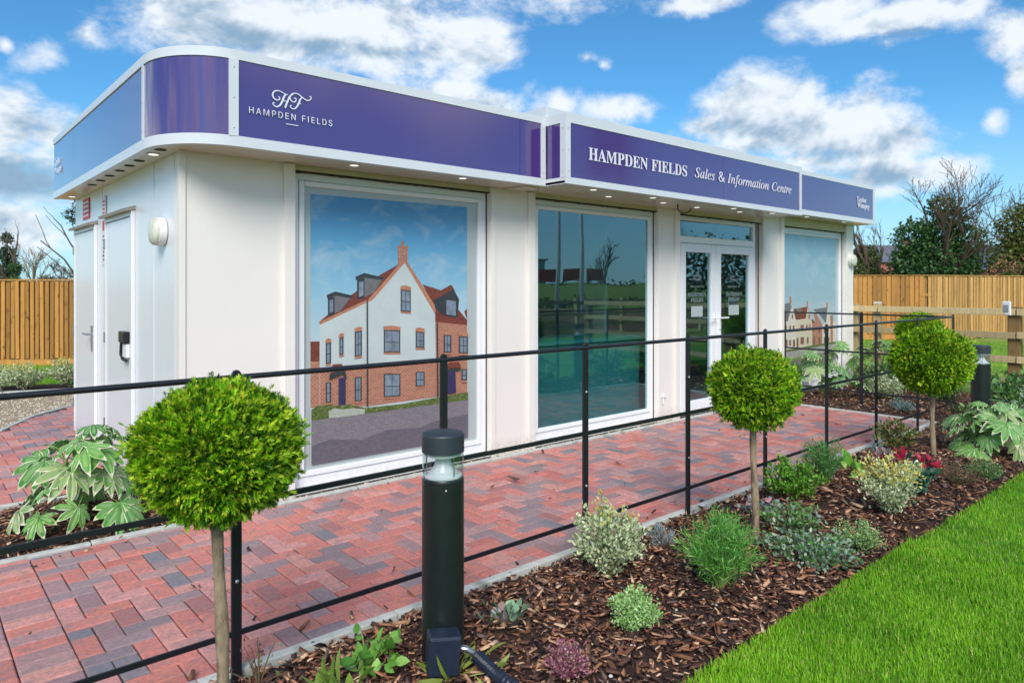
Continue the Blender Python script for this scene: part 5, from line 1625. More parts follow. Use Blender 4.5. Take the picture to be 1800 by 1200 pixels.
# entrance doors ----------------------------------------------------
dx0, dx1 = WX[2]
df = frame_boxes(MB(), dx0 + 0.05, 0.0, dx1 - 0.09, 2.40, 0.055, 0.052, 0.12, 0.03)
df.box(dx0 + 0.105, 0.052, 2.075, dx1 - 0.145, 0.12, 2.155)
door_frame = df.build("door_frame", M_PVC, cabin, bevel=0.004)
MB().box(dx0 + 0.11, 0.080, 2.16, dx1 - 0.15, 0.086, 2.343).build("transom_pane", GLASS, door_frame)
mid = 6.395
for k, (a, b) in enumerate([(dx0 + 0.108, mid - 0.004), (mid + 0.004, dx1 - 0.148)]):
    m = frame_boxes(MB(), a, 0.035, b, 2.07, 0.105, 0.040, 0.105, 0.12)
    dr = m.build("door", M_PVC, cabin, bevel=0.006)
    dr['label'] = ("left", "right")[k] + " glazed leaf of the white entrance doors"
    ga, gb = a + 0.105, b - 0.105
    MB().box(ga, 0.070, 0.155, gb, 0.076, 1.965).build("pane", GLASS, dr)
    hx = b - 0.05 if k == 0 else a + 0.05
    h = MB().box(hx - 0.016, 0.026, 0.93, hx + 0.016, 0.039, 1.20)
    h.tube([(hx, 0.028, 1.15), (hx, -0.018, 1.15), (hx + (-0.13 if k == 0 else 0.13), -0.022, 1.15)], 0.010, 8)
    h.build("handle", M_PVC, dr, bevel=0.003)
    if k == 1:
        MB().lathe([(0.009, 0.018), (0.009, 0.030)], 12, (hx, 0, 1.0), 'y').build("lock_cylinder", M_STEEL, dr)
    cxm = (ga + gb) / 2
    yg = 0.0685
    write("lettering", "Taylor", 'b', cxm - 0.10, cxm + 0.03, 1.665, 0.034, yg, M_ETCH, dr)
    write("lettering", "Wimpey", 'b', cxm - 0.09, cxm + 0.09, 1.622, 0.034, yg, M_ETCH, dr)
    write("lettering", "WELCOME TO", 's', cxm - 0.15, cxm + 0.15, 1.535, 0.020, yg, M_ETCH, dr)
    write("lettering", "HAMPDEN", 'b', cxm - 0.19, cxm + 0.19, 1.425, 0.047, yg, M_ETCH, dr)
    write("lettering", "FIELDS", 'b', cxm - 0.135, cxm + 0.135, 1.357, 0.047, yg, M_ETCH, dr)
    MB().box(cxm - 0.125, 0.0655, 1.175, cxm + 0.115, 0.0685, 1.305).build("notice", M_PAPER, dr)
MB().box(dx0 + 0.02, -0.03, 0.004, dx1 - 0.02, 0.035, 0.03).build("threshold", M_STEEL, cabin)

# service doors on the end wall -------------------------------------
for k, (ya, yb, zt) in enumerate([(2.525, 3.53, 2.13), (1.16, 2.10, 2.15)]):
    d = MB().box(-0.022, ya + 0.05, 0.10, -0.003, yb - 0.05, zt - 0.05)
    dr = d.build("service_door", M_WHITE_END, cabin, bevel=0.004)
    fr = MB().box(-0.030, ya, 0.06, -0.002, ya + 0.044, zt)
    fr.box(-0.030, yb - 0.044, 0.06, -0.002, yb, zt)
    fr.box(-0.030, ya + 0.0445, zt - 0.044, -0.002, yb - 0.0445, zt)
    fr.build("frame", M_WHITE_END, dr, bevel=0.003)
    dp = MB().add([(-0.075, ya - 0.01, zt + 0.012), (-0.002, ya - 0.01, zt + 0.035), (-0.002, ya - 0.01, zt + 0.004), (-0.070, ya - 0.01, zt - 0.012),
                   (-0.075, yb + 0.02, zt + 0.012), (-0.002, yb + 0.02, zt + 0.035), (-0.002, yb + 0.02, zt + 0.004), (-0.070, yb + 0.02, zt - 0.012)],
                  [(0, 1, 2, 3), (7, 6, 5, 4), (0, 4, 5, 1), (1, 5, 6, 2), (2, 6, 7, 3), (3, 7, 4, 0)])
    dp.build("drip_moulding", pbr("weathered_drip", rgb(150, 146, 138), 0.6, var=(12, 0.2)), dr)
    if k == 0:
        h = MB().box(-0.034, 2.625, 0.94, -0.023, 2.660, 1.18)
        h.tube([(-0.03, 2.643, 1.10), (-0.075, 2.643, 1.10), (-0.078, 2.77, 1.10)], 0.010, 8)
        h.build("handle", M_STEEL, dr)
    else:
        h = MB().box(-0.070, 1.23, 1.10, -0.023, 1.40, 1.19)
        h.box(-0.040, 1.36, 0.97, -0.023, 1.40, 1.099)
        h.tube([(-0.05, 1.385, 1.12), (-0.055, 1.385, 1.00), (-0.05, 1.35, 0.965), (-0.045, 1.24, 0.96)], 0.011, 8)
        h.build("handle", M_BLACK, dr, bevel=0.006)
        MB().box(-0.05, 1.235, 0.985, -0.024, 1.345, 1.09).build("key_plate", M_PVC, dr)
    for z in (0.35, 1.10, 1.92):
        MB().lathe([(0.010, -0.045), (0.010, 0.045)], 10, (-0.033, yb - 0.025, z)).build("hinge", M_STEEL, dr)
# safety signs
sg = MB().box(-0.010, 2.87, 2.21, -0.0035, 3.17, 2.41).build("safety_sign", M_RED, cabin)
for z in (2.245, 2.29, 2.335, 2.375):
    MB().box(-0.0115, 2.90, z - 0.011, -0.0105, 3.14, z + 0.006).build("sign_text_line", M_PINK, sg)
sg = MB().box(-0.012, 2.155, 1.74, -0.0075, 2.29, 2.36).build("safety_sign", M_PINK, cabin)
sg['label'] = "tall narrow white instruction sign between the service doors"
MB().box(-0.0138, 2.185, 2.05, -0.0125, 2.26, 2.14).build("red_panel", M_RED, sg)
for k, z in enumerate([1.78, 1.815, 1.85, 1.885, 1.92, 1.955, 1.99]):
    MB().box(-0.0138, 2.20, z, -0.0125, 2.235 + 0.015 * (k % 2), z + 0.018).build("pictogram", M_BLACK, sg)
for k, z in enumerate([2.20, 2.235, 2.27, 2.305]):
    MB().box(-0.0138, 2.18, z, -0.0125, 2.262, z + 0.014).build("sign_text_line", M_RED, sg)


# round bulkhead lamps
def bulkhead(o, axis):
    s = -1
    body = MB().lathe([(0.098, 0.0), (0.100, s * 0.01), (0.098, s * 0.045), (0.092, s * 0.05)], 28, o, axis)
    b = auto_smooth(body.build("bulkhead_light", pbr("lamp_body_white", rgb(232, 232, 230), 0.4), cabin), 40)
    lens = MB().lathe([(0.094, s * 0.048), (0.096, s * 0.055), (0.093, s * 0.068), (0.082, s * 0.079), (0.05, s * 0.086), (0.02, s * 0.088)], 28, o, axis)
    auto_smooth(lens.build("lens", M_DIRTYLENS, b), 50)


bulkhead((-0.007, 0.36, 1.93), 'x')
bulkhead((10.17, -0.001, 1.965), 'y')
# hanging cable loop and a small outlet by the doors
MB().tube([(5.10, -0.30, 2.449), (5.16, -0.26, 2.40), (5.28, -0.22, 2.376), (5.40, -0.20, 2.385), (5.50, -0.18, 2.42), (5.54, -0.17, 2.449)], 0.008, 8).build("cable_loop", M_BLACK, cabin, smooth=True)
ot = MB().box(5.20, -0.022, 0.27, 5.27, -0.001, 0.30)
ot.lathe([(0.010, 0.20), (0.010, 0.268)], 8, (5.215, -0.014, 0.0))
ot.build("overflow_pipe", M_PVC, cabin)

# ================================================================== RAILING, BOLLARDS
M_RAIL = pbr("black_powder_coat", rgb(30, 32, 38), 0.34, var=(20, 0.15), bump=(300, 0.08, 0.001), spec=0.5)
M_BOLT = pbr("zinc_bolt", rgb(200, 202, 206), 0.3, metal=0.7)
M_BOLLARD = pbr("dark_green_black_paint", rgb(24, 33, 33), 0.38, var=(8, 0.2), bump=(250, 0.06, 0.001))
M_CAPTOP = pbr("bollard_cap", rgb(46, 56, 64), 0.5, var=(12, 0.15))
LENS = glass_mat("clear_bollard_lens", (0.80, 0.84, 0.86), 0.12)
M_REFLECT = pbr("white_reflector", rgb(236, 238, 240), 0.22)

rl = thing("path_railing", "black metal estate railing with three bars along the brick path", "railing", (-0.40, -2.13, 0))
FY = -2.13
PX = [-4.52, -3.49, -2.46, -1.43, -0.40, 0.61, 1.63, 2.655, 3.68, 4.725, 5.78, 6.865, 8.0]


def post_mesh():
    mb = MB()
    prof = [(-0.02, 0.0), (0.02, 0.0), (0.02, 1.19), (0.018, 1.204), (0.010, 1.215), (0.0, 1.218), (-0.010, 1.215), (-0.018, 1.204), (-0.02, 1.19)]
    n = len(prof)
    mb.add([(x, -0.0075, z - 0.15 * (z == 0)) for x, z in prof] + [(x, 0.0075, z - 0.15 * (z == 0)) for x, z in prof],
           [tuple(range(n)), tuple(range(2 * n - 1, n - 1, -1))] + [((i + 1) % n, i, n + i, n + (i + 1) % n) for i in range(n)])
    return mb.mesh("post", M_RAIL)


pm = post_mesh()
boltm = MB().lathe([(0.008, 0.0), (0.008, -0.003), (0.006, -0.006), (0.002, -0.007)], 12, (0, -0.0075, 0), 'y').mesh("bolt", M_BOLT, True)
for i, x in enumerate(PX):
    p = link("post", pm, rl, 0.002)
    p.location = (x + 0.40, 0, 0)
    if i % 2 == 0 or i in (7,):
        for z in (0.38, 0.93):
            b = link("bolt", boltm, p)
            b.location = (0, 0, z)
for y in (0.02, 1.05):
    p = link("post", pm, rl, 0.002)
    p.location = (8.4, 2.13 - 0.025 - (0.0 if y < 1 else 1.05), 0)
    p.rotation_euler = (0, 0, rad(90))
# bars: the top one round, the other two flat
t = MB().tube([(PX[0] + 0.4, 0, 1.188), (8.4, 0, 1.188)], 0.0115, 12)
auto_smooth(t.build("rail", M_RAIL, rl), 60)
for z in (0.685, 0.172):
    MB().box(PX[0] + 0.4, -0.004, z - 0.012, 8.4, 0.004, z + 0.012).build("rail", M_RAIL, rl, bevel=0.002)
t = MB().tube([(8.4, 0, 1.186), (8.4, 2.12, 1.186)], 0.0105, 12)
auto_smooth(t.build("rail", M_RAIL, rl), 60)
for z in (0.69, 0.18):
    MB().box(8.396, 0.0, z - 0.011, 8.404, 2.12, z + 0.011).build("rail", M_RAIL, rl)


def bollard(label, loc, box, rotz=0):
    t = thing("bollard_light", label, "bollard light", loc, rotz, "bollard lights in the flower bed")
    auto_smooth(MB().lathe([(0.086, -0.05), (0.086, 0.752), (0.0835, 0.754), (0.0835, 0.757), (0.086, 0.759), (0.086, 0.768), (0.083, 0.772)], 40).build("body", M_BOLLARD, t), 40)
    r = auto_smooth(MB().lathe([(0.078, 0.773), (0.078, 0.779), (0.062, 0.783), (0.060, 0.793), (0.050, 0.797), (0.036, 0.82), (0.030, 0.845), (0.042, 0.852), (0.066, 0.858), (0.076, 0.862), (0.076, 0.872)], 40).build("reflector", M_REFLECT, t), 35)
    for k in range(3):
        a = 0.6 + k * 2 * PI / 3
        MB().tube([(0.068 * math.cos(a), 0.068 * math.sin(a), 0.778), (0.068 * math.cos(a), 0.068 * math.sin(a), 0.872)], 0.0025, 6).build("rod", M_STEEL, r)
    mb = MB()
    n = 40
    vs = [(0.084 * math.cos(2 * PI * k / n), 0.084 * math.sin(2 * PI * k / n), z) for z in (0.772, 0.874) for k in range(n)]
    mb.add(vs, [(k, (k + 1) % n, n + (k + 1) % n, n + k) for k in range(n)])
    mb.build("lens", LENS, t, smooth=True)
    c = auto_smooth(MB().lathe([(0.080, 0.873), (0.087, 0.875), (0.0875, 0.944), (0.084, 0.950), (0.076, 0.9525), (0.0, 0.9525)], 40).build("cap", M_CAPTOP, t), 30)
    q = MB().lathe([(0.0045, 0.0), (0.004, -0.002), (0.001, -0.003)], 8, (0, 0, 0), 'y').build("screw", M_BOLT, t)
    q.location = (-0.04, -0.0765, 0.735)
    q.rotation_euler = (0, 0, rad(-28))
    if box:
        j = MB().box(-0.062, -0.045, -0.075, 0.062, 0.045, 0.075).build("junction_box", M_BOX, t, bevel=0.008)
        j.location = (-0.085, -0.118, 0.128)
        j.rotation_euler = (0, rad(4), rad(-26))
        MB().box(-0.058, -0.052, -0.070, 0.058, -0.0455, 0.070).build("lid", M_BOX, j, bevel=0.004)
        g = MB().tube([(-0.05, -0.135, 0.135), (-0.005, -0.165, 0.130), (0.028, -0.205, 0.10)], [0.017, 0.013, 0.012], 10)
        g.build("cable_gland", M_STEEL, t, smooth=True)
        pts, rr = [], []
        P = [Vector((0.018, -0.19, 0.108)), Vector((0.042, -0.235, 0.075)), Vector((0.062, -0.31, 0.042)), Vector((0.075, -0.46, 0.03)), Vector((0.08, -0.75, 0.025))]
        for i in range(len(P) - 1):
            p0, p1, p2, p3 = P[max(i - 1, 0)], P[i], P[i + 1], P[min(i + 2, len(P) - 1)]
            for s in range(22):
                u = s / 22
                pts.append(0.5 * (2 * p1 + (p2 - p0) * u + (2 * p0 - 5 * p1 + 4 * p2 - p3) * u * u + (-p0 + 3 * p1 - 3 * p2 + p3) * u ** 3))
                rr.append(0.0285 if (len(pts) // 2) % 2 else 0.0245)
        MB().tube(pts, rr, 14).build("conduit", M_BOX, t)
    return t


bollard("nearest dark bollard light with a junction box and corrugated conduit at its foot", (0.27, -2.60, 0.0), True)
bollard("far dark bollard light behind the variegated plant at the end of the bed", (6.85, -2.72, 0.0), False, 0.9)

# ================================================================== PLANTS
M_LEAF = pbr("leaf", (1, 1, 1), 0.42, attr='tone', trans=0.28, spec=0.45)
M_NEEDLE = pbr("conifer_spray", (1, 1, 1), 0.5, attr='tone', trans=0.3, spec=0.35)
M_STEM = pbr("woody_stem", rgb(104, 84, 62), 0.85, var=(40, 0.3))
M_GREENSTEM = pbr("green_stem", rgb(128, 150, 80), 0.6, var=(30, 0.2))
M_TRUNK = pbr("young_trunk_bark", rgb(150, 132, 108), 0.9, var=(60, 0.3), bump=(70, 0.8, 0.006), second=(rgb(104, 90, 72), 26, 0.5, 0.66), stretch=(1, 1, 0.35))
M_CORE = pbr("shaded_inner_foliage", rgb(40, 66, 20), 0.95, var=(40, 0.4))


def frames(dirs):
    """Right-handed frames whose x axis is dirs (N,3); random roll is up to the caller."""
    x = dirs / np.linalg.norm(dirs, axis=1, keepdims=True)
    h = np.where(np.abs(x[:, 2:3]) > 0.95, np.array([[1.0, 0, 0]]), np.array([[0, 0, 1.0]]))
    y = np.cross(h, x)
    y /= np.linalg.norm(y, axis=1, keepdims=True)
    z = np.cross(x, y)
    return x, y, z


def leaf_mesh(name, pos, dirs, L, W, tone, mat, roll, bend=0.25, oval=False):
    """Many leaves, each a folded blade of four triangles pointing along dirs."""
    n = len(pos)
    x, y, z = frames(dirs)
    c, s = np.cos(roll)[:, None], np.sin(roll)[:, None]
    y2 = y * c + z * s
    z2 = z * c - y * s
    L, W = L[:, None], W[:, None]
    if oval:                       # rounder leaf with a midrib and a curved blade
        R = []
        for u, w in ((0.0, 0.0), (0.22, 0.72), (0.5, 1.0), (0.78, 0.66), (1.0, 0.0)):
            mid_ = pos + x * L * u - z2 * L * (bend * u * u)
            R.append(mid_)
            if 0 < u < 1:
                R.append(mid_ + y2 * W * w + z2 * W * w * 0.3)
                R.append(mid_ - y2 * W * w + z2 * W * w * 0.3)
        V = np.stack(R, 1).reshape(-1, 3)       # 0 base, (1,2,3) (4,5,6) (7,8,9), 10 tip
        F = np.array([[0, 1, 2], [0, 3, 1], [1, 4, 5], [1, 5, 2], [1, 3, 6], [1, 6, 4], [4, 7, 8], [4, 8, 5], [4, 6, 9], [4, 9, 7], [7, 10, 8], [7, 9, 10]])
        F = (F[None] + (np.arange(n) * 11)[:, None, None]).reshape(-1, 3)
        return raw_mesh(name, V, F, 3, mat, np.repeat(tone, 12, 0), smooth=True)
    a = pos
    tip = pos + x * L - z2 * L * bend
    ml = pos + x * L * 0.48 + y2 * W + z2 * W * 0.35
    mr = pos + x * L * 0.48 - y2 * W + z2 * W * 0.35
    mm = pos + x * L * 0.5
    V = np.stack([a, ml, mm, mr, tip], 1).reshape(-1, 3)
    F = np.array([[0, 2, 1], [0, 3, 2], [1, 2, 4], [2, 3, 4]])
    F = (F[None] + (np.arange(n) * 5)[:, None, None]).reshape(-1, 3)
    return raw_mesh(name, V, F, 3, mat, np.repeat(tone, 4, 0))


def sphere_dirs(n, r, zmin=-1.0):
    z = r.uniform(zmin, 1, n)
    a = r.uniform(0, 2 * PI, n)
    q = np.sqrt(1 - z * z)
    return np.stack([q * np.cos(a), q * np.sin(a), z], 1)


def pick(tones, w, n, r, jit=0.2):
    t = np.array(tones)[r.choice(len(tones), n, p=np.array(w) / sum(w))]
    return t * r.uniform(1 - jit, 1 + jit, n)[:, None]


# ------------------------------------------------------------------ clipped ball trees
def ball_meshes(seed, n, rx, rz):
    r = np.random.default_rng(seed)
    d = sphere_dirs(n, r)
    # clipped, but never quite round: slow swell plus stray shoots
    rad_ = np.array([1 + 0.05 * mnoise.noise(Vector(v) * 1.7 + Vector((seed, 0, 0))) + 0.05 * mnoise.noise(Vector(v) * 5 + Vector((0, seed, 0))) + 0.13 * mnoise.noise(Vector(v) * 9 + Vector((seed, seed, 0))) for v in d])
    patch = np.array([mnoise.noise(Vector(v) * 3.1 + Vector((0, 0, seed))) for v in d])
    fringe = np.clip(-d[:, 2] - 0.45, 0, 1)
    depth = np.where(r.random(n) < 0.62, r.uniform(0.90, 1.0, n), r.uniform(0.72, 0.92, n))
    stray = r.random(n) < 0.025
    depth = np.where(stray, r.uniform(1.0, 1.10, n), depth) + fringe * r.uniform(-0.1, 0.25, n)
    base = d * (rad_ * depth)[:, None] * np.array([rx, rx, rz])
    out = d + np.array([0, 0, 0.25]) + r.normal(0, 0.42, (n, 3))
    x, y, z = frames(out)
    roll = r.uniform(0, PI, n)
    y = y * np.cos(roll)[:, None] + z * np.sin(roll)[:, None]
    P, D, L, W, T = [], [], [], [], []
    tipc = np.array([rgb(160, 204, 34), rgb(198, 222, 64), rgb(126, 182, 28), rgb(82, 138, 22), rgb(52, 98, 18)])
    ti = r.choice(5, n, p=[0.26, 0.20, 0.22, 0.18, 0.14])
    S = r.uniform(0.7, 1.35, n) * (1 + 0.5 * fringe)
    for (off, ang, ln) in [(0.0, 0.0, 0.030), (0.007, 0.58, 0.018), (0.007, -0.58, 0.018), (0.015, 0.48, 0.014), (0.015, -0.48, 0.014)]:
        dd = x * math.cos(ang) + y * math.sin(ang)
        P.append(base + x * (off * S)[:, None])
        D.append(dd)
        L.append(ln * S)
        W.append(np.full(n, 0.0025) * S)
        k = 1.0 if ang == 0 else 0.92
        T.append(tipc[ti] * k * (r.uniform(0.8, 1.2, n) * (1 + 0.5 * patch))[:, None] * np.where((r.random(n) < 0.03)[:, None], np.array([[1.3, 0.7, 0.8]]), 1.0))
    P, D, L, W, T = [np.concatenate(q) for q in (P, D, L, W, T)]
    fol = leaf_mesh("foliage", P, D, L, W, T, M_NEEDLE, r.uniform(0, PI, len(P)), 0.12)
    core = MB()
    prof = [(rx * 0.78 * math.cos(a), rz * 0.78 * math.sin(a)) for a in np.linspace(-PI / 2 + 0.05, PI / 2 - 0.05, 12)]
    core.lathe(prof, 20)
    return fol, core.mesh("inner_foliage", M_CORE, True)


def topiary(label, loc, rx, rz, zc, meshes, scale, rotz, lean=(0, 0)):
    t = thing("topiary_tree", label, "topiary tree", loc, 0, "clipped ball trees beside the path")
    crown = link("crown", meshes[0], t)
    crown.location = (lean[0], lean[1], zc)
    crown.scale = scale
    crown.rotation_euler = (0, 0, rotz)
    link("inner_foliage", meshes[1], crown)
    tr = MB()
    pts, rr = [], []
    for i in range(15):
        u = i / 14
        pts.append((lean[0] * u + 0.008 * math.sin(u * 5 + rotz), lean[1] * u + 0.007 * math.cos(u * 6 + rotz) - 0.007, -0.05 + u * (zc + 0.0)))
        rr.append(0.0235 - 0.006 * u + 0.0022 * math.sin(u * 17 + rotz) + (0.007 if i == 0 else 0))
    tr.tube(pts, rr, 12)
    tr.build("trunk", M_TRUNK, t, smooth=True)
    br = MB()
    for k in range(6):
        a = k * 1.05 + rotz
        br.tube([(lean[0], lean[1], zc - rz * 0.85), (lean[0] + 0.5 * rx * math.cos(a), lean[1] + 0.5 * rx * math.sin(a), zc - rz * 0.2)], [0.008, 0.004], 5)
    br.build("branch", M_STEM, t)
    return t


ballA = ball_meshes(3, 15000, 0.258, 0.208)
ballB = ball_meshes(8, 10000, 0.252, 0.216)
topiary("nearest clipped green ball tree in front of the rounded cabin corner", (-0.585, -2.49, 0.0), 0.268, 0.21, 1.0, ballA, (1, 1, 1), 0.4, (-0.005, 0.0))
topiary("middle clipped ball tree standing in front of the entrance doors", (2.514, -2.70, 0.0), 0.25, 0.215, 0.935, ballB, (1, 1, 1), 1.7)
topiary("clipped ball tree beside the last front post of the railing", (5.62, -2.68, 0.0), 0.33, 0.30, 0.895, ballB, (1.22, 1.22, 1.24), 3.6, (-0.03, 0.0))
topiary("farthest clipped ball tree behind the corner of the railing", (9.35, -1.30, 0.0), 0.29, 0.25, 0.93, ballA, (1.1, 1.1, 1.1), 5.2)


# ------------------------------------------------------------------ shrubs grown from stems
GROW = 1.75


def shrub(name, label, cat, x, y, rx, h, n, leaf, tones, weights, seed, stems=16, group=None, top=None, lift=0.05,
          spread=0.6, bend=0.25, flat=1.0, z=None, zc=0.5, minz=0.02, stem_mat=None, up=0.35):
    """leaf = (length, half width). Leaves sit along curved stems that fan out from one base."""
    r = np.random.default_rng(seed)
    z0 = bed_z(x, y) if z is None else z
    t = thing(name, label, cat, (x, y, z0), 0, group)
    sm = MB()
    P, D = [], []
    if n > 200:
        n = int(n * GROW)
        stems = int(stems * 1.35)
    per = max(3, n // stems)
    for k in range(stems):
        d = sphere_dirs(1, r, -0.25)[0]
        k_ = r.uniform(0.72, 1.06)
        end = Vector((d[0] * rx * k_, d[1] * rx * k_, max(h * zc + d[2] * h * (1 - zc) * k_, minz)))
        ctl = Vector((end.x * 0.25, end.y * 0.25, end.z * 0.62))
        line = [(1 - u) ** 2 * Vector((0, 0, -0.02)) + 2 * u * (1 - u) * ctl + u * u * end for u in (0, .25, .5, .75, 1)]
        sm.tube(line, [0.0042, 0.0036, 0.003, 0.0024, 0.0014], 5, False)
        us = np.clip(r.beta(2.2, 1.1, per), 0.22, 1.0)
        for u in map(float, us):
            q = (1 - u) ** 2 * Vector((0, 0, 0)) + 2 * u * (1 - u) * ctl + u * u * end
            tg = (2 * (1 - u) * ctl + 2 * u * (end - ctl)).normalized()
            j = Vector(r.normal(0, 1, 3)) * (rx * 0.085)
            P.append(q + j)
            D.append(tg * 0.7 + Vector(r.normal(0, spread, 3)) + Vector((0, 0, up)))
    P, D = np.array([tuple(p) for p in P]), np.array([tuple(d) for d in D])
    P[:, 2] = np.maximum(P[:, 2], 0.008)
    m = len(P)
    L = leaf[0] * r.uniform(0.6, 1.25, m)
    W = leaf[1] * r.uniform(0.7, 1.2, m)
    T = pick(tones, weights, m, r)
    if top is not None:                       # fresh growth of another colour at the shoot tips
        hi = (P[:, 2] > h * top[1]) & (r.random(m) < top[2])
        T[hi] = np.array(top[0]) * r.uniform(0.85, 1.15, hi.sum())[:, None]
    link("foliage", leaf_mesh("foliage", P, D, L, W, T, M_LEAF, r.uniform(0, 2 * PI, m) * flat, bend, leaf[0] > 0.022 and leaf[1] > 0.006), t)
    sm.build("stem", stem_mat or M_STEM, t)
    return t


VAR = [rgb(210, 220, 178), rgb(186, 202, 154), rgb(230, 232, 200), rgb(154, 178, 124), rgb(124, 150, 98)]
VARW = [30, 26, 18, 16, 10]
BG = "variegated shrubs in the flower bed"
shrub("variegated_shrub", "cream and grey-green variegated shrub behind the small pale green hebe", "shrub", 1.41, -2.50, 0.215, 0.42, 1900, (0.024, 0.0065), VAR, VARW, 21, 26, BG, (rgb(212, 206, 110), 0.8, 0.4))
shrub("variegated_shrub", "yellow-topped variegated shrub by the red-tipped plant", "shrub", 3.585, -3.09, 0.235, 0.40, 2200, (0.024, 0.0065), VAR, VARW, 22, 28, BG, (rgb(222, 212, 122), 0.62, 0.6))
PALE = [rgb(170, 212, 130), rgb(194, 226, 156), rgb(140, 190, 102), rgb(212, 234, 178)]
shrub("hebe", "small pale green dome-shaped hebe nearest the lawn edge", "shrub", 1.10, -2.925, 0.125, 0.165, 2600, (0.015, 0.005), PALE, [4, 3, 3, 2], 23, 40, None, None, spread=0.75, zc=0.42)
shrub("hebe", "low pale green dome between creeping plant and lawn", "shrub", 2.86, -3.17, 0.145, 0.17, 1700, (0.013, 0.0042), [rgb(154, 190, 118), rgb(178, 206, 144), rgb(126, 164, 96)], [3, 3, 2], 24, 36, None, None, spread=0.75, zc=0.42)
shrub("hebe", "small rounded green dome near the right end of the lawn edge", "shrub", 5.18, -3.20, 0.14, 0.15, 1500, (0.014, 0.0042), [rgb(104, 146, 84), rgb(132, 168, 108), rgb(84, 124, 70)], [3, 3, 2], 25, 34, None, None, spread=0.75, zc=0.42)
FEA = [rgb(98, 168, 68), rgb(128, 190, 88), rgb(76, 138, 58), rgb(170, 212, 124)]
shrub("feathery_plant", "bushy feathery bright green plant left of the middle ball tree", "plant", 1.73, -2.965, 0.20, 0.40, 2100, (0.050, 0.0026), FEA, [4, 3, 3, 1], 26, 34, None, None, spread=0.85, bend=0.35, zc=0.5, stem_mat=M_GREENSTEM)
shrub("feathery_plant", "fine feathery green plant against the railing", "plant", 3.98, -2.46, 0.17, 0.37, 1700, (0.042, 0.0022), [rgb(78, 142, 70), rgb(104, 164, 92), rgb(60, 114, 56)], [3, 3, 2], 27, 30, None, None, spread=0.85, bend=0.35, zc=0.52, stem_mat=M_GREENSTEM)
shrub("evergreen_shrub", "bright green small-leaved shrub below the railing beside the middle ball tree", "shrub", 3.47, -2.46, 0.215, 0.28, 1300, (0.026, 0.0085), [rgb(116, 172, 56), rgb(92, 148, 44), rgb(146, 192, 82), rgb(70, 116, 40)], [4, 3, 2, 2], 28, 22, None, None, zc=0.45)
shrub("lavender", "little silver-grey lavender tuft beside the variegated shrub", "plant", 1.97, -2.43, 0.085, 0.14, 260, (0.042, 0.0024), [rgb(160, 172, 176), rgb(186, 196, 196), rgb(128, 142, 144)], [3, 2, 2], 29, 14, None, None, spread=0.35, zc=0.4)
CRE = [rgb(120, 150, 122), rgb(150, 174, 148), rgb(84, 122, 76), rgb(190, 204, 182), rgb(96, 146, 74)]
shrub("creeping_plant", "creeping grey-green plant spreading over the bark by the lawn", "plant", 2.52, -3.06, 0.31, 0.12, 900, (0.026, 0.0095), CRE, [4, 3, 3, 2, 3], 30, 30, None, None, zc=0.30, minz=0.025, up=0.5)
shrub("creeping_plant", "trailing green plant around the foot of the middle ball tree", "plant", 2.78, -2.80, 0.21, 0.20, 340, (0.026, 0.009), [rgb(96, 146, 74), rgb(120, 164, 90), rgb(130, 150, 130)], [3, 2, 2], 31, 16, None, None, zc=0.4)
shrub("silver_cyclamen", "small grey-leaved plant with pink flowers beyond the middle trunk", "plant", 2.95, -2.50, 0.13, 0.13, 170, (0.036, 0.016), [rgb(130, 152, 146), rgb(168, 182, 178), rgb(90, 118, 104), rgb(226, 150, 170)], [4, 3, 2, 2], 32, 16, None, None, zc=0.4)
shrub("photinia", "red-tipped plant with dark glossy leaves beside the yellow-topped shrub", "plant", 4.22, -3.02, 0.16, 0.33, 210, (0.070, 0.017), [rgb(64, 112, 96), rgb(84, 136, 110), rgb(44, 84, 68), rgb(150, 170, 150)], [4, 3, 2, 1], 33, 14, None, (rgb(176, 40, 66), 0.62, 0.9), zc=0.5)
shrub("red_heather", "dark red feathery plant behind the yellow-topped shrub", "plant", 4.36, -2.74, 0.15, 0.27, 900, (0.022, 0.004), [rgb(160, 36, 58), rgb(190, 56, 78), rgb(110, 30, 44)], [3, 2, 2], 34, 20, None, None, zc=0.55)
shrub("twiggy_shrub", "sparse dark twiggy shrub at the foot of the third ball tree", "shrub", 4.75, -3.12, 0.20, 0.20, 260, (0.020, 0.006), [rgb(96, 104, 62), rgb(122, 86, 72), rgb(74, 84, 50)], [3, 2, 2], 35, 26, None, None)
shrub("bronze_shrub", "bronze-green shrub against the railing post behind the third trunk", "shrub", 5.55, -2.40, 0.20, 0.32, 420, (0.042, 0.009), [rgb(104, 128, 66), rgb(130, 104, 70), rgb(84, 108, 56), rgb(158, 158, 96)], [3, 2, 2, 1], 36, 20, None, None)
shrub("silver_heuchera", "low silvery plant close to the kerb below the railing", "plant", 5.08, -2.46, 0.15, 0.11, 170, (0.045, 0.018), [rgb(150, 166, 166), rgb(116, 136, 132), rgb(180, 190, 188)], [3, 2, 2], 37, 16, None, None, zc=0.35)
shrub("paddle_leaf_plant", "two broad paddle-shaped green leaves by the feathery plant", "plant", 4.42, -2.55, 0.13, 0.16, 12, (0.15, 0.030), [rgb(120, 182, 66), rgb(148, 200, 92)], [1, 1], 38, 4, None, None, bend=0.3)
shrub("pink_sedum", "small dusky pink plant at the bottom of the bark bed", "plant", 0.56, -3.02, 0.095, 0.14, 700, (0.014, 0.0045), [rgb(176, 104, 132), rgb(204, 150, 160), rgb(140, 76, 104), rgb(196, 176, 150)], [4, 3, 3, 1], 39, 26, None, None)
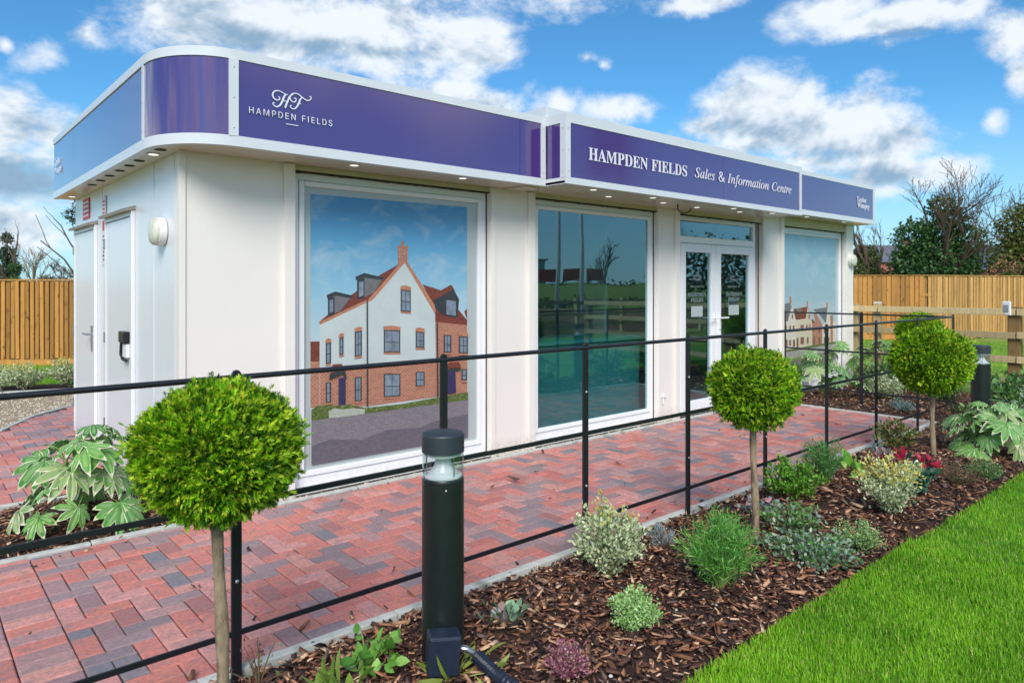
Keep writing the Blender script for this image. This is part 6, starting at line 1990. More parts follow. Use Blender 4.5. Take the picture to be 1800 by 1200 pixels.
shrub("heuchera", "pale scalloped leaf seedling to the right of the nearest bollard", "plant", 0.68, -2.53, 0.12, 0.11, 34, (0.052, 0.026), [rgb(150, 186, 150), rgb(122, 160, 122), rgb(192, 190, 190), rgb(176, 150, 146)], [3, 2, 2, 1], 40, 9, None, None, spread=0.9, bend=0.1)
shrub("leafy_seedling", "light green seedling left of the nearest bollard", "plant", 0.0, -2.46, 0.15, 0.17, 58, (0.062, 0.017), [rgb(120, 176, 76), rgb(150, 196, 100), rgb(86, 140, 56)], [3, 2, 2], 41, 8, None, None, spread=0.8, stem_mat=M_GREENSTEM)
shrub("leafy_seedling", "low yellow-green rosette at the front edge of the bed", "plant", -0.14, -2.60, 0.15, 0.10, 36, (0.10, 0.014), [rgb(150, 176, 82), rgb(120, 156, 66)], [1, 1], 42, 9, None, None, spread=0.5, stem_mat=M_GREENSTEM)
shrub("strap_leaf_plant", "few long arching pale leaves lying at the nearest bollard foot", "plant", 0.20, -2.74, 0.19, 0.06, 22, (0.12, 0.010), [rgb(176, 188, 96), rgb(150, 170, 74)], [1, 1], 43, 8, None, None, spread=0.4, zc=0.3, stem_mat=M_GREENSTEM)
shrub("wiry_seedling", "thin wiry red-stemmed seedling beside the nearest trunk", "plant", -0.36, -2.26, 0.13, 0.18, 40, (0.022, 0.007), [rgb(120, 84, 84), rgb(150, 110, 96), rgb(104, 120, 70)], [3, 2, 2], 44, 9, None, None)
# bed at the far end of the path
EG = [rgb(88, 124, 62), rgb(116, 148, 84), rgb(66, 100, 52), rgb(160, 176, 130)]
shrub("evergreen_shrub", "low green bush beyond the path end by the cabin wall", "shrub", 9.2, -0.78, 0.34, 0.42, 700, (0.05, 0.015), EG, [3, 3, 2, 1], 50, 22)
shrub("variegated_shrub", "pale variegated bush at the path end behind the end railing", "shrub", 8.75, -1.12, 0.30, 0.36, 900, (0.034, 0.010), VAR, VARW, 51, 24, BG)
shrub("grey_cushion", "blue-grey cushion plant just past the end of the path", "plant", 7.86, -1.62, 0.17, 0.14, 700, (0.028, 0.004), [rgb(124, 152, 150), rgb(150, 174, 170), rgb(96, 126, 122)], [3, 2, 2], 52, 26, zc=0.4)
shrub("evergreen_shrub", "small green mound behind the corner post of the railing", "shrub", 9.0, -1.75, 0.22, 0.24, 800, (0.026, 0.007), EG, [3, 3, 2, 1], 53, 24)
shrub("silver_shrub", "loose silver-leaved shrub near the post and rail fence", "shrub", 9.75, -1.25, 0.32, 0.30, 600, (0.04, 0.012), [rgb(160, 170, 162), rgb(130, 144, 132), rgb(186, 192, 184)], [3, 2, 2], 54, 22)
shrub("laurel_shrub", "leafy green shrub between far bollard and post and rail fence", "shrub", 8.75, -2.55, 0.42, 0.50, 700, (0.075, 0.020), [rgb(92, 140, 70), rgb(120, 166, 92), rgb(70, 112, 56), rgb(150, 180, 140)], [3, 3, 2, 1], 55, 24)
shrub("laurel_shrub", "pale leafy shrub right of the far bollard", "shrub", 7.9, -3.05, 0.36, 0.42, 600, (0.075, 0.018), [rgb(140, 168, 128), rgb(104, 146, 84), rgb(176, 190, 160)], [3, 3, 2], 56, 22)
shrub("leafy_seedling", "tuft of green leaves under the far end of the railing", "plant", 7.72, -2.35, 0.18, 0.22, 160, (0.06, 0.012), EG, [3, 3, 2, 1], 57, 14)
# far bed on the left of the cabin
FL = "pale shrubs in the far bed"
for k, (x, off, rx, h, lb) in enumerate([(-0.28, 0.42, 0.32, 0.42, "leftmost pale variegated shrub below the timber fence"), (0.05, 0.30, 0.33, 0.40, "middle pale variegated shrub below the timber fence"),
                                         (0.62, 0.45, 0.33, 0.45, "rightmost pale variegated shrub, just left of the cabin end wall"), (-0.95, 0.40, 0.33, 0.42, "pale variegated shrub at the far left end of the distant bed")]):
    shrub("variegated_shrub", lb, "shrub", x, line_y(x, off), rx, h, 1000, (0.036, 0.011), VAR, VARW, 60 + k, 24, FL, (rgb(206, 200, 110), 0.7, 0.5), z=0.0)
shrub("groundcover_shrub", "dark green spreading bush between gravel and timber fence", "shrub", 1.0, line_y(1.0, 0.25), 0.50, 0.24, 1100, (0.040, 0.013), [rgb(64, 118, 50), rgb(88, 144, 66), rgb(46, 90, 40)], [3, 3, 2], 66, 26, z=0.0, zc=0.4)


# ------------------------------------------------------------------ variegated fatsia, every leaf an object
def fatsia_leaf(kind, seed):
    r = random.Random(seed)
    mb = MB()
    GREEN = [rgb(92, 152, 70), rgb(110, 170, 80), rgb(74, 132, 76)][seed % 3]
    MID = [rgb(146, 190, 108), rgb(132, 178, 112)][seed % 2]
    EDGE = rgb(222, 228, 190)
    if kind == 1:                              # mostly cream leaf
        GREEN, MID, EDGE = rgb(160, 186, 124), rgb(214, 218, 170), rgb(232, 230, 200)
    n = 7 + (seed % 2) * 2
    for i in range(n):
        u = (i - (n - 1) / 2) / ((n - 1) / 2)
        a = u * rad(122) + r.gauss(0, 0.05)
        Ln = 1.0 - 0.42 * abs(u) ** 1.3 + r.gauss(0, 0.04)
        w = 0.150 * (1 - 0.2 * abs(u))
        st = [(0.0, 0.04), (0.28, 0.125), (0.52, 0.165), (0.72, 0.145), (0.88, 0.082)]

        def pt(rr, sd, lift):
            x = rr * Ln
            y = sd
            z = -0.46 * (rr * Ln) ** 2 + lift - 0.05 * abs(u)
            return (x * math.cos(a) - y * math.sin(a), x * math.sin(a) + y * math.cos(a), z)
        M = [pt(rr, 0, 0.0) for rr, ww in st] + [pt(1.0, 0, -0.02)]
        k = w / 0.155
        for s in (-1, 1):
            I = [pt(rr, s * ww * k * 0.45, 0.030) for rr, ww in st]
            J = [pt(rr, s * ww * k * (0.88 + r.uniform(-0.14, 0.05)), 0.036) for rr, ww in st]
            O = [pt(rr, s * ww * k * (1.04 + r.uniform(-0.10, 0.12)), 0.030 + r.uniform(-0.03, 0.02)) for rr, ww in st]
            for j in range(4):
                for A, B, c in ((M, I, MID if kind == 0 and j < 3 else GREEN), (I, J, GREEN), (J, O, EDGE if r.random() < 0.62 else MID)):
                    q = (A[j], A[j + 1], B[j + 1], B[j])
                    mb.col = tuple(cc * r.uniform(0.9, 1.1) for cc in c)
                    mb.add(q if s > 0 else q[::-1], [(0, 1, 2, 3)])
            mb.col = EDGE
            for A, B in ((M, I), (I, J), (J, O)):
                q = (A[4], M[5], B[4])
                mb.add(q if s > 0 else q[::-1], [(0, 1, 2)])
    return mb.mesh("leaf", M_LEAF, True)


FLEAF = [fatsia_leaf(0, s) for s in range(6)] + [fatsia_leaf(1, 10 + s) for s in range(3)]


def fatsia(label, x, y, h, rad_, n, cream, seed, size=0.17, z=None):
    r = random.Random(seed)
    z0 = bed_z(x, y) if z is None else z
    t = thing("fatsia", label, "fatsia", (x, y, z0), 0, "variegated fatsia plants")
    st = MB()
    heads = []
    for k in range(3):
        a = seed + k * 2.1
        q = Vector((0.10 * math.cos(a), 0.10 * math.sin(a), h * (0.62 + 0.16 * k / 2)))
        st.tube([(0, 0, -0.03), (q.x * 0.5, q.y * 0.5, q.z * 0.5), q], [0.013, 0.011, 0.009], 8)
        heads.append(q)
    st.build("stem", M_GREENSTEM, t, smooth=True)
    for i in range(n):
        u = i / max(1, n - 1)
        q = heads[i % 3] * (1 - 0.50 * u)
        az = i * 2.399 + r.uniform(-0.25, 0.25)
        el = rad(62) * (1 - u) - rad(12) * u + r.uniform(-0.15, 0.15)
        pl = rad_ * (0.42 + 0.42 * u) * r.uniform(0.8, 1.15)
        d = Vector((math.cos(az) * math.cos(el), math.sin(az) * math.cos(el), math.sin(el)))
        p = q + d * pl
        p.z = max(p.z, 0.09)
        sz = size * r.uniform(0.65, 1.2) * (0.75 + 0.35 * u)
        lf = link("leaf", FLEAF[r.randrange(6, 9)] if r.random() < cream else FLEAF[r.randrange(6)], t)
        fwd = Vector((d.x, d.y, -0.25 - 0.55 * u + 0.25 * d.z)).normalized()
        side = Vector((0, 0, 1)).cross(fwd).normalized()
        nor = fwd.cross(side)
        m = Matrix((fwd, side, nor)).transposed().to_4x4()
        lf.matrix_local = Matrix.Translation(p) @ m @ Matrix.Rotation(r.gauss(0, 0.42), 4, 'X') @ Matrix.Rotation(r.gauss(0, 0.15), 4, 'Y') @ Matrix.Scale(sz, 4)
        pt = MB().tube([q, q + d * pl * 0.5 + Vector((0, 0, 0.02)), p], [0.0042, 0.0036, 0.003], 6, False)
        pt.build("leaf_stalk", M_GREENSTEM, t, smooth=True)
    for k in range(3):                       # unfolding shoots
        q = heads[k]
        d = Vector((r.uniform(-0.4, 0.4), r.uniform(-0.4, 0.4), 1)).normalized()
        MB().tube([q, q + d * 0.06, q + d * 0.12 + Vector((0.01, 0, 0))], [0.006, 0.005, 0.001], 6, False).build("shoot", M_GREENSTEM, t, smooth=True)
    return t


fatsia("variegated fatsia in the bed at the foot of the white end wall", -0.50, 0.33, 0.64, 0.37, 34, 0.08, 3, 0.195)
fatsia("large variegated fatsia with cream leaves in front of the far bollard", 6.12, -3.03, 0.46, 0.38, 32, 0.32, 5, 0.19)
fatsia("variegated fatsia below the street picture window", 8.45, -0.36, 0.72, 0.42, 24, 0.25, 7, 0.22)
fatsia("variegated fatsia by the right-hand corner of the cabin", 9.85, -0.55, 0.80, 0.42, 20, 0.2, 9, 0.22)

# ================================================================== TIMBER FENCES
def timber(name, base, dark, knots=0.55):
    m = bpy.data.materials.new(name)
    m.use_nodes = True
    t = m.node_tree
    b = t.nodes['Principled BSDF']
    b.inputs['Roughness'].default_value = 0.75
    ge = t.nodes.new('ShaderNodeNewGeometry')
    oi = t.nodes.new('ShaderNodeObjectInfo')
    ad = t.nodes.new('ShaderNodeVectorMath')
    ad.operation = 'MULTIPLY_ADD'
    t.links.new(oi.outputs['Random'], ad.inputs[0])
    ad.inputs[1].default_value = (31, 17, 9)
    t.links.new(ge.outputs['Position'], ad.inputs[2])

    def nz(sc, stretch, det=5):
        mp = t.nodes.new('ShaderNodeMapping')
        mp.inputs['Scale'].default_value = stretch
        t.links.new(ad.outputs[0], mp.inputs[0])
        n = t.nodes.new('ShaderNodeTexNoise')
        n.inputs['Scale'].default_value = sc
        n.inputs['Detail'].default_value = det
        n.inputs['Roughness'].default_value = 0.6
        t.links.new(mp.outputs[0], n.inputs['Vector'])
        return n.outputs['Fac']

    def rng_(v, a, b_, c, d):
        r = t.nodes.new('ShaderNodeMapRange')
        for k, q in zip(('From Min', 'From Max', 'To Min', 'To Max'), (a, b_, c, d)):
            r.inputs[k].default_value = q
        t.links.new(v, r.inputs['Value'])
        return r.outputs[0]

    def mix(fac, a, bb, kind='MIX'):
        n = t.nodes.new('ShaderNodeMix')
        n.data_type = 'RGBA'
        n.blend_type = kind
        if isinstance(fac, float):
            n.inputs['Factor'].default_value = fac
        else:
            t.links.new(fac, n.inputs['Factor'])
        for k, v in (('A', a), ('B', bb)):
            if isinstance(v, tuple):
                n.inputs[k].default_value = (*v, 1)
            else:
                t.links.new(v, n.inputs[k])
        return n.outputs['Result']
    c = mix(rng_(nz(24, (1, 1, 0.06)), 0.35, 0.7, 0, 1), base, tuple(q * 0.72 for q in base))
    c = mix(rng_(nz(9, (1, 1, 0.8), 3), 0.60, 0.72, 0, knots), c, dark)
    hv = t.nodes.new('ShaderNodeHueSaturation')
    hv.inputs['Value'].default_value = 1.0
    t.links.new(rng_(oi.outputs['Random'], 0, 1, 0.66, 1.22), hv.inputs['Value'])
    t.links.new(c, hv.inputs['Color'])
    t.links.new(hv.outputs[0], b.inputs['Base Color'])
    bp = t.nodes.new('ShaderNodeBump')
    bp.inputs['Strength'].default_value = 0.4
    bp.inputs['Distance'].default_value = 0.004
    t.links.new(nz(40, (1, 1, 0.05)), bp.inputs['Height'])
    t.links.new(bp.outputs[0], b.inputs['Normal'])
    return m


M_BOARD = timber("stained_featheredge", rgb(196, 140, 70), rgb(78, 46, 22), 0.75)
M_BOARD2 = timber("pale_featheredge", rgb(208, 162, 96), rgb(126, 84, 46), 0.4)
M_RAILWOOD = timber("treated_softwood", rgb(204, 182, 136), rgb(132, 104, 66), 0.35)
M_POSTWOOD = timber("weathered_post", rgb(158, 126, 78), rgb(92, 72, 46), 0.5)


def board_fence(label, pts, h, pitch, mat, zbase=-0.05, gravel=True, gap=0.016):
    """Close-board fence: overlapping upright boards nailed to the near side of rails, with capping and gravel boards."""
    t = thing("timber_fence", label, "fence", (pts[0][0], pts[0][1], zbase))
    o = Vector((pts[0][0], pts[0][1]))
    z0 = 0.17 if gravel else 0.02
    w = pitch - gap
    lib = []
    for k in range(5):
        b = MB()
        b.add([(0, -0.004, z0), (w, -0.016, z0), (w, 0.006, z0), (0, 0.006, z0), (0, -0.004, h), (w, -0.016, h), (w, 0.006, h), (0, 0.006, h)],
              [(0, 3, 2, 1), (4, 5, 6, 7), (0, 1, 5, 4), (1, 2, 6, 5), (2, 3, 7, 6), (3, 0, 4, 7)])
        lib.append(b.mesh("board", mat))
    for (xa, ya), (xb, yb) in zip(pts, pts[1:]):
        d = Vector((xb - xa, yb - ya))
        L = d.length
        d.normalize()
        ang = math.atan2(d.y, d.x)
        n = int(L / pitch)
        for i in range(n):
            p = Vector((xa, ya)) + d * (i * pitch) - o
            b = link("board", lib[rng.randrange(5)], t)
            b.location = (p.x, p.y, rng.gauss(0, 0.012))
            b.rotation_euler = (rng.gauss(0, 0.004), rng.gauss(0, 0.004), ang + rng.gauss(0, 0.02))
            q = p + d * (pitch * 0.5) + Vector((-d.y, d.x)) * 0.034      # the overlapped board behind the gap
            b = link("board", lib[rng.randrange(5)], t)
            b.location = (q.x, q.y, rng.gauss(0, 0.006) - 0.01)
            b.rotation_euler = (0, 0, ang)
        p = Vector((xa, ya)) - o
        for (zz, hh, th, off, nm) in [(h + 0.008, 0.03, 0.06, 0.0, "capping_rail"), (0.5, 0.08, 0.05, 0.045, "back_rail"), (1.3, 0.08, 0.05, 0.045, "back_rail")] + ([(0.01, 0.15, 0.03, -0.015, "gravel_board")] if gravel else []):
            m = MB().box(0, -th / 2 + off, zz, L, th / 2 + off, zz + hh).build(nm, mat, t)
            m.location = (p.x, p.y, 0)
            m.rotation_euler = (0, 0, ang)
        k = 0.0
        while k < L:
            m = MB().box(-0.05, 0.06, -0.1, 0.05, 0.16, h - 0.02).build("fence_post", mat, t)
            q = p + d * k
            m.location = (q.x, q.y, 0)
            m.rotation_euler = (0, 0, ang)
            k += 2.4
    return t


dF = Vector((0.798, -0.603))
a0 = Vector((0.122, 12.04)) - dF * 3.2
a1 = Vector((0.122, 12.04)) + dF * 4.8
board_fence("brown close-board timber fence to the left of the cabin", [tuple(a0), tuple(a1)], 1.70, 0.092, M_BOARD)
board_fence("golden close-board timber fence behind the post and rail fence", [(18.2, 5.77), (20.07, 4.13), (21.75, 2.66)], 1.90, 0.14, M_BOARD, gap=0.03)
board_fence("paler narrow-board fence running off to the right of the golden one", [(21.75, 2.66), (27.0, 0.72), (34.5, -2.0)], 1.90, 0.12, M_BOARD2, gravel=False, gap=0.042)

# post and rail fence ------------------------------------------------
pf = thing("post_and_rail_fence", "four-rail pale timber fence beyond the end of the cabin", "fence", (10.42, 0, 0))
for (y, h, w) in [(0.02, 1.26, 0.11), (-0.33, 1.28, 0.10), (-2.17, 1.26, 0.15), (-4.0, 1.25, 0.14), (-5.8, 1.25, 0.14)]:
    m = MB()
    m.box(-w / 2, -w / 2, -0.1, w / 2, w / 2, h)
    o = m.build("post", M_POSTWOOD if y < -1 else M_RAILWOOD, pf, bevel=0.012)
    o.location = (0, y, 0)
for z in (1.185, 0.86, 0.53, 0.22):
    for (ya, yb) in [(0.08, -0.36), (-0.37, -2.2), (-2.21, -4.02), (-4.03, -5.85)]:
        o = MB().box(-0.02, yb + 0.003, -0.045, 0.02, ya - 0.003, 0.045).build("rail", M_RAILWOOD, pf, bevel=0.004)
        o.location = (-0.10, 0, z + rng.gauss(0, 0.008))
cap = MB().box(-0.045, -0.045, 0.0, 0.045, 0.045, 0.018).build("post_cap", M_PVC, pf)
cap.location = (0, -0.33, 1.281)
kb = thing("key_box", "small white plastic box fixed to the top of the timber post", "box", (10.325, -2.10, 1.14))
MB().box(-0.03, -0.055, 0.0, 0.0, 0.055, 0.20).build("case", M_PVC, kb, bevel=0.012)
MB().box(-0.038, -0.035, 0.05, -0.031, 0.035, 0.15).build("cover", pbr("grey_box_cover", rgb(150, 154, 160), 0.4), kb, bevel=0.006)
kb.rotation_euler = (0, 0, rad(-14))

# ================================================================== BEYOND THE FENCES
M_BARK = pbr("winter_bark", rgb(92, 78, 66), 0.9, var=(6, 0.3))
M_BARK2 = pbr("pale_winter_bark", rgb(124, 108, 92), 0.9, var=(6, 0.3))


def grow(seed, h, lean, levels, spread, trunk_r, ratio=0.72, kids=(3, 4), start=0.25, curl=0.12, minr=0.006, upward=0.25):
    """Winter tree as tubes: returns tubes and the tips."""
    r = random.Random(seed)
    segs, tips = [], []

    def branch(p, d, L, rr, lev):
        pts = [p]
        q = p
        dd = d.copy()
        n = 5 if lev < 2 else 4
        for i in range(n):
            dd = (dd + Vector((r.gauss(0, curl), r.gauss(0, curl), r.gauss(0, curl) + 0.03))).normalized()
            q = q + dd * (L / n)
            pts.append(q)
        rs = [max(minr, rr * (1 - 0.5 * i / n)) for i in range(n + 1)]
        segs.append((pts, rs, lev))
        if lev >= levels:
            tips.append(q)
            return
        k = r.randint(*kids) + (2 if lev == 0 else 0)
        for j in range(k):
            u = start + (1 - start) * (j + r.random()) / k
            i = min(n - 1, int(u * n))
            b = pts[i].lerp(pts[i + 1], u * n - i)
            a = r.uniform(0, 2 * PI)
            ax = dd.orthogonal().normalized()
            ax.rotate(Matrix.Rotation(a, 3, dd))
            nd = (dd * math.cos(spread) + ax * math.sin(spread * r.uniform(0.7, 1.3)) + Vector((0, 0, upward))).normalized()
            branch(b, nd, L * ratio * r.uniform(0.7, 1.1) * (1.15 - 0.5 * u), rr * 0.5 * (1.2 - 0.5 * u), lev + 1)
    branch(Vector((0, 0, -0.2)), Vector((lean[0], lean[1], 1)).normalized(), h * 0.55, trunk_r, 0)
    return segs, tips


def clump_leaves(centres, radii, n, leaf, tones, weights, seed, shell=0.55):
    r = np.random.default_rng(seed)
    per = [max(8, int(n * (q ** 2) / sum(k ** 2 for k in radii))) for q in radii]
    P = []
    for c, q, m in zip(centres, radii, per):
        d = sphere_dirs(m, r)
        rr = q * (shell + (1 - shell) * r.random(m)) * (1 + 0.25 * np.array([mnoise.noise(Vector(v) * 2.3 + Vector(c)) for v in d]))
        P.append(np.array(c) + d * rr[:, None] * np.array([1, 1, 0.9]))
    P = np.concatenate(P)
    m = len(P)
    D = r.normal(0, 1, (m, 3)) + np.array([0, 0, -0.2])
    return P, D, leaf[0] * r.uniform(0.6, 1.3, m), leaf[1] * r.uniform(0.7, 1.3, m), pick(tones, weights, m, r, 0.25)


IVY = [rgb(60, 96, 50), rgb(80, 118, 60), rgb(44, 74, 42), rgb(104, 134, 76)]


def tree(label, x, y, h, seed, bare, ivy=None, n=5000, leaf=(0.14, 0.05), tones=IVY, weights=(4, 3, 3, 1), lean=(0, 0), bark=None, name="ivy_clad_tree", group="trees beyond the timber fences"):
    t = thing(name, label, "tree", (x, y, -0.06), 0, group)
    if bare:
        segs, tips = grow(seed, h, lean, **bare)
        top = max(p.z for s in segs for p in s[0])
        k = h / top
        tr, cr = MB(), MB()
        for pts, rs, lev in segs:
            (tr if lev < 2 else cr).tube([p * k for p in pts], rs, 6 if lev < 2 else 4 if lev < 3 else 3, False)
        tr.build("trunk", bark or M_BARK, t, smooth=True)
        cr.build("crown", bark or M_BARK, t)
    if ivy:
        P, D, L, W, T = clump_leaves([c[:3] for c in ivy], [c[3] for c in ivy], n, leaf, tones, weights, seed)
        P[:, 2] = np.maximum(P[:, 2], 0.05)
        link("ivy" if bare else "crown", leaf_mesh("ivy", P, D, L, W, T, M_LEAF, nprng.uniform(0, 2 * PI, len(P)), 0.2), t)
        if not bare:
            MB().tube([(0, 0, -0.2), (0.05, 0, h * 0.4), (0, 0.05, h * 0.8)], [0.16, 0.12, 0.04], 8).build("trunk", M_BARK, t, smooth=True)
    return t


def at(px, depth):
    """Ground point at a bearing (counted across the picture) and a depth from the camera."""
    rr = (px - 900) / FPX * depth
    return (CAM.x + math.cos(HEAD) * depth + math.sin(HEAD) * rr, CAM.y + math.sin(HEAD) * depth - math.cos(HEAD) * rr)


FINE = dict(levels=4, spread=rad(36), trunk_r=0.15, ratio=0.76, kids=(4, 5), start=0.22, curl=0.13, minr=0.008)
# right-hand side
x, y = at(1645, 29)
tree("large ivy-clad tree with bare upper twigs in the middle beyond the fence", x, y, 6.7, 101, FINE,
     [(-0.2, 0.2, 2.6, 1.2), (0.5, -0.5, 2.3, 1.1), (-0.6, 0.6, 2.0, 1.1), (0.2, 0.0, 3.6, 1.0), (0.7, -0.6, 1.7, 0.8), (-0.9, 0.8, 1.4, 0.8), (0, 0, 1.2, 1.2), (0.6, -0.4, 4.3, 0.7), (-0.6, 0.6, 3.6, 0.9), (0.9, -0.8, 2.7, 0.6), (-0.9, 0.8, 2.7, 0.7), (0.2, -0.1, 4.9, 0.6), (0.9, -0.8, 3.5, 0.8)], 14000, (0.15, 0.05))
x, y = at(1830, 28)
tree("yellowish ivy-clad tree at the right edge of the view", x, y, 7.0, 103, FINE,
     [(0.2, 0, 3.4, 1.3), (-0.8, 0.7, 2.6, 1.1), (0.9, -0.9, 2.4, 1.3), (0.2, 0, 4.7, 0.9), (-0.6, 0.6, 4.0, 0.9), (0, 0, 1.2, 1.2)], 10000, (0.14, 0.045),
     [rgb(96, 108, 46), rgb(120, 126, 60), rgb(68, 84, 40), rgb(140, 138, 80)])
x, y = at(1522, 31)
tree("smaller bare tree with ivy round its foot next to the cabin end", x, y, 6.0, 105, dict(FINE, kids=(3, 3), spread=rad(24)),
     [(0, 0, 1.8, 0.9), (-0.5, 0.4, 2.3, 0.7), (0.5, -0.4, 1.3, 0.9), (0.1, 0, 2.9, 0.6)], 5000, (0.13, 0.045), [rgb(84, 96, 52), rgb(104, 116, 66), rgb(60, 78, 42), rgb(124, 128, 84)])
x, y = at(1790, 36)
tree("low green hedge tree in front of the brick gable", x, y, 2.9, 107, None, [(0, 0, 1.4, 1.2), (1.0, -0.9, 1.2, 1.0), (-0.8, 0.8, 1.0, 0.9)], 4000, (0.13, 0.045), name="hedge_tree")
x, y = at(1605, 34)
tree("bare brushy tree between the ivy trees and the cabin", x, y, 4.2, 109, dict(FINE, kids=(3, 4), trunk_r=0.10), None, bark=M_BARK2, name="bare_tree")
x, y = at(1705, 31)
tree("bare twiggy tree right of the large ivy tree", x, y, 5.8, 111, dict(FINE, kids=(3, 3), trunk_r=0.10), None, bark=M_BARK, name="bare_tree")
x, y = at(1940, 30)
tree("ivy-clad tree outside the right edge", x, y, 6.6, 113, dict(FINE, levels=3), [(0, 0, 2.4, 1.4), (0.8, -0.8, 2.0, 1.3), (0, 0, 3.6, 1.0)], 5000)
# left-hand side
x, y = at(12, 44)
tree("dark evergreen tree at the left edge above the fence", x, y, 5.4, 121, None, [(0, 0, 1.5, 0.9), (0.1, 0, 2.6, 0.75), (0, 0, 3.6, 0.6), (0, 0, 4.6, 0.4), (0.3, -0.3, 0.9, 0.9)], 4200, (0.16, 0.05), [rgb(44, 70, 50), rgb(58, 88, 60), rgb(34, 54, 42), rgb(72, 100, 70)], name="evergreen_tree")
x, y = at(24, 42)
tree("slim bare tree with an ivy-covered trunk left of the cabin", x, y, 5.6, 123, dict(FINE, levels=3, spread=rad(26), trunk_r=0.13, kids=(2, 3)), [(0, 0, 1.0, 0.5), (0, 0, 1.9, 0.42), (0.05, 0, 2.7, 0.35), (0.05, 0, 0.3, 0.6)], 3000, (0.14, 0.05))
x, y = at(62, 60)
tree("faint bare tree between slim ivy tree and round tree", x, y, 5.0, 125, dict(FINE, levels=3, spread=rad(30), trunk_r=0.12, minr=0.014), None, bark=M_BARK2, name="bare_tree")
x, y = at(108, 75)
tree("round bare-crowned tree far away just left of the cabin", x, y, 4.6, 127, dict(FINE, levels=4, spread=rad(44), trunk_r=0.16, minr=0.018, start=0.3), None, name="bare_tree")
x, y = at(146, 26)
tree("conifer branch tips showing beside the cabin end wall", x, y, 5.2, 129, dict(FINE, levels=2, trunk_r=0.08, spread=rad(22), kids=(2, 3)), [(0, 0, 4.6, 0.35), (-0.25, 0.2, 4.2, 0.35)], 700, (0.12, 0.02), [rgb(50, 60, 40), rgb(70, 76, 50)], (1, 1), name="conifer_tree")


def hedge(label, pts, h, w, n, seed, tones, leaf=(0.16, 0.06)):
    r = random.Random(seed)
    c, q = [], []
    for (xa, ya), (xb, yb) in zip(pts, pts[1:]):
        L = math.hypot(xb - xa, yb - ya)
        k = max(2, int(L / (w * 0.9)))
        for i in range(k):
            u = i / k
            hh = h * r.uniform(0.75, 1.15)
            c.append((xa + (xb - xa) * u, ya + (yb - ya) * u, hh * 0.5))
            q.append(max(w, hh * 0.55) * r.uniform(0.85, 1.15))
    P, D, L, W, T = clump_leaves(c, q, n, leaf, tones, [1] * len(tones), seed, 0.4)
    P[:, 2] = np.maximum(P[:, 2], 0.0)
    t = thing("hedge", label, "hedge", (pts[0][0], pts[0][1], 0))
    P -= np.array([pts[0][0], pts[0][1], 0])
    link("foliage", leaf_mesh("foliage", P, D, L, W, T, M_LEAF, nprng.uniform(0, 6, len(P)), 0.2), t)
    s = MB()
    for cc, rr in zip(c, q):
        s.tube([(cc[0] - pts[0][0], cc[1] - pts[0][1], -0.2), (cc[0] - pts[0][0] + 0.1, cc[1] - pts[0][1], cc[2])], [0.06, 0.03], 5)
    s.build("stems", M_BARK, t)
    return t


HT = [rgb(64, 72, 52), rgb(84, 86, 62), rgb(92, 84, 66), rgb(54, 64, 50)]
hedge("long dark hedge far behind the brown timber fence", [at(-120, 85), at(40, 82), at(220, 80)], 2.2, 1.2, 7000, 131, HT, (0.3, 0.12))
hedge("scrubby hedge behind the golden fence at the right", [at(1470, 33), at(1600, 34), at(1750, 35), at(1950, 35)], 1.7, 0.8, 7000, 133, [rgb(76, 92, 52), rgb(96, 104, 66), rgb(60, 78, 46)], (0.14, 0.05))

# ------------------------------------------------------------------ houses beyond the right-hand fence
M_HBRICK = None


def house_brick():
    m = bpy.data.materials.new("red_house_brick")
    m.use_nodes = True
    t = m.node_tree
    b = t.nodes['Principled BSDF']
    b.inputs['Roughness'].default_value = 0.85
    tcn = t.nodes.new('ShaderNodeTexCoord')
    sx = t.nodes.new('ShaderNodeSeparateXYZ')
    t.links.new(tcn.outputs['Object'], sx.inputs[0])
    ad = t.nodes.new('ShaderNodeMath')
    ad.operation = 'ADD'
    t.links.new(sx.outputs[0], ad.inputs[0])
    t.links.new(sx.outputs[1], ad.inputs[1])
    cx = t.nodes.new('ShaderNodeCombineXYZ')
    t.links.new(ad.outputs[0], cx.inputs[0])
    t.links.new(sx.outputs[2], cx.inputs[1])
    br = t.nodes.new('ShaderNodeTexBrick')
    br.inputs['Scale'].default_value = 4.4
    br.inputs['Color1'].default_value = (*rgb(168, 92, 82), 1)
    br.inputs['Color2'].default_value = (*rgb(142, 72, 66), 1)
    br.inputs['Mortar'].default_value = (*rgb(164, 134, 122), 1)
    t.links.new(cx.outputs[0], br.inputs['Vector'])
    t.links.new(br.outputs[0], b.inputs['Base Color'])
    return m


M_HBRICK = house_brick()
M_SLATE = pbr("grey_roof_slate", rgb(98, 104, 116), 0.8, var=(3, 0.15), bump=(6, 0.5, 0.03))


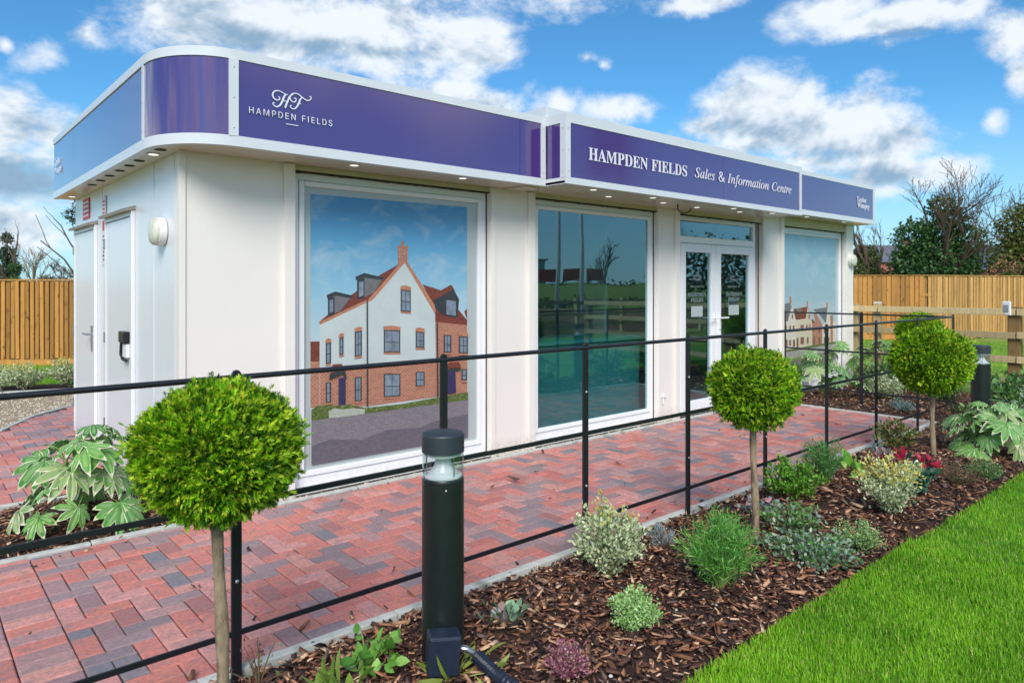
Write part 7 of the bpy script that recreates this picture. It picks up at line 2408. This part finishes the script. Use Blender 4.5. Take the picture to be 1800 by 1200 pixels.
def house(label, loc, rotz, w, d, eave, ridge, wins):
    t = thing("brick_house", label, "house", (loc[0], loc[1], -0.06), rotz)
    b = MB().box(-w / 2, -d / 2, 0, w / 2, d / 2, eave)
    b.add([(-w / 2, -d / 2, eave), (-w / 2, d / 2, eave), (-w / 2, 0, ridge), (w / 2, -d / 2, eave), (w / 2, d / 2, eave), (w / 2, 0, ridge)],
          [(0, 2, 1), (3, 4, 5), (0, 3, 5, 2), (1, 2, 5, 4)])
    b.build("wall", M_HBRICK, t)
    rf = MB()
    for s in (-1, 1):
        n = Vector((0, s * (ridge - eave), d / 2)).normalized()
        A = Vector((-w / 2 - 0.15, s * (d / 2 + 0.3), eave - 0.3 * (ridge - eave) / (d / 2) + 0.04))
        B = Vector((w / 2 + 0.15, A.y, A.z))
        Cc, Dd = Vector((w / 2 + 0.15, 0, ridge + 0.04)), Vector((-w / 2 - 0.15, 0, ridge + 0.04))
        q = [A, B, Cc, Dd]
        rf.add(q + [p + n * 0.12 for p in q], [(0, 1, 2, 3), (7, 6, 5, 4), (0, 4, 5, 1), (1, 5, 6, 2), (2, 6, 7, 3), (3, 7, 4, 0)])
    roof = rf.build("roof", M_SLATE, t)
    MB().box(w / 2 - 1.4, -0.35, ridge - 0.5, w / 2 - 0.7, 0.35, ridge + 0.8).build("chimney", M_HBRICK, roof)
    for (side, u, z, ww, hh) in wins:
        fr, gp_ = MB(), MB()
        if side == 'front':
            f = lambda a, o, z: (a, -d / 2 - o, z)
        else:
            f = lambda a, o, z: (-w / 2 - o, a, z)
        def slab(mb, a0, a1, z0, z1, o0, o1):
            vs = [f(a0, o0, z0), f(a1, o0, z0), f(a1, o1, z0), f(a0, o1, z0), f(a0, o0, z1), f(a1, o0, z1), f(a1, o1, z1), f(a0, o1, z1)]
            mb.add(vs, [(0, 3, 2, 1), (4, 5, 6, 7), (0, 1, 5, 4), (1, 2, 6, 5), (2, 3, 7, 6), (3, 0, 4, 7)])
        a0, a1 = u - ww / 2, u + ww / 2
        slab(fr, a0, a0 + 0.09, z, z + hh, 0.0, 0.06)
        slab(fr, a1 - 0.09, a1, z, z + hh, 0.0, 0.06)
        slab(fr, u - 0.05, u + 0.05, z + 0.09, z + hh - 0.09, 0.0, 0.055)
        slab(fr, a0 + 0.09, a1 - 0.09, z, z + 0.09, 0.0, 0.06)
        slab(fr, a0 + 0.09, a1 - 0.09, z + hh - 0.09, z + hh, 0.0, 0.06)
        slab(fr, a0 + 0.09, a1 - 0.09, z + hh * 0.55, z + hh * 0.55 + 0.07, 0.0, 0.05)
        slab(gp_, a0 + 0.05, a1 - 0.05, z + 0.05, z + hh - 0.05, 0.0, 0.03)
        win = fr.build("window", M_PVC, t)
        gp_.build("pane", pbr("house_window_pane", rgb(64, 74, 84), 0.1), win)
    return t


x, y = at(1560, 78)
house("red brick house with grey roof and white windows seen left of the ivy tree", (x, y), HEAD - rad(90) + rad(8), 6.6, 7.0, 4.2, 6.0,
      [('front', 1.1, 2.5, 1.2, 1.3), ('front', 2.9, 2.5, 0.8, 1.3), ('front', 1.1, 0.5, 1.4, 1.4), ('front', -2.0, 0.5, 1.4, 1.4)])
x, y = at(1722, 70)
house("red brick house gable showing between the ivy trees", (x, y), HEAD - rad(90) + rad(93), 9.0, 5.2, 3.3, 5.5,
      [('front', 0.0, 1.5, 1.2, 1.2), ('front', 3.0, 1.5, 1.2, 1.2)])

# ------------------------------------------------------------------ across the lawn, behind the camera (seen mirrored in the glass)
RF = thing("field_fence", "post and rail fence across the lawn, mirrored in the clear window", "fence", (0, -9.6, 0))
for i in range(16):
    MB().box(-0.06 + i * 2.2 - 8, -0.05, -0.1, 0.06 + i * 2.2 - 8, 0.05, 1.2).build("post", M_RAILWOOD, RF)
for z in (1.08, 0.72, 0.36):
    MB().box(-8, 0.055, z - 0.045, 25, 0.09, z + 0.045).build("rail", M_RAILWOOD, RF)
M_BANK = pbr("bare_earth_bank", rgb(150, 118, 84), 0.95, var=(2.5, 0.25), bump=(6, 0.8, 0.08), second=(rgb(96, 112, 50), 0.6, 0.48, 0.62))
v, f = [], []
N = 60
for i in range(N + 1):
    xx = -20 + 60 * i / N
    for j, (dy, hz) in enumerate([(0, -0.1), (-0.8, 0.35), (-1.8, 0.62), (-3.0, 0.45), (-4.5, -0.1)]):
        v.append((xx, -10.6 + dy + 0.3 * mnoise.noise(Vector((xx * 0.4, dy, 0))), hz * (1 + 0.35 * mnoise.noise(Vector((xx * 0.5, dy * 2, 3))))))
for i in range(N):
    for j in range(4):
        a = i * 5 + j
        f.append((a, a + 5, a + 6, a + 1))
tag(MB().add(v, f).build("earth_bank", M_BANK, smooth=True), kind='structure')
so = thing("site_cabin", "pale site office cabin on the rise, mirrored in the clear window", "building", (44, -46, 1.75), rad(-30))
MB().box(-5, -1.5, 0, 5, 1.5, 2.4).build("wall", pbr("site_cabin_grey", rgb(150, 160, 168), 0.5), so)
MB().box(-5.15, -1.65, 2.41, 5.15, 1.65, 2.55).build("roof", M_ROOF, so)
for xx in (-3.2, 0.0, 3.2):
    MB().box(xx - 0.6, 1.501, 1.0, xx + 0.6, 1.53, 1.9).build("window", pbr("house_window_pane", rgb(64, 74, 84), 0.1), so)
M_BARRIER = pbr("red_barrier_plastic", rgb(196, 62, 52), 0.5)
ORD = ["first", "second", "third", "fourth", "fifth", "sixth", "seventh", "eighth"]
for i in range(8):
    br = thing("barrier", ORD[i] + " red site barrier from the left of the row on the rise", "barrier", (26 + i * 2.3, -40 + i * 0.4 + (3 if i > 4 else 0), ground_z(26 + i * 2.3, -39)), 0.05, "red barriers on the rise")
    mb = MB()
    mb.box(-1.05, -0.03, 0.05, -0.98, 0.03, 1.0)
    mb.box(0.98, -0.03, 0.05, 1.05, 0.03, 1.0)
    mb.box(-0.98, -0.02, 0.08, 0.98, 0.02, 1.0)
    mb.build("panel", M_BARRIER, br)
    MB().box(-0.9, -0.25, 0.0, -0.7, 0.25, 0.05).build("foot", M_BLACK, br)
    MB().box(0.7, -0.25, 0.0, 0.9, 0.25, 0.05).build("foot", M_BLACK, br)
M_FLAGPOLE = pbr("white_flagpole", rgb(214, 218, 224), 0.4)
for k, (xx, yy, col, lb) in enumerate([(15.2, -11.6, rgb(84, 60, 140), "tall pale flagpole with purple banner across the lawn"), (17.0, -12.2, rgb(150, 50, 60), "tall pale flagpole with red banner across the lawn")]):
    fp = thing("flagpole", lb, "flagpole", (xx, yy, -0.06), 0, "flagpoles across the lawn")
    MB().tube([(0, 0, 0), (0.03, 0, 3), (0.08, 0, 7.5)], [0.09, 0.07, 0.05], 12).build("pole", M_FLAGPOLE, fp, smooth=True)
    fb_ = MB()
    vs, fs = [], []
    for i in range(7):
        for j in range(10):
            vs.append((0.1 + i * 0.13, 0.06 * math.sin(i * 1.1 + j * 0.4), 7.3 - j * 0.25))
    for i in range(6):
        for j in range(9):
            a = i * 10 + j
            fs.append((a, a + 1, a + 11, a + 10))
    fb_.add(vs, fs).build("banner", pbr("banner_%d" % k, col, 0.7), fp, smooth=True)
for k, (xx, yy, h) in enumerate([(26, -46, 7), (31, -48, 8), (48, -50, 8), (56, -46, 7), (14, -48, 7), (4, -45, 8), (66, -44, 9), (-8, -42, 8)]):
    tree(["small bare tree on the rise left of site cabin", "taller bare tree on the rise left of site cabin", "bare tree on the rise behind site cabin", "bare tree on the rise right of site cabin",
          "bare tree on the rise facing the first window", "bare tree on the rise across from the rounded corner", "tallest bare tree far right on the rise", "bare tree on the rise beyond the lawn's left end"][k],
         xx, yy, h, 200 + k, dict(FINE, levels=3, minr=0.02), None, name="bare_tree", group="bare trees on the rise behind the camera")
hedge("dark hedge across the lawn facing the entrance doors", [(34, -20), (44, -17), (56, -13)], 5.0, 2.0, 5000, 141, [rgb(52, 70, 44), rgb(70, 88, 54), rgb(44, 58, 40)], (0.3, 0.12))
hedge("low dark scrub along the foot of the rise across the lawn", [(2, -17.5), (14, -19), (26, -21), (40, -24)], 0.9, 0.6, 7000, 143, [rgb(62, 74, 44), rgb(84, 82, 54), rgb(50, 60, 40)], (0.16, 0.06))
hedge("brown scrub on the slope of the rise below the red barriers", [(16, -29), (28, -31), (42, -33), (58, -30)], 2.0, 1.0, 5000, 145, [rgb(84, 84, 52), rgb(96, 80, 56), rgb(60, 72, 44)], (0.24, 0.09))
